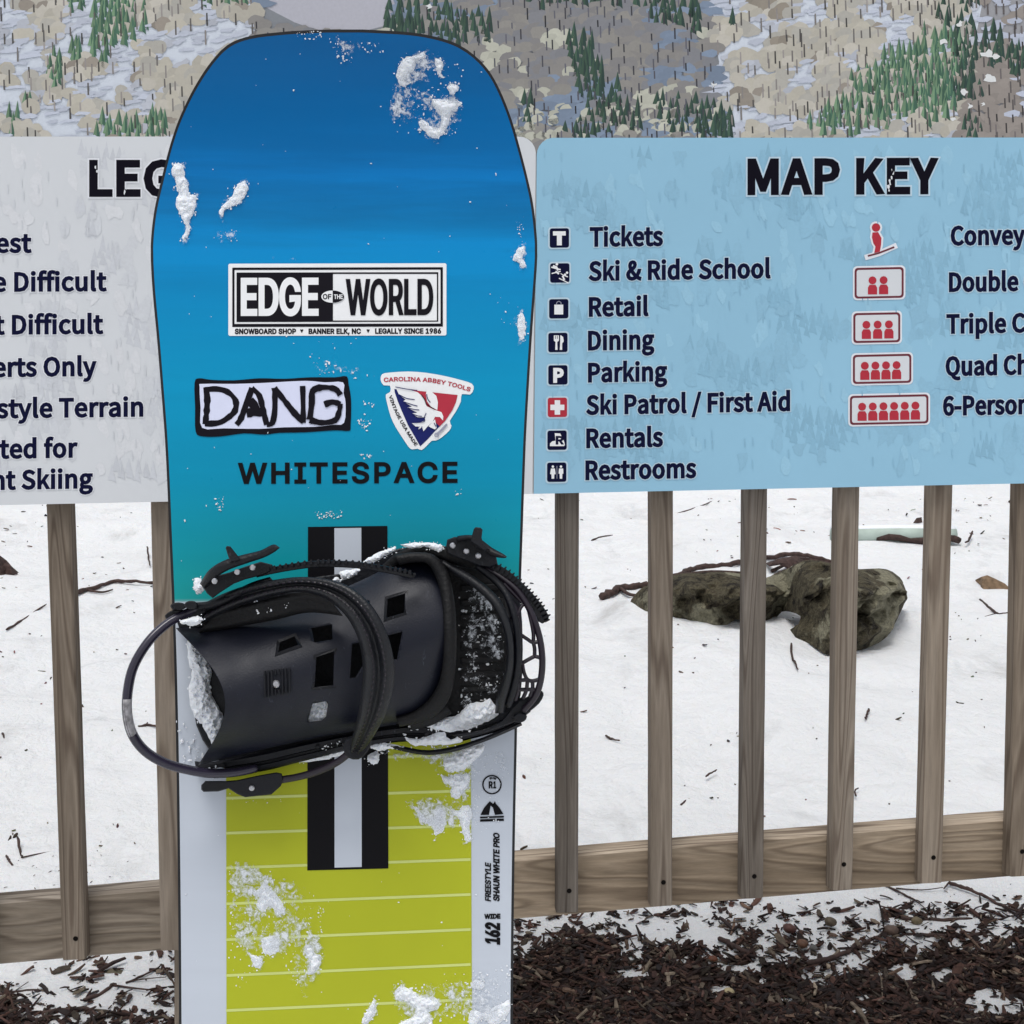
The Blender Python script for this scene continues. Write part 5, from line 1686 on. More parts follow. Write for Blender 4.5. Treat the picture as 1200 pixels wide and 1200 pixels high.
# tail half mirrored about the middle of the board
eL2 = [(u, 2 * vmid - v) for u, v in reversed(eL) if v < vmid - .01]
eR2 = [(u, 2 * vmid - v) for u, v in reversed(eR) if v < vmid - .01]
outline = [p for p in eR if p[1] < vmid - .004] + eR2 + eL2[::-1] + [p for p in reversed(eL) if p[1] < vmid - .004]
# order: right edge downwards, tail, left edge upwards
b0 = BOARD.pt(ucen, vmid + LEN / 2 - .01)
board = thing('snowboard', b0, 'blue to white snowboard with lime panel and black binding standing upright before the fence', 'snowboard')


def strips(inset):
    """rows across the board as (v, uL, uR)"""
    rows = []
    Ls = [p for p in eL if p[1] < vmid] + [p for p in eL2 if p[1] >= vmid]
    Rs = [p for p in eR if p[1] < vmid] + [p for p in eR2 if p[1] >= vmid]

    def poly_off(P, sgn):
        out = []
        for i in range(len(P)):
            a, b = P[max(i - 1, 0)], P[min(i + 1, len(P) - 1)]
            dx, dy = b[0] - a[0], b[1] - a[1]
            l = math.hypot(dx, dy) or 1
            out.append((P[i][0] + sgn * dy / l * inset, P[i][1] - sgn * dx / l * inset))
        return sorted(out, key=lambda q: q[1])
    Lo, Ro = poly_off(Ls, 1), poly_off(Rs, -1)

    def f(P, v):
        if v <= P[0][1]: return P[0][0]
        for i in range(len(P) - 1):
            if v <= P[i + 1][1]:
                d = P[i + 1][1] - P[i][1]
                return P[i][0] + (P[i + 1][0] - P[i][0]) * ((v - P[i][1]) / d if d > 1e-9 else 0)
        return P[-1][0]
    v0 = max(Lo[0][1], Ro[0][1]); v1 = min(Lo[-1][1], Ro[-1][1])
    vs_ = []
    for k in range(14): vs_.append(v0 + .010 * (k / 14) ** 2)
    v = v0 + .010
    while v < v1 - .010:
        vs_.append(v); v += .0035 if v < v0 + .16 or v > v1 - .16 else .012
    for k in range(14, -1, -1): vs_.append(v1 - .010 * (k / 14) ** 2)
    for v in vs_: rows.append((v, f(Lo, v), f(Ro, v)))
    return rows


def sheet(rows, h, edge_drop=0.0, nu=22):
    V, Fq = [], []
    for v, a, b in rows:
        for k in range(nu + 1):
            t = k / nu
            V.append(BOARD.pt(a + (b - a) * t, v, h))
    for i in range(len(rows) - 1):
        for k in range(nu):
            q = (i * (nu + 1) + k, (i + 1) * (nu + 1) + k, (i + 1) * (nu + 1) + k + 1, i * (nu + 1) + k + 1)
            Fq.append(q)
    a, b, c = V[Fq[50][0]], V[Fq[50][1]], V[Fq[50][2]]
    if (b - a).cross(c - a).dot(BOARD.N) < 0: Fq = [q[::-1] for q in Fq]
    return V, Fq


# core with black sidewalls, 8 mm thick
rows = strips(0)
Va, Fa = sheet(rows, -.0003)
Vb, Fb = sheet(rows, -.0085)
n0, nu = len(Va), 23
mb = MB()
nr = len(rows)
Fs = Fa + [tuple(i + n0 for i in q)[::-1] for q in Fb]
for i in range(nr - 1):
    for k in (0, nu - 1):
        Fs.append((i * nu + k, (i + 1) * nu + k, (i + 1) * nu + k + n0, i * nu + k + n0))
for k in range(nu - 1):
    for i in (0, nr - 1):
        Fs.append((i * nu + k, i * nu + k + 1, i * nu + k + 1 + n0, i * nu + k + n0))
mk('core', Va + Vb, Fs, M['edge'], board)

# topsheet
rows = strips(.0021)
V, Fq = sheet(rows, 0)
zr = [BOARD.at(405, y).z - b0.z for y in (50, 705)]
TOPZ = (zr[0], zr[1])
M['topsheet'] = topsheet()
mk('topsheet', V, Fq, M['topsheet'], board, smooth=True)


def patch(name, P, h, m, parent=None):
    return flat(name, BOARD, [P], h, m, parent or board)


# lime field and its pale lines
lf = lambda x, y: BOARD.loc(BOARD.at(x, y))
u0, v0 = lf(265, 846); u1, v1 = lf(551.5, 838)
ub, vb = lf(264, 1200); uc, vc = lf(551.5, 1200)


def quad(name, pts, h, m, parent=None):
    return mk(name, [BOARD.pt(u, v, h) for u, v in pts], [(0, 1, 2, 3)] if (BOARD.U.cross(BOARD.V)).dot(BOARD.N) > 0 else [(3, 2, 1, 0)], m, parent or board)


quad('lime_field', [(u0, v0), (u1, v1), (uc + (uc - u1) * .2, vc + .13), (ub + (ub - u0) * .2, vc + .13)], .0003, M['lime'])
for yl, yr in ((893, 884), (935.3, 926.5), (976.2, 967.2), (1017, 1007), (1059, 1048), (1101, 1089), (1143, 1130), (1184, 1171), (1226, 1212), (1268, 1253)):
    a, b, c, d = lf(265, yl - 1.6), lf(551.5, yr - 1.6), lf(551.5, yr + 1.6), lf(265, yl + 1.6)
    quad('pale_line', [a, b, c, d], .0005, M['lime_line'])
a, b, c, d = lf(361, 617.5), lf(454, 616.3), lf(455.2, 1017.5), lf(360.2, 1019.8)
quad('black_bar', [a, b, c, d], .0007, M['b_black'])
a, b, c, d = lf(392, 619), lf(423.5, 618.6), lf(424, 1015.6), lf(392.2, 1016.4)
quad('white_bar', [a, b, c, d], .0009, M['b_white'])


def btext(font, s, x0, x1, yb, cap, sl, bold, h, m, parent, track=0, ital=0):
    return flat('lettering', BOARD, text_polys(font, s, x0, x1, yb, cap, sl, bold, ital, track), h, M[m], parent)


o = btext('I', 'WHITESPACE', 280, 535, 566, 22.5, -.005, 1.2, .0004, 'b_black', board, track=70)
o['label'] = 'black letters reading WHITESPACE'

# sticker: EDGE of the WORLD
st = patch('shop_sticker', rrect(267.6, 309, 523.2, 393.6, 2, -.002), .0005, M['st_white'])
st['label'] = 'white and black EDGE OF THE WORLD sticker'
SL = -.002


def sp(P, h, m, parent): return flat('print', BOARD, P, h, M[m], parent)


sp([rrect(272.2, 313.6, 519, 383.2, .5, SL), rrect(274.8, 316.4, 516.2, 379.6, .5, SL)], .0007, 'st_black', st)
sp([rrect(277.2, 319.4, 513.6, 377.4, .3, SL), rrect(390.2, 321, 512, 375.6, .3, 0)], .0007, 'st_black', st)
btext('I', 'EDGE', 284, 371.5, 368.4, 41, SL, 1.9, .0009, 'st_white', st)
btext('I', 'WORLD', 406.5, 506.5, 368.2, 40, SL, 1.3, .0009, 'st_black', st)
e = circ(389.9, 347.6, 13.4, 24, 7.2)
sp([e], .0010, 'st_white', st)
sp([[p for p in e if p[0] >= 389.8]], .0012, 'st_black', st)
btext('I', 'OF', 378.5, 388, 350.4, 5.6, 0, .25, .0012, 'st_black', st)
btext('I', 'THE', 391.5, 401.5, 350.2, 5, 0, .2, .0014, 'st_white', st)
btext('I', 'SNOWBOARD SHOP', 275.6, 346.5, 391.2, 5.6, SL, .45, .0007, 'st_black', st, track=20)
btext('I', 'BANNER ELK, NC', 362, 422.5, 391, 5.6, SL, .45, .0007, 'st_black', st, track=20)
btext('I', 'LEGALLY SINCE 1986', 440, 516.5, 390.8, 5.6, SL, .45, .0007, 'st_black', st, track=20)
for cx in (353.6, 431.4):
    sp([[(cx - 2, 386.4), (cx - .8, 385.6), (cx, 386.6), (cx + .8, 385.6), (cx + 2, 386.4), (cx, 390.4)]], .0007, 'st_black', st)

# sticker: DANG, brushed letters on a wobbly plate
z3 = lambda P: [(215 + x / 3.38, 425 + y / 3.38) for x, y in P]
st = patch('brand_sticker', z3(catmull([(44, 80), (62, 62), (110, 68), (200, 70), (300, 62), (400, 64), (500, 58), (600, 58), (646, 54), (654, 85), (664, 150), (662, 250), (655, 270), (600, 268), (480, 276),
                                         (380, 278), (320, 285), (240, 280), (150, 292), (75, 292), (48, 272), (46, 180)], 3, True)), .0005, M['st_black'])
st['label'] = 'black and pale lilac DANG sticker'
sp([z3(catmull([(64, 96), (76, 84), (200, 84), (320, 80), (480, 72), (560, 78), (632, 78), (634, 120), (642, 160), (636, 238), (590, 246), (520, 254), (400, 256), (300, 262), (160, 260), (74, 258), (68, 180)], 3, True))], .0007, 'st_lilac', st)


def wob(P, wd):
    C = catmull(P, 4)
    return z3(stroke(C, [wd * (.85 + .35 * noise.noise(Vector((c[0] / 18, c[1] / 18, 2)))) for c in C]))


LET = [[(88, 98), (94, 140), (92, 190), (86, 244)], [(80, 108), (130, 104), (175, 116), (206, 150), (204, 190), (176, 218), (140, 238), (84, 242)],
       [(210, 246), (228, 220), (250, 160), (272, 100)], [(270, 102), (300, 130), (316, 190), (330, 246)], [(250, 200), (285, 196), (318, 198)], [(262, 150), (280, 170), (290, 190)],
       [(330, 244), (352, 238), (362, 180), (360, 100)], [(360, 100), (400, 150), (440, 200), (476, 236)], [(474, 238), (474, 180), (472, 92)],
       [(622, 128), (600, 104), (550, 98), (512, 112), (508, 160), (500, 226)], [(500, 226), (548, 238), (600, 228), (616, 196), (622, 162)], [(622, 164), (590, 156), (558, 166)]]
for k, L in enumerate(LET):
    o = flat('brush_letter', BOARD, [wob(L, 27 if k not in (4, 5) else 40)], .0009 + .00005 * k, M['st_black'], st)

# badge: shield with eagle
z4 = lambda P: [(435 + x / 9.23, 425 + y / 9.23) for x, y in P]
st = patch('badge_sticker', z4(catmull([(102, 185), (118, 125), (200, 107), (400, 95), (600, 110), (800, 145), (980, 190), (1090, 228), (1108, 285), (1070, 345), (980, 340), (970, 420), (915, 530), (850, 630),
                                         (868, 680), (845, 735), (760, 810), (700, 842), (655, 845), (600, 900), (545, 945), (500, 930), (440, 938), (400, 905), (330, 800), (260, 690), (210, 580),
                                         (170, 430), (158, 345), (205, 318), (203, 248), (135, 245)], 2, True)), .0005, M['st_white'])
st['label'] = 'badge sticker with white eagle over navy and red shield'
sp([z4([(250, 285), (470, 300), (935, 350), (915, 430), (880, 510), (800, 630), (740, 690), (690, 740), (610, 830), (530, 905), (460, 780), (400, 680), (330, 520), (285, 410), (255, 320)])], .0007, 'st_navy', st)
sp([z4([(455, 299), (935, 350), (915, 430), (880, 510), (800, 630), (742, 688), (690, 640), (640, 560), (580, 440), (540, 370)])], .0009, 'st_red', st)
sp([z4([(265, 268), (400, 290), (500, 318), (560, 370), (600, 470), (690, 512), (760, 535), (780, 580), (776, 625), (742, 588), (690, 585), (665, 640), (610, 690), (565, 742), (552, 700), (510, 722), (508, 690),
        (480, 690), (440, 655), (520, 645), (572, 632), (585, 590), (500, 590), (440, 548), (500, 542), (390, 485), (440, 475), (345, 418), (372, 400), (300, 345)])], .0011, 'st_white', st)
sp([z4([(605, 268), (660, 320), (705, 360), (722, 430), (715, 512), (650, 480), (605, 420), (592, 340)])], .0013, 'st_white', st)
sp([z4([(620, 688), (690, 612), (700, 660), (708, 705), (690, 722), (650, 705)])], .0013, 'st_white', st)
for k, L in enumerate(([(300, 345), (380, 385), (470, 400)], [(345, 420), (430, 450), (500, 470)], [(395, 487), (460, 505), (520, 512)], [(440, 550), (500, 575), (550, 580)], [(595, 545), (575, 590), (570, 640), (440, 650)],
                       [(540, 345), (580, 400), (600, 450), (690, 505)], [(600, 340), (610, 390), (640, 430)], [(262, 262), (380, 285), (500, 300)], [(520, 690), (500, 720)], [(550, 690), (535, 730)], [(680, 650), (700, 690)])):
    sp([z4(stroke(catmull(L, 3), 9))], .0015 + .00004 * k, 'st_navy' if k != 5 else 'st_black', st)
sp([z4(stroke([(705, 780), (760, 730), (820, 665)], 24))], .0014, 'st_grey', st)
sp([z4(circ(708, 782, 26, 12)), z4(circ(706, 786, 13, 10))], .00145, 'st_grey', st)
flat('lettering', BOARD, path_text('I', 'CAROLINA ABBEY TOOLS', z4([(135, 208), (300, 198), (480, 200), (640, 210), (780, 235), (920, 268), (1070, 312)]), 4.6, .25), .0008, M['st_red'], st)
flat('lettering', BOARD, path_text('I', 'VINTAGE USA MADE', z4([(190, 360), (240, 500), (300, 620), (370, 740), (440, 850), (478, 905)]), 3.6, .2), .0008, M['st_black'], st)

# sideways small print: names, length, logos
A90 = -math.pi / 2


def side(s, x, y0, y1, cap, bold, ital=.18):
    P = text_polys('I', s, 0, y0 - y1, 0, cap, 0, bold, ital)
    o = flat('lettering', BOARD, rot_text(P, x, y0, A90), .0005, M['b_black'], board)
    o['label'] = 'small black sideways print reading ' + s


side('FREESTYLE', 575, 1056, 1012, 6.2, .45)
side('SHAUN WHITE PRO', 585, 1056, 977, 6.6, .5)
side('162', 585, 1106, 1083, 15.5, 1.2, .1)
btext('I', 'WIDE', 568, 586, 1076.5, 5, -.02, .5, .0005, 'b_black', board)
for P in ([circ(576.5, 919.5, 11.5, 22), circ(576.5, 919.5, 9.8, 22)], text_polys('I', 'R', 573.2, 577, 923.5, 7.5, 0, .5), text_polys('I', '1', 578.5, 581, 923.5, 7.5, 0, .5)):
    flat('round_logo', BOARD, P, .0005, M['b_black'], board)
flat('round_logo', BOARD, path_text('I', 'SNOW', [(574, 913.5), (577, 912.6), (581, 914)], 2.2, .2), .0007, M['b_black'], board)
for P in ([(563, 955), (567, 947), (572, 941), (575, 944), (573, 955)], [(580, 955), (577, 944), (580, 940.5), (585, 946), (590, 954)], [(572, 941), (574, 939), (578, 942), (580, 939), (581, 941), (577, 946)],
          [(562.5, 957), (590.5, 956), (590.5, 958), (562.5, 959)], [(562.5, 960.2), (590.5, 959.2), (590.5, 962), (562.5, 963)]):
    flat('mountain_logo', BOARD, [P], .0005, M['b_black'], board)

# ------------------------------------------------------------------ the binding: baseplate, folded highback, straps, buckles
B = BOARD.at
zA = lambda P: [(130 + x / 4.444, 620 + y / 4.444) for x, y in P]       # tracing scales of the detail views
zB = lambda P: [(130 + x / 4.444, 770 + y / 4.444) for x, y in P]
zC = lambda P: [(400 + x / 4.615, 600 + y / 4.615) for x, y in P]
zD = lambda P: [(400 + x / 4.615, 740 + y / 4.615) for x, y in P]
zE = lambda P: [(130 + x / 2.264, 600 + y / 2.264) for x, y in P]

base_poly = catmull([(232, 742), (262, 704), (310, 690), (372, 676), (420, 668), (448, 648), (490, 640), (530, 641), (562, 652), (588, 668), (606, 690), (612, 730), (612, 790), (606, 832), (585, 848),
                     (540, 856), (470, 860), (400, 872), (320, 884), (262, 893), (246, 880), (230, 850), (224, 800), (226, 765)], 2, True)
mb = prism(BOARD, base_poly, .0012, .014, bev=1.5)
binding = mb.build('binding', M['black'], board)
binding['label'] = 'black strap binding with its highback folded forward'


def P3(L): return [B(*q) for q in L]


def part(name, mb, m='black', smooth=False): return mb.build(name, M[m], binding, smooth=smooth)


# footbed of the toe end with ribs
mb = prism(BOARD, catmull([(520, 668), (548, 664), (575, 676), (592, 700), (600, 750), (598, 800), (588, 830), (560, 842), (528, 846), (515, 800), (512, 720)], 2, True), .014, .019, bev=2)
for k in range(9):
    y = 686 + k * 17
    prism(BOARD, [(540, y), (590, y - 2), (590, y + 5), (540, y + 7)], .019, .0215, bev=1, mb=mb)
part('footbed', mb, 'rubber')

# the far rim of the baseplate and the long side rails
part('side_rail', ribbon([(205, 722, .028), (240, 708, .035), (290, 694, .036), (350, 690, .03), (410, 690, .024), (440, 676, .022), (470, 660, .02)],
                         [(212, 742, .028), (244, 738, .035), (296, 722, .036), (352, 712, .03), (410, 705, .024), (446, 690, .022), (476, 674, .02)], [(0, 0), (.2, .004), (.8, .004), (1, 0)], .024, BOARD))
lo_a = [(228, 892, .022), (246, 893, .024), (275, 888, .026), (310, 881, .027), (350, 872, .026), (400, 862, .024), (440, 855, .022), (480, 850, .02), (520, 850, .02), (560, 843, .02), (590, 832, .02), (612, 816, .022)]
lo_b = [(230, 904, .022), (250, 912, .024), (275, 908, .026), (312, 903, .027), (352, 893, .026), (400, 881, .024), (440, 873, .022), (480, 869, .02), (520, 872, .02), (560, 864, .02), (596, 852, .02), (622, 834, .022)]
part('side_rail', ribbon(lo_a, lo_b, [(0, 0), (.15, .003), (.45, .003), (.5, -.001), (.62, -.001), (.68, .003), (.9, .002), (1, -.001)], .020, BOARD))
# lower toe-side bow hugging the snow
part('toe_bow', ribbon([(440, 868, .02), (470, 874, .022), (500, 879, .023), (530, 875, .023), (560, 866, .022), (585, 856, .022), (610, 845, .022)],
                       [(440, 873, .02), (470, 880, .022), (500, 885, .023), (532, 881, .023), (563, 871, .022), (588, 861, .022), (612, 850, .022)], [(0, 0), (.5, .003), (1, 0)], .008, BOARD))

# heel hoop: flat tube standing out past the edge of the board
hoop = catmull([(262, 712, .040), (243, 711, .046), (220, 718, .054), (196, 731, .062), (174, 752, .070), (157, 780, .076), (150, 808, .078), (149, 835, .078), (155, 860, .074), (170, 880, .068), (193, 894, .060),
                (220, 902, .050), (245, 906, .042), (275, 905, .036), (300, 900, .03)], 5)
mb = tube(P3(hoop), .0034, 10, flatn=BOARD.N, ratio=1.7)
ho = part('heel_hoop', mb, 'hoop', smooth=True)
# a pale worn sticker band on the hoop
seg = [q for q in hoop if 818 < q[1] < 862 and q[0] < 170]
tube(P3([(a, b, c + .0008) for a, b, c in seg]), .0033, 8, flatn=BOARD.N, ratio=1.62).build('worn_band', M['worn'], ho, smooth=True)

# folded highback: convex shell from the heel cut-out to its rounded tip
TOPC = catmull([(206, 736), (240, 733), (290, 722), (340, 708), (382, 695), (405, 688), (430, 677), (452, 666), (474, 659), (496, 656), (510, 662), (520, 682)], 8)
BOTC = catmull([(232, 897), (262, 889), (300, 880), (345, 870), (385, 862), (420, 856), (445, 852), (468, 848), (490, 842), (508, 830), (520, 812), (525, 790)], 8)
NS, NT = 78, 44


def shell_pt(s, t, dh=0.0):
    i = s * (len(TOPC) - 1)
    k = min(int(i), len(TOPC) - 2); fr = i - k
    a = [TOPC[k][j] + (TOPC[k + 1][j] - TOPC[k][j]) * fr for j in (0, 1)]
    b = [BOTC[k][j] + (BOTC[k + 1][j] - BOTC[k][j]) * fr for j in (0, 1)]
    x = a[0] + (b[0] - a[0]) * t
    y_ = a[1] + (b[1] - a[1]) * t
    arc = math.sin(math.pi * min(1, max(0, t)))
    x += 44 * (arc ** 1.05) * max(0, 1 - s * 2.6) ** 1.3 * (1 if s < .4 else 0)
    x += 5 * arc * max(0, s - .75) * 4
    h = .034 + (.050 - .018 * s) * (arc ** .75) - .006 * s + dh
    # the shell dips where the padded tip begins
    return x, y_, h


V, Fq = [], []
for i in range(NS + 1):
    for j in range(NT + 1):
        V.append(B(*shell_pt(i / NS, j / NT)))
m1 = len(V)
for i in range(NS + 1):
    for j in range(NT + 1):
        V.append(B(*shell_pt(i / NS, j / NT, -.0045)))
for i in range(NS):
    for j in range(NT):
        q = (i * (NT + 1) + j, (i + 1) * (NT + 1) + j, (i + 1) * (NT + 1) + j + 1, i * (NT + 1) + j + 1)
        Fq.append(q); Fq.append(tuple(k + m1 for k in q)[::-1])
for i in range(NS):
    for j in (0, NT):
        a, b = i * (NT + 1) + j, (i + 1) * (NT + 1) + j
        Fq.append((b, a, a + m1, b + m1) if j == 0 else (a, b, b + m1, a + m1))
for j in range(NT):
    for i in (0, NS):
        a, b = i * (NT + 1) + j, i * (NT + 1) + j + 1
        Fq.append((a, b, b + m1, a + m1) if i == 0 else (b, a, a + m1, b + m1))
hb = mk('highback', V, Fq, M['shell'], binding, smooth=True)
bm = bmesh.new(); bm.from_mesh(hb.data); bmesh.ops.recalc_face_normals(bm, faces=bm.faces); bm.to_mesh(hb.data); bm.free()
HOLES = [zC([(250, 470), (345, 443), (340, 545), (245, 572)]), zC([(250, 668), (330, 648), (300, 800), (268, 790), (240, 690)]), zC([(96, 500), (152, 482), (148, 550), (100, 545)]),
         zA([(880, 590), (955, 560), (975, 602), (872, 640)]), zE([(545, 385), (592, 370), (590, 460), (540, 465)]), zE([(532, 308), (586, 298), (588, 338), (540, 346)]),
         zB([(1050, 243), (1120, 230), (1130, 246), (1120, 310), (1098, 330), (1032, 338), (1028, 322)]), zE([(640, 350), (668, 345), (672, 400), (648, 440), (634, 440)])]
cut = MB()
for H_ in HOLES:
    if area(H_) < 0: H_ = H_[::-1]
    n = len(H_)
    v = [B(x, y, .02) for x, y in H_] + [B(x, y, .12) for x, y in H_]
    cut.add(v, [(i, i + n, (i + 1) % n + n, (i + 1) % n) for i in range(n)] + [tuple(range(n)), tuple(range(n, 2 * n))[::-1]])
co = cut.build('cutter', M['rubber'])
bm = bmesh.new(); bm.from_mesh(co.data); bmesh.ops.recalc_face_normals(bm, faces=bm.faces); bm.to_mesh(co.data); bm.free()
md = hb.modifiers.new('b', 'BOOLEAN'); md.operation = 'DIFFERENCE'; md.object = co; md.solver = 'EXACT'
bpy.context.view_layer.update()
nm = bpy.data.meshes.new_from_object(hb.evaluated_get(bpy.context.evaluated_depsgraph_get()))
hb.modifiers.clear(); hb.data = nm
hb.data.materials.clear(); hb.data.materials.append(M['shell'])
bpy.data.objects.remove(co)


def shell_h(px, py):
    """height of the folded shell under a pixel"""
    best = (1e9, .06)
    for i in range(0, NS + 1, 2):
        for j in range(0, NT + 1, 2):
            x, y_, h = shell_pt(i / NS, j / NT)
            d = (x - px) ** 2 + (y_ - py) ** 2
            if d < best[0]: best = (d, h)
    return best[1]


# bevelled recess frames round the larger windows
for H_, sc_ in ((HOLES[0], 1), (HOLES[4], 1), (HOLES[3], 1)):
    if area(H_) < 0: H_ = H_[::-1]
    o1, o2 = offset_poly(H_, .3), offset_poly(H_, 3.4)
    n = len(H_)
    V = [B(x, y, shell_h(x, y) + .0012) for x, y in o1] + [B(x, y, shell_h(x, y) + .0006) for x, y in o2]
    mk('window_frame', V, [(i, (i + 1) % n, (i + 1) % n + n, i + n) for i in range(n)], M['black'], binding)
# grooved clip with its screw in the middle of the shell
mb = MB()
for k in range(8):
    x = 309 + k * 4.1
    y0, y1 = 786 - k * .5, 818 - k * .9
    if k in (3, 4): y1 = 791
    prism(BOARD, [(x, y0), (x + 2.3, y0 - .3), (x + 2.8, y1), (x + .5, y1 + .3)], shell_h(x, 800) - .003, shell_h(x, 800) + .0025, bev=.5, mb=mb)
    if k in (3, 4): prism(BOARD, [(x, 808), (x + 2.3, 808), (x + 2.8, 818 - k), (x + .5, 818 - k)], shell_h(x, 800) - .003, shell_h(x, 800) + .0022, bev=.5, mb=mb)
part('grooved_clip', mb, 'black')


def screw(px, py, h, r=3.6, mat='steel'):
    C = circ(px, py, r, 12)
    mb = prism(BOARD, C, h - .002, h + .0012, bev=r * .3)
    prism(BOARD, circ(px, py, r * .38, 6), h + .0011, h + .0016, bev=.1, mb=mb)
    return part('screw', mb, mat)


screw(323.3, 801.5, shell_h(323, 801) + .002, 4.6)

# padded rim round the tip
rimA = [(462, 650, .050), (486, 647, .052), (508, 650, .052), (524, 668, .052), (532, 700, .056), (535, 740, .060), (534, 780, .058), (529, 812, .052), (516, 834, .046), (494, 846, .042), (468, 852, .040)]
rimB = [(468, 662, .050), (488, 659, .052), (502, 662, .052), (512, 680, .052), (518, 705, .058), (520, 740, .063), (519, 775, .060), (514, 800, .053), (502, 820, .046), (484, 834, .042), (464, 840, .040)]
part('padded_rim', ribbon(rimB, rimA, [(0, 0), (.15, .003), (.5, .0045), (.85, .003), (1, 0)], .02, BOARD), 'rubber', smooth=True)
# upper rim fold with the band running to the toe buckle
part('upper_rim', ribbon([(446, 664, .03), (462, 650, .036), (480, 641, .04), (500, 639, .042), (520, 640, .042), (545, 646, .04), (565, 652, .04)],
                         [(456, 672, .03), (470, 658, .036), (486, 651, .04), (500, 650, .042), (516, 655, .042), (534, 662, .04), (560, 668, .04)], [(0, 0), (.2, .003), (.8, .003), (1, 0)], .02, BOARD), 'rubber', smooth=True)
part('lower_rim', ribbon([(478, 838, .030), (500, 834, .032), (520, 822, .034)], [(482, 856, .028), (506, 850, .030), (530, 836, .032)], [(0, 0), (.5, .005), (1, 0)], .016, BOARD), 'rubber', smooth=True)

# ankle strap: two padded ridges arching over the shell
outer = [(228, 714, .052), (252, 700, .058), (282, 688, .070), (318, 680, .086), (352, 676, .098), (386, 679, .108), (414, 690, .114), (436, 710, .117), (452, 738, .118), (461, 770, .116), (462, 800, .110),
         (454, 832, .098), (442, 856, .082), (430, 874, .064), (420, 886, .048)]
inner = [(236, 732, .050), (258, 720, .056), (288, 708, .066), (322, 698, .080), (352, 694, .090), (378, 700, .100), (398, 714, .106), (412, 732, .110), (421, 754, .112), (425, 780, .110), (424, 806, .104),
         (420, 834, .092), (415, 856, .078), (411, 872, .062), (408, 884, .048)]
part('ankle_strap', ribbon(outer, inner, [(0, -.003), (.06, .001), (.22, .0035), (.38, .001), (.44, -.0015), (.52, -.0015), (.58, .002), (.74, .005), (.9, .002), (1, -.003)], .007, BOARD), 'strap', smooth=True)
# stitched edge: short raised threads along the strap
so, si = catmull(outer, 9), catmull(inner, 9)
mb = MB()
for i in range(4, len(so) - 4, 2):
    for t_ in (.30, .66):
        a = [so[i][j] + (si[i][j] - so[i][j]) * t_ for j in range(3)]
        b = [so[i + 1][j] + (si[i + 1][j] - so[i + 1][j]) * t_ for j in range(3)]
        tube([B(a[0], a[1], a[2] + .0048), B((a[0] + b[0]) / 2, (a[1] + b[1]) / 2, (a[2] + b[2]) / 2 + .0052), B(b[0], b[1], b[2] + .0048)], .0005, 4, mb)
part('stitching', mb, 'web')
for x, y in ((262, 893), (372, 871), (500, 856), (600, 836)): screw(x, y + 4, .030, 2.4, 'black')
for x, y in ((262, 709), (300, 700)): screw(x, y + 6, .042, 2.6, 'steel')
# liner under the strap, dark open mesh
part('strap_liner', ribbon([(252, 716, .050), (290, 708, .06), (330, 698, .072), (360, 694, .082), (385, 700, .09)],
                           [(232, 742, .044), (270, 736, .05), (320, 727, .06), (362, 718, .07), (402, 722, .085)], [(0, 0), (.3, .002), (.5, -.001), (.7, .002), (1, 0)], .006, BOARD), 'rubber', smooth=True)


# toothed ladders
def ladder(C, wpx, thick, tooth, both=False, rows=1):
    """C: (px, py, h) centre line; teeth on the side of decreasing y"""
    C = catmull(C, 10)
    L, Rr = [], []
    for i in range(len(C)):
        a, b = C[max(i - 1, 0)], C[min(i + 1, len(C) - 1)]
        dx, dy = b[0] - a[0], b[1] - a[1]
        l = math.hypot(dx, dy) or 1
        k = wpx / 2 * (1 if i < len(C) - 4 else .55 + .1 * (len(C) - 1 - i))
        L.append((C[i][0] + dy / l * k, C[i][1] - dx / l * k, C[i][2]))
        Rr.append((C[i][0] - dy / l * k, C[i][1] + dx / l * k, C[i][2]))
    mb = MB()
    ribbon(L, Rr, [(0, -.0005), (.1, .0008), (.9, .0008), (1, -.0005)], thick, BOARD, mb, 1)
    acc = 0
    for i in range(1, len(C)):
        acc += math.hypot(C[i][0] - C[i - 1][0], C[i][1] - C[i - 1][1])
        if acc >= tooth:
            acc = 0
            a, b = L[i], Rr[i]
            dx, dy = C[i][0] - C[i - 1][0], C[i][1] - C[i - 1][1]
            l = math.hypot(dx, dy) or 1
            dx, dy = dx / l * tooth * .3, dy / l * tooth * .3
            ex, ey = (b[0] - a[0]) * .5, (b[1] - a[1]) * .5
            ox, oy = -(b[0] - a[0]) * .22, -(b[1] - a[1]) * .22
            q = [(a[0] - dx, a[1] - dy), (a[0] + ox, a[1] + oy), (a[0] + dx + ox * .6, a[1] + dy + oy * .6), (a[0] + ex + dx, a[1] + ey + dy), (a[0] + ex - dx, a[1] + ey - dy)]
            prism(BOARD, q, a[2] - thick * .6, a[2] + .003, bev=.3, mb=mb)
    return mb


part('ankle_ladder', ladder([(300, 673, .074), (322, 668, .078), (345, 664, .082), (370, 661, .086), (400, 661, .09), (425, 663, .09), (450, 667, .084), (470, 671, .076), (486, 675, .068)], 8, .003, 5.6))
part('toe_ladder', ladder([(572, 664, .050), (588, 672, .053), (602, 683, .055), (614, 695, .056), (624, 706, .055), (633, 718, .052), (639, 729, .048)], 14, .004, 4.4))

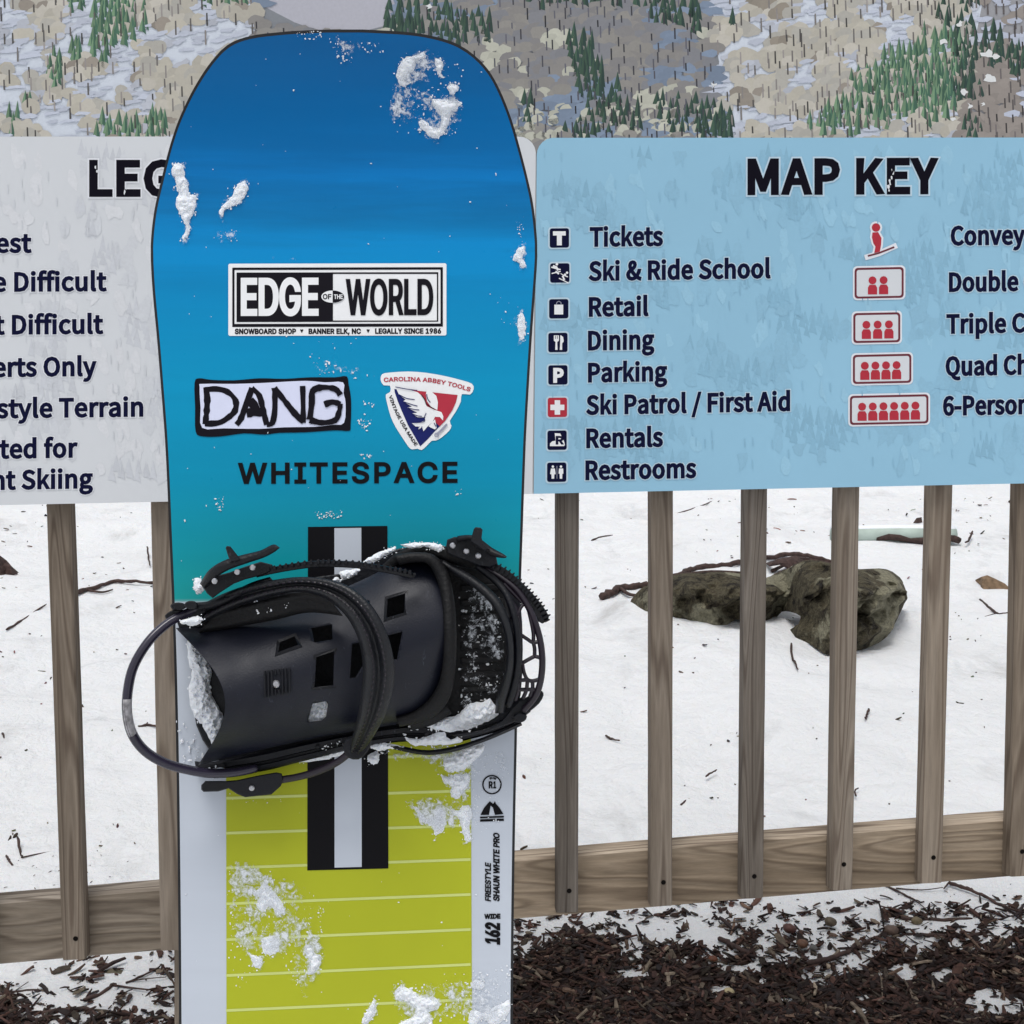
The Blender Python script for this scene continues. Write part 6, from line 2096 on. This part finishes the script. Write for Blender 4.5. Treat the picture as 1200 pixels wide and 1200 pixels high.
# buckles
mb = prism(BOARD, zA([(500, 335), (478, 300), (490, 280), (540, 245), (620, 225), (700, 195), (780, 170), (840, 185), (852, 215), (790, 240), (700, 262), (640, 285), (570, 330), (530, 360)]), .062, .078, bev=1.2)
b1 = part('ankle_buckle', mb, 'black')
mb = ribbon([(234, 684, .078), (245, 668, .086), (262, 657, .090), (285, 650, .090), (305, 645, .092), (320, 638, .097), (327, 641, .100)],
            [(240, 690, .078), (252, 678, .086), (268, 668, .090), (290, 660, .090), (308, 654, .092), (320, 648, .097), (328, 642, .100)], [(0, 0), (.3, .003), (.7, .003), (1, 0)], .006, BOARD)
part('buckle_lever', mb, 'black', smooth=True)
mb = prism(BOARD, zA([(597, 98), (604, 88), (622, 90), (650, 125), (676, 158), (650, 168), (622, 172), (610, 140)]), .080, .096, bev=1.2)
part('lever_finger', mb, 'black')
for x, y in ((251.5, 681), (278, 670.2), (296, 665)): screw(x, y, .094, 3.5)
# strap body below the buckle
part('strap_anchor', ribbon([(228, 706, .056), (246, 704, .060), (270, 694, .064), (296, 682, .070), (316, 676, .076)], [(236, 716, .056), (254, 712, .060), (280, 701, .064), (304, 690, .070), (322, 682, .076)],
                            [(0, 0), (.3, .003), (.7, .003), (1, 0)], .012, BOARD), 'black', smooth=True)
# pivot discs at the heel corner
part('pivot_disc', prism(BOARD, [(x, y) for x, y in circ(209, 710.5, 9.5, 20, 4.6)], .052, .066, bev=1.4), 'black')
part('pivot_disc', prism(BOARD, [(x, y) for x, y in circ(224, 709, 8, 18, 5)], .050, .070, bev=1.4), 'black')
part('pivot_flange', prism(BOARD, catmull(zA([(282, 462), (290, 440), (330, 420), (400, 420), (460, 400), (500, 420), (470, 450), (380, 470), (320, 482)]), 2, True), .044, .056, bev=1.2), 'black')

mb = prism(BOARD, zC([(566, 190), (572, 150), (610, 135), (690, 134), (745, 158), (790, 190), (838, 240), (846, 285), (800, 300), (745, 292), (690, 268), (612, 240), (575, 222)]), .040, .056, bev=1.2)
part('toe_buckle', mb, 'black')
mb = ribbon([(536, 628, .058), (552, 627, .064), (565, 633, .068), (577, 642, .070), (588, 648, .073), (594, 652, .075)], [(535, 636, .058), (550, 633, .064), (562, 640, .068), (572, 650, .070), (584, 653.5, .073), (593, 654, .075)],
            [(0, 0), (.3, .003), (.7, .003), (1, 0)], .006, BOARD)
part('buckle_lever', mb, 'black', smooth=True)
mb = prism(BOARD, zC([(716, 92), (726, 82), (752, 84), (764, 96), (758, 140), (770, 170), (800, 200), (770, 210), (730, 180), (700, 160), (706, 130)]), .060, .078, bev=1.2)
part('lever_finger', mb, 'black')
for x, y in ((530.4, 639.3), (546.5, 646), (560.3, 651.5)): screw(x, y, .060, 3.5)

# toe cap strap: inner band, outer arc and the honeycomb between
inA = [(520, 656, .044), (535, 664, .050), (556, 676, .060), (574, 690, .066), (588, 706, .070), (598, 728, .072), (603, 752, .072), (603, 780, .070), (599, 804, .062), (594, 822, .052), (592, 836, .042)]
inB = [(516, 662, .044), (530, 672, .050), (550, 685, .060), (566, 698, .066), (578, 712, .070), (588, 732, .072), (593, 754, .072), (593, 778, .070), (588, 800, .062), (582, 818, .052), (580, 836, .042)]
part('toe_band', ribbon(inB, inA, [(0, -.002), (.2, .002), (.5, .0035), (.8, .002), (1, -.002)], .007, BOARD), 'strap', smooth=True)
arc_ = catmull([(562, 662, .046), (586, 676, .052), (604, 690, .056), (616, 706, .058), (625, 724, .060), (631, 742, .060), (634.5, 760, .060), (635.5, 780, .060), (633, 800, .056), (627, 816, .050), (614, 832, .042)], 6)
mb = tube(P3(arc_), .0026, 8, flatn=BOARD.N, ratio=1.4)
web = [[(590, 684, .056), (600, 694, .057), (612, 706, .057)], [(596, 700, .060), (604, 712, .060), (606, 722, .060)], [(600, 724, .066), (606, 722, .06), (610, 712, .058), (616, 706, .057)],
       [(607, 722, .060), (609, 732, .060), (609.5, 742, .060), (612, 745, .06)], [(612, 745, .060), (618, 749, .060), (625, 753, .060), (633, 751, .060)], [(600, 748, .066), (606, 746, .062), (612, 745, .06)],
       [(625, 753, .060), (626.5, 760, .060), (626.5, 768, .060)], [(626.5, 769, .06), (634, 771, .06)], [(612, 777, .060), (619, 773, .060), (626.5, 769, .060)], [(601, 780, .066), (607, 778, .062), (612, 777, .060)],
       [(612, 777, .060), (614, 788, .059), (618, 796, .058), (624, 798, .056), (632, 796, .057)], [(602, 792, .062), (610, 797, .060), (618, 796, .058)], [(600, 806, .056), (610, 808, .056), (618, 808, .054), (627, 808, .054)],
       [(618, 796, .058), (617, 808, .054), (613, 818, .050)], [(607, 797, .060), (607, 808, .056), (604, 820, .052)], [(624, 798, .056), (624, 808, .053), (621, 816, .050)],
       [(617, 706, .058), (622, 726, .060), (625, 742, .06), (625, 753, .06)]]
for W in web: tube(P3(catmull(W, 3)), .0016, 6, mb, flatn=BOARD.N, ratio=1.5)
part('toe_mesh', mb, 'web', smooth=True)
part('toe_band_edge', tube(P3(catmull([(560, 664, .05), (580, 680, .058), (594, 698, .064), (603, 724, .068), (607, 752, .069), (607, 780, .067), (603, 804, .06), (596, 826, .048)], 5)), .0028, 8, flatn=BOARD.N, ratio=1.3), 'black', smooth=True)

# lower toe lever and bolt
mb = prism(BOARD, catmull(zD([(1060, 322), (1085, 322), (1094, 345), (1070, 390), (1010, 440), (960, 480), (880, 510), (780, 545), (700, 560), (640, 570), (600, 560), (700, 545), (800, 520), (870, 480), (910, 430), (960, 380), (1010, 350)]), 2, True),
           .030, .040, bev=1)
part('toe_lever', mb, 'black')
mb = prism(BOARD, catmull(zD([(930, 460), (960, 440), (1000, 448), (1000, 475), (975, 492), (940, 490)]), 2, True), .028, .044, bev=1.2)
part('toe_bolt', mb, 'black')
part('bolt_hole', prism(BOARD, circ(627, 819.5, 2.1, 8), .0400, .0404, bev=.1), 'rubber')

# lower anchor of the ankle strap, its strap and screw
mb = prism(BOARD, zB([(470, 668), (492, 645), (600, 645), (660, 640), (760, 618), (862, 600), (890, 606), (898, 640), (885, 672), (835, 716), (780, 722), (700, 730), (660, 715), (612, 684), (560, 700), (482, 702), (470, 690)]), .024, .036, bev=1.3)
part('strap_anchor', mb, 'black')
part('anchor_strap', ribbon([(322, 910, .032), (345, 907, .036), (370, 900, .042), (392, 890, .048), (408, 878, .052)], [(324, 919, .032), (348, 915, .036), (374, 908, .042), (397, 897, .048), (414, 884, .052)],
                            [(0, 0), (.5, .002), (1, 0)], .004, BOARD), 'web', smooth=True)
screw(295, 923.5, .0365, 3.4)
part('strap_foot', prism(BOARD, catmull([(404, 866), (420, 862), (436, 866), (430, 882), (420, 890), (408, 888), (402, 878)], 2, True), .040, .054, bev=1.6), 'black')

# ------------------------------------------------------------------ snow stuck to the board and the binding
random.seed(23)


def flakes(P, n, r0, r1, h0=0.0, mb=None, hs_=.6, hf=None):
    """crumbs of snow inside a traced outline"""
    mb = mb or MB()
    xs = [p[0] for p in P]; ys = [p[1] for p in P]
    k = 0; tr = 0
    while k < n and tr < n * 40:
        tr += 1
        x, y_ = min(xs) + R() * (max(xs) - min(xs)), min(ys) + R() * (max(ys) - min(ys))
        if not inside(x, y_, P): continue
        k += 1
        r = (r0 + (r1 - r0) * R() ** 2)
        hb_ = h0 if hf is None else hf(x, y_)
        c = BOARD.at(x, y_, hb_)
        s_ = r * (c - CAM).length / F
        bm = bmesh.new(); bmesh.ops.create_icosphere(bm, subdivisions=1, radius=1)
        o_ = R() * 90
        a_ = .6 + .8 * R()
        V = []
        for v in bm.verts:
            q = v.co * (1 + .75 * noise.noise(v.co * 1.4 + Vector((o_, 0, 0))))
            V.append(c + BOARD.U * (q.x * s_ * a_) + BOARD.V * (q.y * s_ / a_) + BOARD.N * (q.z * s_ * hs_ + s_ * .1))
        mb.add(V, [tuple(v.index for v in f.verts) for f in bm.faces]); bm.free()
    return mb


def slush(P, parent, h=.0018, full=9.0, top=1.0):
    """thin see-through snow, thickest in its middle"""
    P = catmull(P, 2, True)
    Q = []
    for x, y in P:
        lo_, hi_ = (214, 598) if y > 640 else (190, 622)
        Q.append((max(lo_, min(hi_, x)), y))
    clean = [Q[0]]
    for p in Q[1:]:
        if math.hypot(p[0] - clean[-1][0], p[1] - clean[-1][1]) > .8: clean.append(p)
    P = clean
    mb = pillow(P, 3.4, lambda x, y, h: Vector((x, y, 0)), lambda d, x, y: 0)
    cols = []
    for f in mb.f:
        cx = sum(mb.v[i][0] for i in f) / len(f); cy = sum(mb.v[i][1] for i in f) / len(f)
        d = min(1, edge_dist(cx, cy, P) / full) * top
        cols.append((d, d, d))
    V = [B(x, y, h) for x, y, z in mb.v]
    Ff = []
    for q in mb.f:
        a, b, c = V[q[0]], V[q[1]], V[q[2]]
        Ff.append(q if (b - a).cross(c - a).dot(BOARD.N) > 0 else q[::-1])
    return mk('slush_fringe', V, Ff, M['slush'], parent, cols=cols)


def clump(label, P, n, r0, r1, hgt=.004, h0=.0, hf=None, name='snow_clump', rag=.16):
    """a solid core with a ragged rim of crumbs"""
    C = []
    for i, p in enumerate(catmull(P, 5, True)):
        k = rag * 7 * (1 + noise.noise(Vector((p[0] / 3, p[1] / 3, 9))))
        C.append((p[0] + (R() - .5) * k * 1.6, p[1] + (R() - .5) * k * 1.6))
    hgt *= .55
    mxd = max(1.5, max(edge_dist(sum(p[0] for p in P) / len(P) * t + P[j][0] * (1 - t), sum(p[1] for p in P) / len(P) * t + P[j][1] * (1 - t), C) for j in range(len(P)) for t in (.4, .7, 1)))
    s0 = R() * 30

    def hh(d, x, y):
        t = min(1, d / mxd)
        return hgt * (t ** .5) * (.65 + .9 * noise.noise(Vector((x / 5, y / 5, s0))) + .4 * noise.noise(Vector((x / 2.2, y / 2.2, s0))) + .3) + .0004
    base = (lambda x, y: h0) if hf is None else hf
    mb = pillow(C, 2.4, lambda x, y, h: B(x, y, base(x, y) + h), hh)
    flakes(offset_poly(C, 3.0 if area(C) > 0 else -3.0), int(n * .7), r0, r1 * .8, h0 + .0005, mb, hf=hf)
    o = mb.build(name, M['flake'], smooth=False)
    if h0 < .001 and hf is None: slush(offset_poly(P, 7 if area(P) > 0 else -7), o)
    tag(o, label, 'snow', 'clumps of snow stuck to the snowboard')
    return o


zT = lambda P: [(400 + x / 3, y / 3) for x, y in P]
zL = lambda P: [(x / 3, y / 3) for x, y in P]
zF = lambda P: [(220 + x / 3, 870 + y / 3) for x, y in P]
clump('ragged snow clump near the nose, upper left of the two top right ones', zT([(195, 245), (225, 205), (262, 195), (290, 182), (292, 205), (262, 215), (255, 245), (235, 262), (222, 285), (248, 290), (210, 302), (196, 275)]), 26, .6, 2)
clump('largest snow clump high on the right of the nose', zT([(318, 350), (350, 350), (405, 355), (412, 378), (385, 400), (375, 440), (350, 478), (325, 485), (300, 470), (275, 445), (280, 420), (312, 440), (340, 452), (352, 420), (340, 395), (325, 375)]), 46, .6, 2.2)
clump('small snow clump right of the largest one on the nose', zT([(372, 305), (392, 295), (410, 305), (402, 325), (390, 335), (378, 322)]), 14, .6, 1.6)
clump('thin snow crumb cluster hooked above the largest nose clump', zT([(330, 208), (350, 212), (358, 235), (352, 260), (365, 272), (345, 268), (335, 245)]), 16, .5, 1.5)
clump('tall upright snow clump at the left edge of the nose', zL([(602, 600), (625, 572), (645, 585), (650, 620), (662, 650), (665, 680), (688, 690), (690, 720), (675, 760), (665, 785), (668, 815), (650, 845), (640, 835), (655, 800), (635, 760), (618, 710), (628, 680), (616, 655), (618, 635)]), 40, .6, 1.9, .005)
clump('slanting snow clump right of the tall one on the left of the nose', zL([(770, 745), (785, 720), (815, 690), (835, 650), (860, 638), (872, 665), (858, 695), (830, 720), (795, 735), (782, 762)]), 34, .6, 1.9)
clump('small snow clump at the right edge beside the ticket row', [(601, 303), (607, 291), (614, 289), (615, 296), (612, 302), (617, 311), (612, 313), (606, 306)], 16, .5, 1.5, .003)
clump('faint snow streak at the right edge beside the dining row', [(607, 372), (611, 366), (614, 372), (616, 386), (614, 396), (610, 398), (607, 386)], 18, .4, 1.3, .002)
clump('snow crumbs on the upper edge of the lime field, right', zF([(900, 62), (940, 40), (1000, 8), (1035, 5), (1040, 30), (1010, 62), (975, 95), (940, 104), (910, 100)]), 30, .7, 2.4, .006)
clump('snow clump below it straddling lime field and white edge', zF([(890, 112), (915, 125), (940, 112), (985, 112), (992, 140), (970, 175), (945, 200), (925, 185), (925, 155), (900, 140)]), 34, .7, 2.2, .005)
clump('drooping snow clump at the right border of the lime field', zF([(925, 232), (950, 240), (970, 222), (992, 225), (1000, 260), (990, 300), (996, 340), (975, 345), (962, 300), (955, 270), (930, 250)]), 34, .7, 2, .004)
clump('lacy snow patch right of the black bar', zF([(790, 225), (812, 232), (830, 262), (868, 262), (880, 230), (905, 240), (908, 275), (900, 310), (872, 328), (860, 300), (835, 285), (815, 280), (812, 255)]), 40, .5, 1.6, .002)
clump('broad lacy snow patch at upper left of the lime field', zF([(215, 512), (240, 520), (262, 500), (282, 468), (280, 500), (300, 520), (330, 560), (340, 598), (312, 602), (290, 575), (262, 600), (240, 572), (250, 545), (225, 530)]), 60, .6, 2.1, .003)
clump('snow patch in the middle left of the lime field', zF([(262, 690), (300, 680), (322, 700), (318, 735), (290, 748), (265, 735)]), 40, .5, 1.6, .002)
clump('elongated snow clump hanging below the lacy patch, centre of the lime field', zF([(412, 715), (435, 715), (450, 745), (470, 750), (462, 790), (440, 815), (420, 808), (430, 775), (415, 745)]), 34, .6, 2, .004)
clump('small snow clump at the lower left of the lime field', zF([(212, 742), (235, 750), (262, 765), (255, 792), (235, 790), (225, 765)]), 14, .5, 1.5, .003)
clump('big snow clump at the bottom of the lime field', zF([(730, 870), (750, 858), (790, 870), (815, 890), (845, 895), (882, 905), (880, 940), (850, 950), (862, 1000), (800, 1010), (740, 1010), (745, 985), (790, 965), (800, 935), (770, 915), (735, 905)]), 60, .7, 2.4, .006)
clump('ragged snow clump at the bottom left of the big one', zF([(655, 900), (662, 925), (655, 960), (630, 990), (612, 985), (625, 950), (645, 920)]), 26, .6, 1.8, .003)
clump('snow clump at the lower right edge of the board', zF([(1000, 940), (1040, 950), (1080, 930), (1110, 915), (1132, 905), (1134, 940), (1120, 960), (1100, 985), (1060, 990), (1040, 970), (1000, 1000), (985, 970)]), 40, .6, 2, .003)
clump('little snow knob at the right border above the bottom', zF([(995, 850), (1015, 835), (1040, 845), (1042, 860), (1020, 868), (1000, 862)]), 14, .6, 1.6, .003)
clump('snow above the white bar behind the binding', [(388, 680), (398, 671), (408, 668), (424, 667), (420, 674), (408, 680), (396, 684)], 14, .6, 1.8, .006, .012)
clump('line of snow along the upper rim of the highback', [(430, 655), (444, 647), (455, 643), (463, 640), (462, 646), (450, 652), (437, 660), (426, 661)], 26, .6, 1.8, .004, .03)
clump('thin snow crest on the rim left of the toe buckle', [(470, 638), (490, 636), (510, 637), (520, 640), (518, 646), (508, 645), (500, 641), (480, 642)], 26, .5, 1.6, .003, .046)
clump('snow lump at the tip of the ankle buckle lever', [(227, 680), (233, 677), (238, 682), (240, 690), (234, 696), (229, 694)], 16, .8, 2.0, .006, .06)
clump('snow on the heel corner of the binding', [(211, 729), (222, 724), (234, 722), (238, 727), (228, 733), (218, 732)], 14, .6, 1.8, .004, .066)
clump('slush packed behind the highback over the heel', [(220, 750), (232, 756), (242, 774), (248, 788), (246, 805), (252, 822), (260, 836), (262, 856), (256, 880), (248, 872), (238, 852), (228, 840), (221, 815), (224, 790), (220, 770)], 60, 1.0, 3.2, .012, .016)
clump('snow seen through the square window of the highback', [(359, 818), (388, 815), (388, 845), (360, 850)], 6, 1, 2.5, .010, .045)
clump('snow packed at the bottom corner of the toe end', [(498, 850), (520, 842), (536, 838), (548, 826), (566, 822), (576, 820), (584, 836), (578, 842), (560, 850), (545, 856), (522, 857)], 60, .8, 2.6, .009, .024)
clump('long white snow crust on the lower toe bow', [(474, 864), (490, 866), (505, 861), (520, 858), (526, 866), (538, 864), (540, 870), (520, 873), (498, 874), (484, 873)], 40, .7, 2.2, .005, .024)
clump('snow wedge under the side rail left of the white bar', [(344, 893), (362, 887), (385, 882), (402, 876), (402, 884), (385, 889), (360, 893)], 30, .6, 1.8, .004, .010)
clump('snow below the foot of the ankle strap', [(430, 888), (440, 880), (445, 884), (443, 894), (437, 896)], 10, .7, 1.8, .004, .003)
clump('snow crust on the rail between strap and toe', [(434, 876), (446, 870), (470, 874), (476, 877), (460, 878), (445, 880)], 24, .6, 1.8, .004, .022)
clump('crumbs of snow on the heel end of the side rail', [(238, 902), (262, 900), (263, 905), (250, 910), (236, 910)], 12, .6, 1.8, .003, .028)

# thin smears and stray crumbs all over: nobody could count them
mb = MB()
BW = [(200, 60), (560, 60), (600, 150), (618, 290), (600, 600), (600, 1195), (220, 1195), (210, 600), (190, 290), (205, 170)]
flakes(BW, 120, .3, 1.3, .0002, mb)
for P, n, r in (([(455, 95), (545, 100), (545, 160), (460, 155)], 60, 1.2), ([(465, 60), (545, 70), (530, 160), (480, 150)], 70, 1.1), ([(385, 45), (415, 45), (412, 76), (398, 74)], 40, 1.5), ([(420, 48), (452, 50), (450, 66), (425, 62)], 18, 1.4),
                ([(345, 38), (378, 36), (376, 46), (350, 47)], 26, 1.1), ([(250, 270), (280, 268), (282, 284), (250, 284)], 14, .8), ([(360, 420), (420, 428), (418, 445), (370, 440)], 24, 1.5), ([(420, 470), (440, 470), (438, 480)], 10, 1.5),
                ([(418, 490), (436, 492), (436, 506), (424, 504)], 26, 1.3), ([(252, 580), (262, 582), (262, 600), (254, 600)], 22, 1.3), ([(365, 600), (402, 598), (402, 608), (375, 608)], 40, 1.3), ([(420, 532), (438, 532), (438, 538), (424, 538)], 14, 1.2),
                ([(532, 572), (542, 572), (542, 580), (534, 580)], 10, 1.2), ([(265, 1020), (370, 1040), (360, 1110), (268, 1110)], 150, 1.3), ([(268, 1060), (300, 1060), (300, 1160), (268, 1160)], 40, 1.2), ([(320, 1100), (380, 1095), (350, 1170)], 50, 1.2),
                ([(370, 1060), (380, 1060), (378, 1100)], 20, 1.2), ([(470, 1150), (600, 1130), (600, 1199), (470, 1199)], 130, 1.6), ([(530, 890), (600, 880), (590, 960), (560, 980)], 110, 1.0), ([(268, 925), (330, 935), (330, 945), (268, 938)], 20, .8),
                ([(480, 320), (515, 330), (500, 380)], 10, .9), ([(330, 380), (420, 385), (420, 420), (340, 420)], 14, 1.1), ([(604, 260), (614, 262), (612, 290)], 14, 1), ([(560, 330), (612, 330), (612, 380), (590, 380)], 10, 1.0), ([(440, 860), (444, 905), (425, 900)], 16, 1.5)):
    flakes(P, n, .3, r, .0003, mb, hs_=.45)
o = mb.build('snow_crumbs', M['flake'])
tag(o, 'thin smears and crumbs of snow over the face of the snowboard', 'snow', kind='stuff')
crumbs_o = o
for kk, P in enumerate(([(450, 92), (500, 96), (540, 112), (548, 150), (520, 168), (480, 150), (455, 150), (448, 130)], [(460, 62), (500, 56), (520, 70), (500, 104), (470, 108), (458, 84)], [(386, 40), (420, 40), (450, 46), (452, 62), (424, 66), (412, 78), (398, 74), (392, 58)],
          [(345, 37), (380, 36), (376, 48), (352, 49)], [(248, 264), (284, 262), (286, 286), (254, 288)], [(362, 598), (404, 594), (406, 610), (372, 612)], [(416, 486), (440, 488), (440, 508), (422, 508)], [(362, 420), (424, 424), (424, 444), (372, 442)],
          [(250, 578), (264, 578), (264, 602), (252, 602)], [(264, 1010), (320, 1015), (366, 1040), (372, 1080), (340, 1120), (292, 1126), (266, 1100)], [(340, 1088), (386, 1094), (378, 1150), (352, 1176), (330, 1140)], [(466, 1156), (540, 1140), (600, 1124), (600, 1199), (466, 1199)],
          [(520, 884), (570, 878), (566, 905), (560, 930), (556, 985), (540, 1000), (532, 950)], [(572, 884), (598, 878), (598, 905), (588, 906)], [(480, 930), (545, 930), (540, 980), (486, 972)], [(216, 850), (250, 880), (262, 900), (216, 900)], [(604, 255), (616, 258), (618, 316), (600, 316)], [(602, 362), (618, 362), (616, 402), (602, 402)],
          [(440, 876), (540, 870), (548, 900), (470, 898)], [(300, 300), (420, 302), (420, 310), (300, 308)], [(400, 432), (440, 436), (440, 446), (400, 444)])):
    slush(P, crumbs_o, .0014 + .0001 * (kk % 6), 14.0, .92)
mb = MB()
flakes([(535, 690), (590, 700), (592, 820), (540, 824)], 120, .4, 2.2, .020, mb)
SLUSH_AT = [(544, 684), (574, 690), (590, 716), (594, 760), (590, 812), (560, 836), (536, 836), (540, 760)]
flakes([(375, 875), (400, 868), (420, 862), (420, 866), (380, 880)], 18, .4, 1.3, .032, mb)
flakes([(300, 712), (345, 705), (345, 712), (300, 720)], 12, .4, 1.3, .074, mb)
flakes([(470, 848), (520, 846), (560, 838), (560, 846), (520, 856), (470, 858)], 40, .5, 2, .024, mb)
flakes([(206, 840), (222, 850), (246, 882), (240, 898), (214, 892)], 26, .6, 2.4, .001, mb)
o = mb.build('snow_crumbs', M['flake'])
tag(o, 'crumbs of snow on the black footbed and rails of the binding', 'snow', kind='stuff')
slush(SLUSH_AT, o, .0225, 10.0, .74)
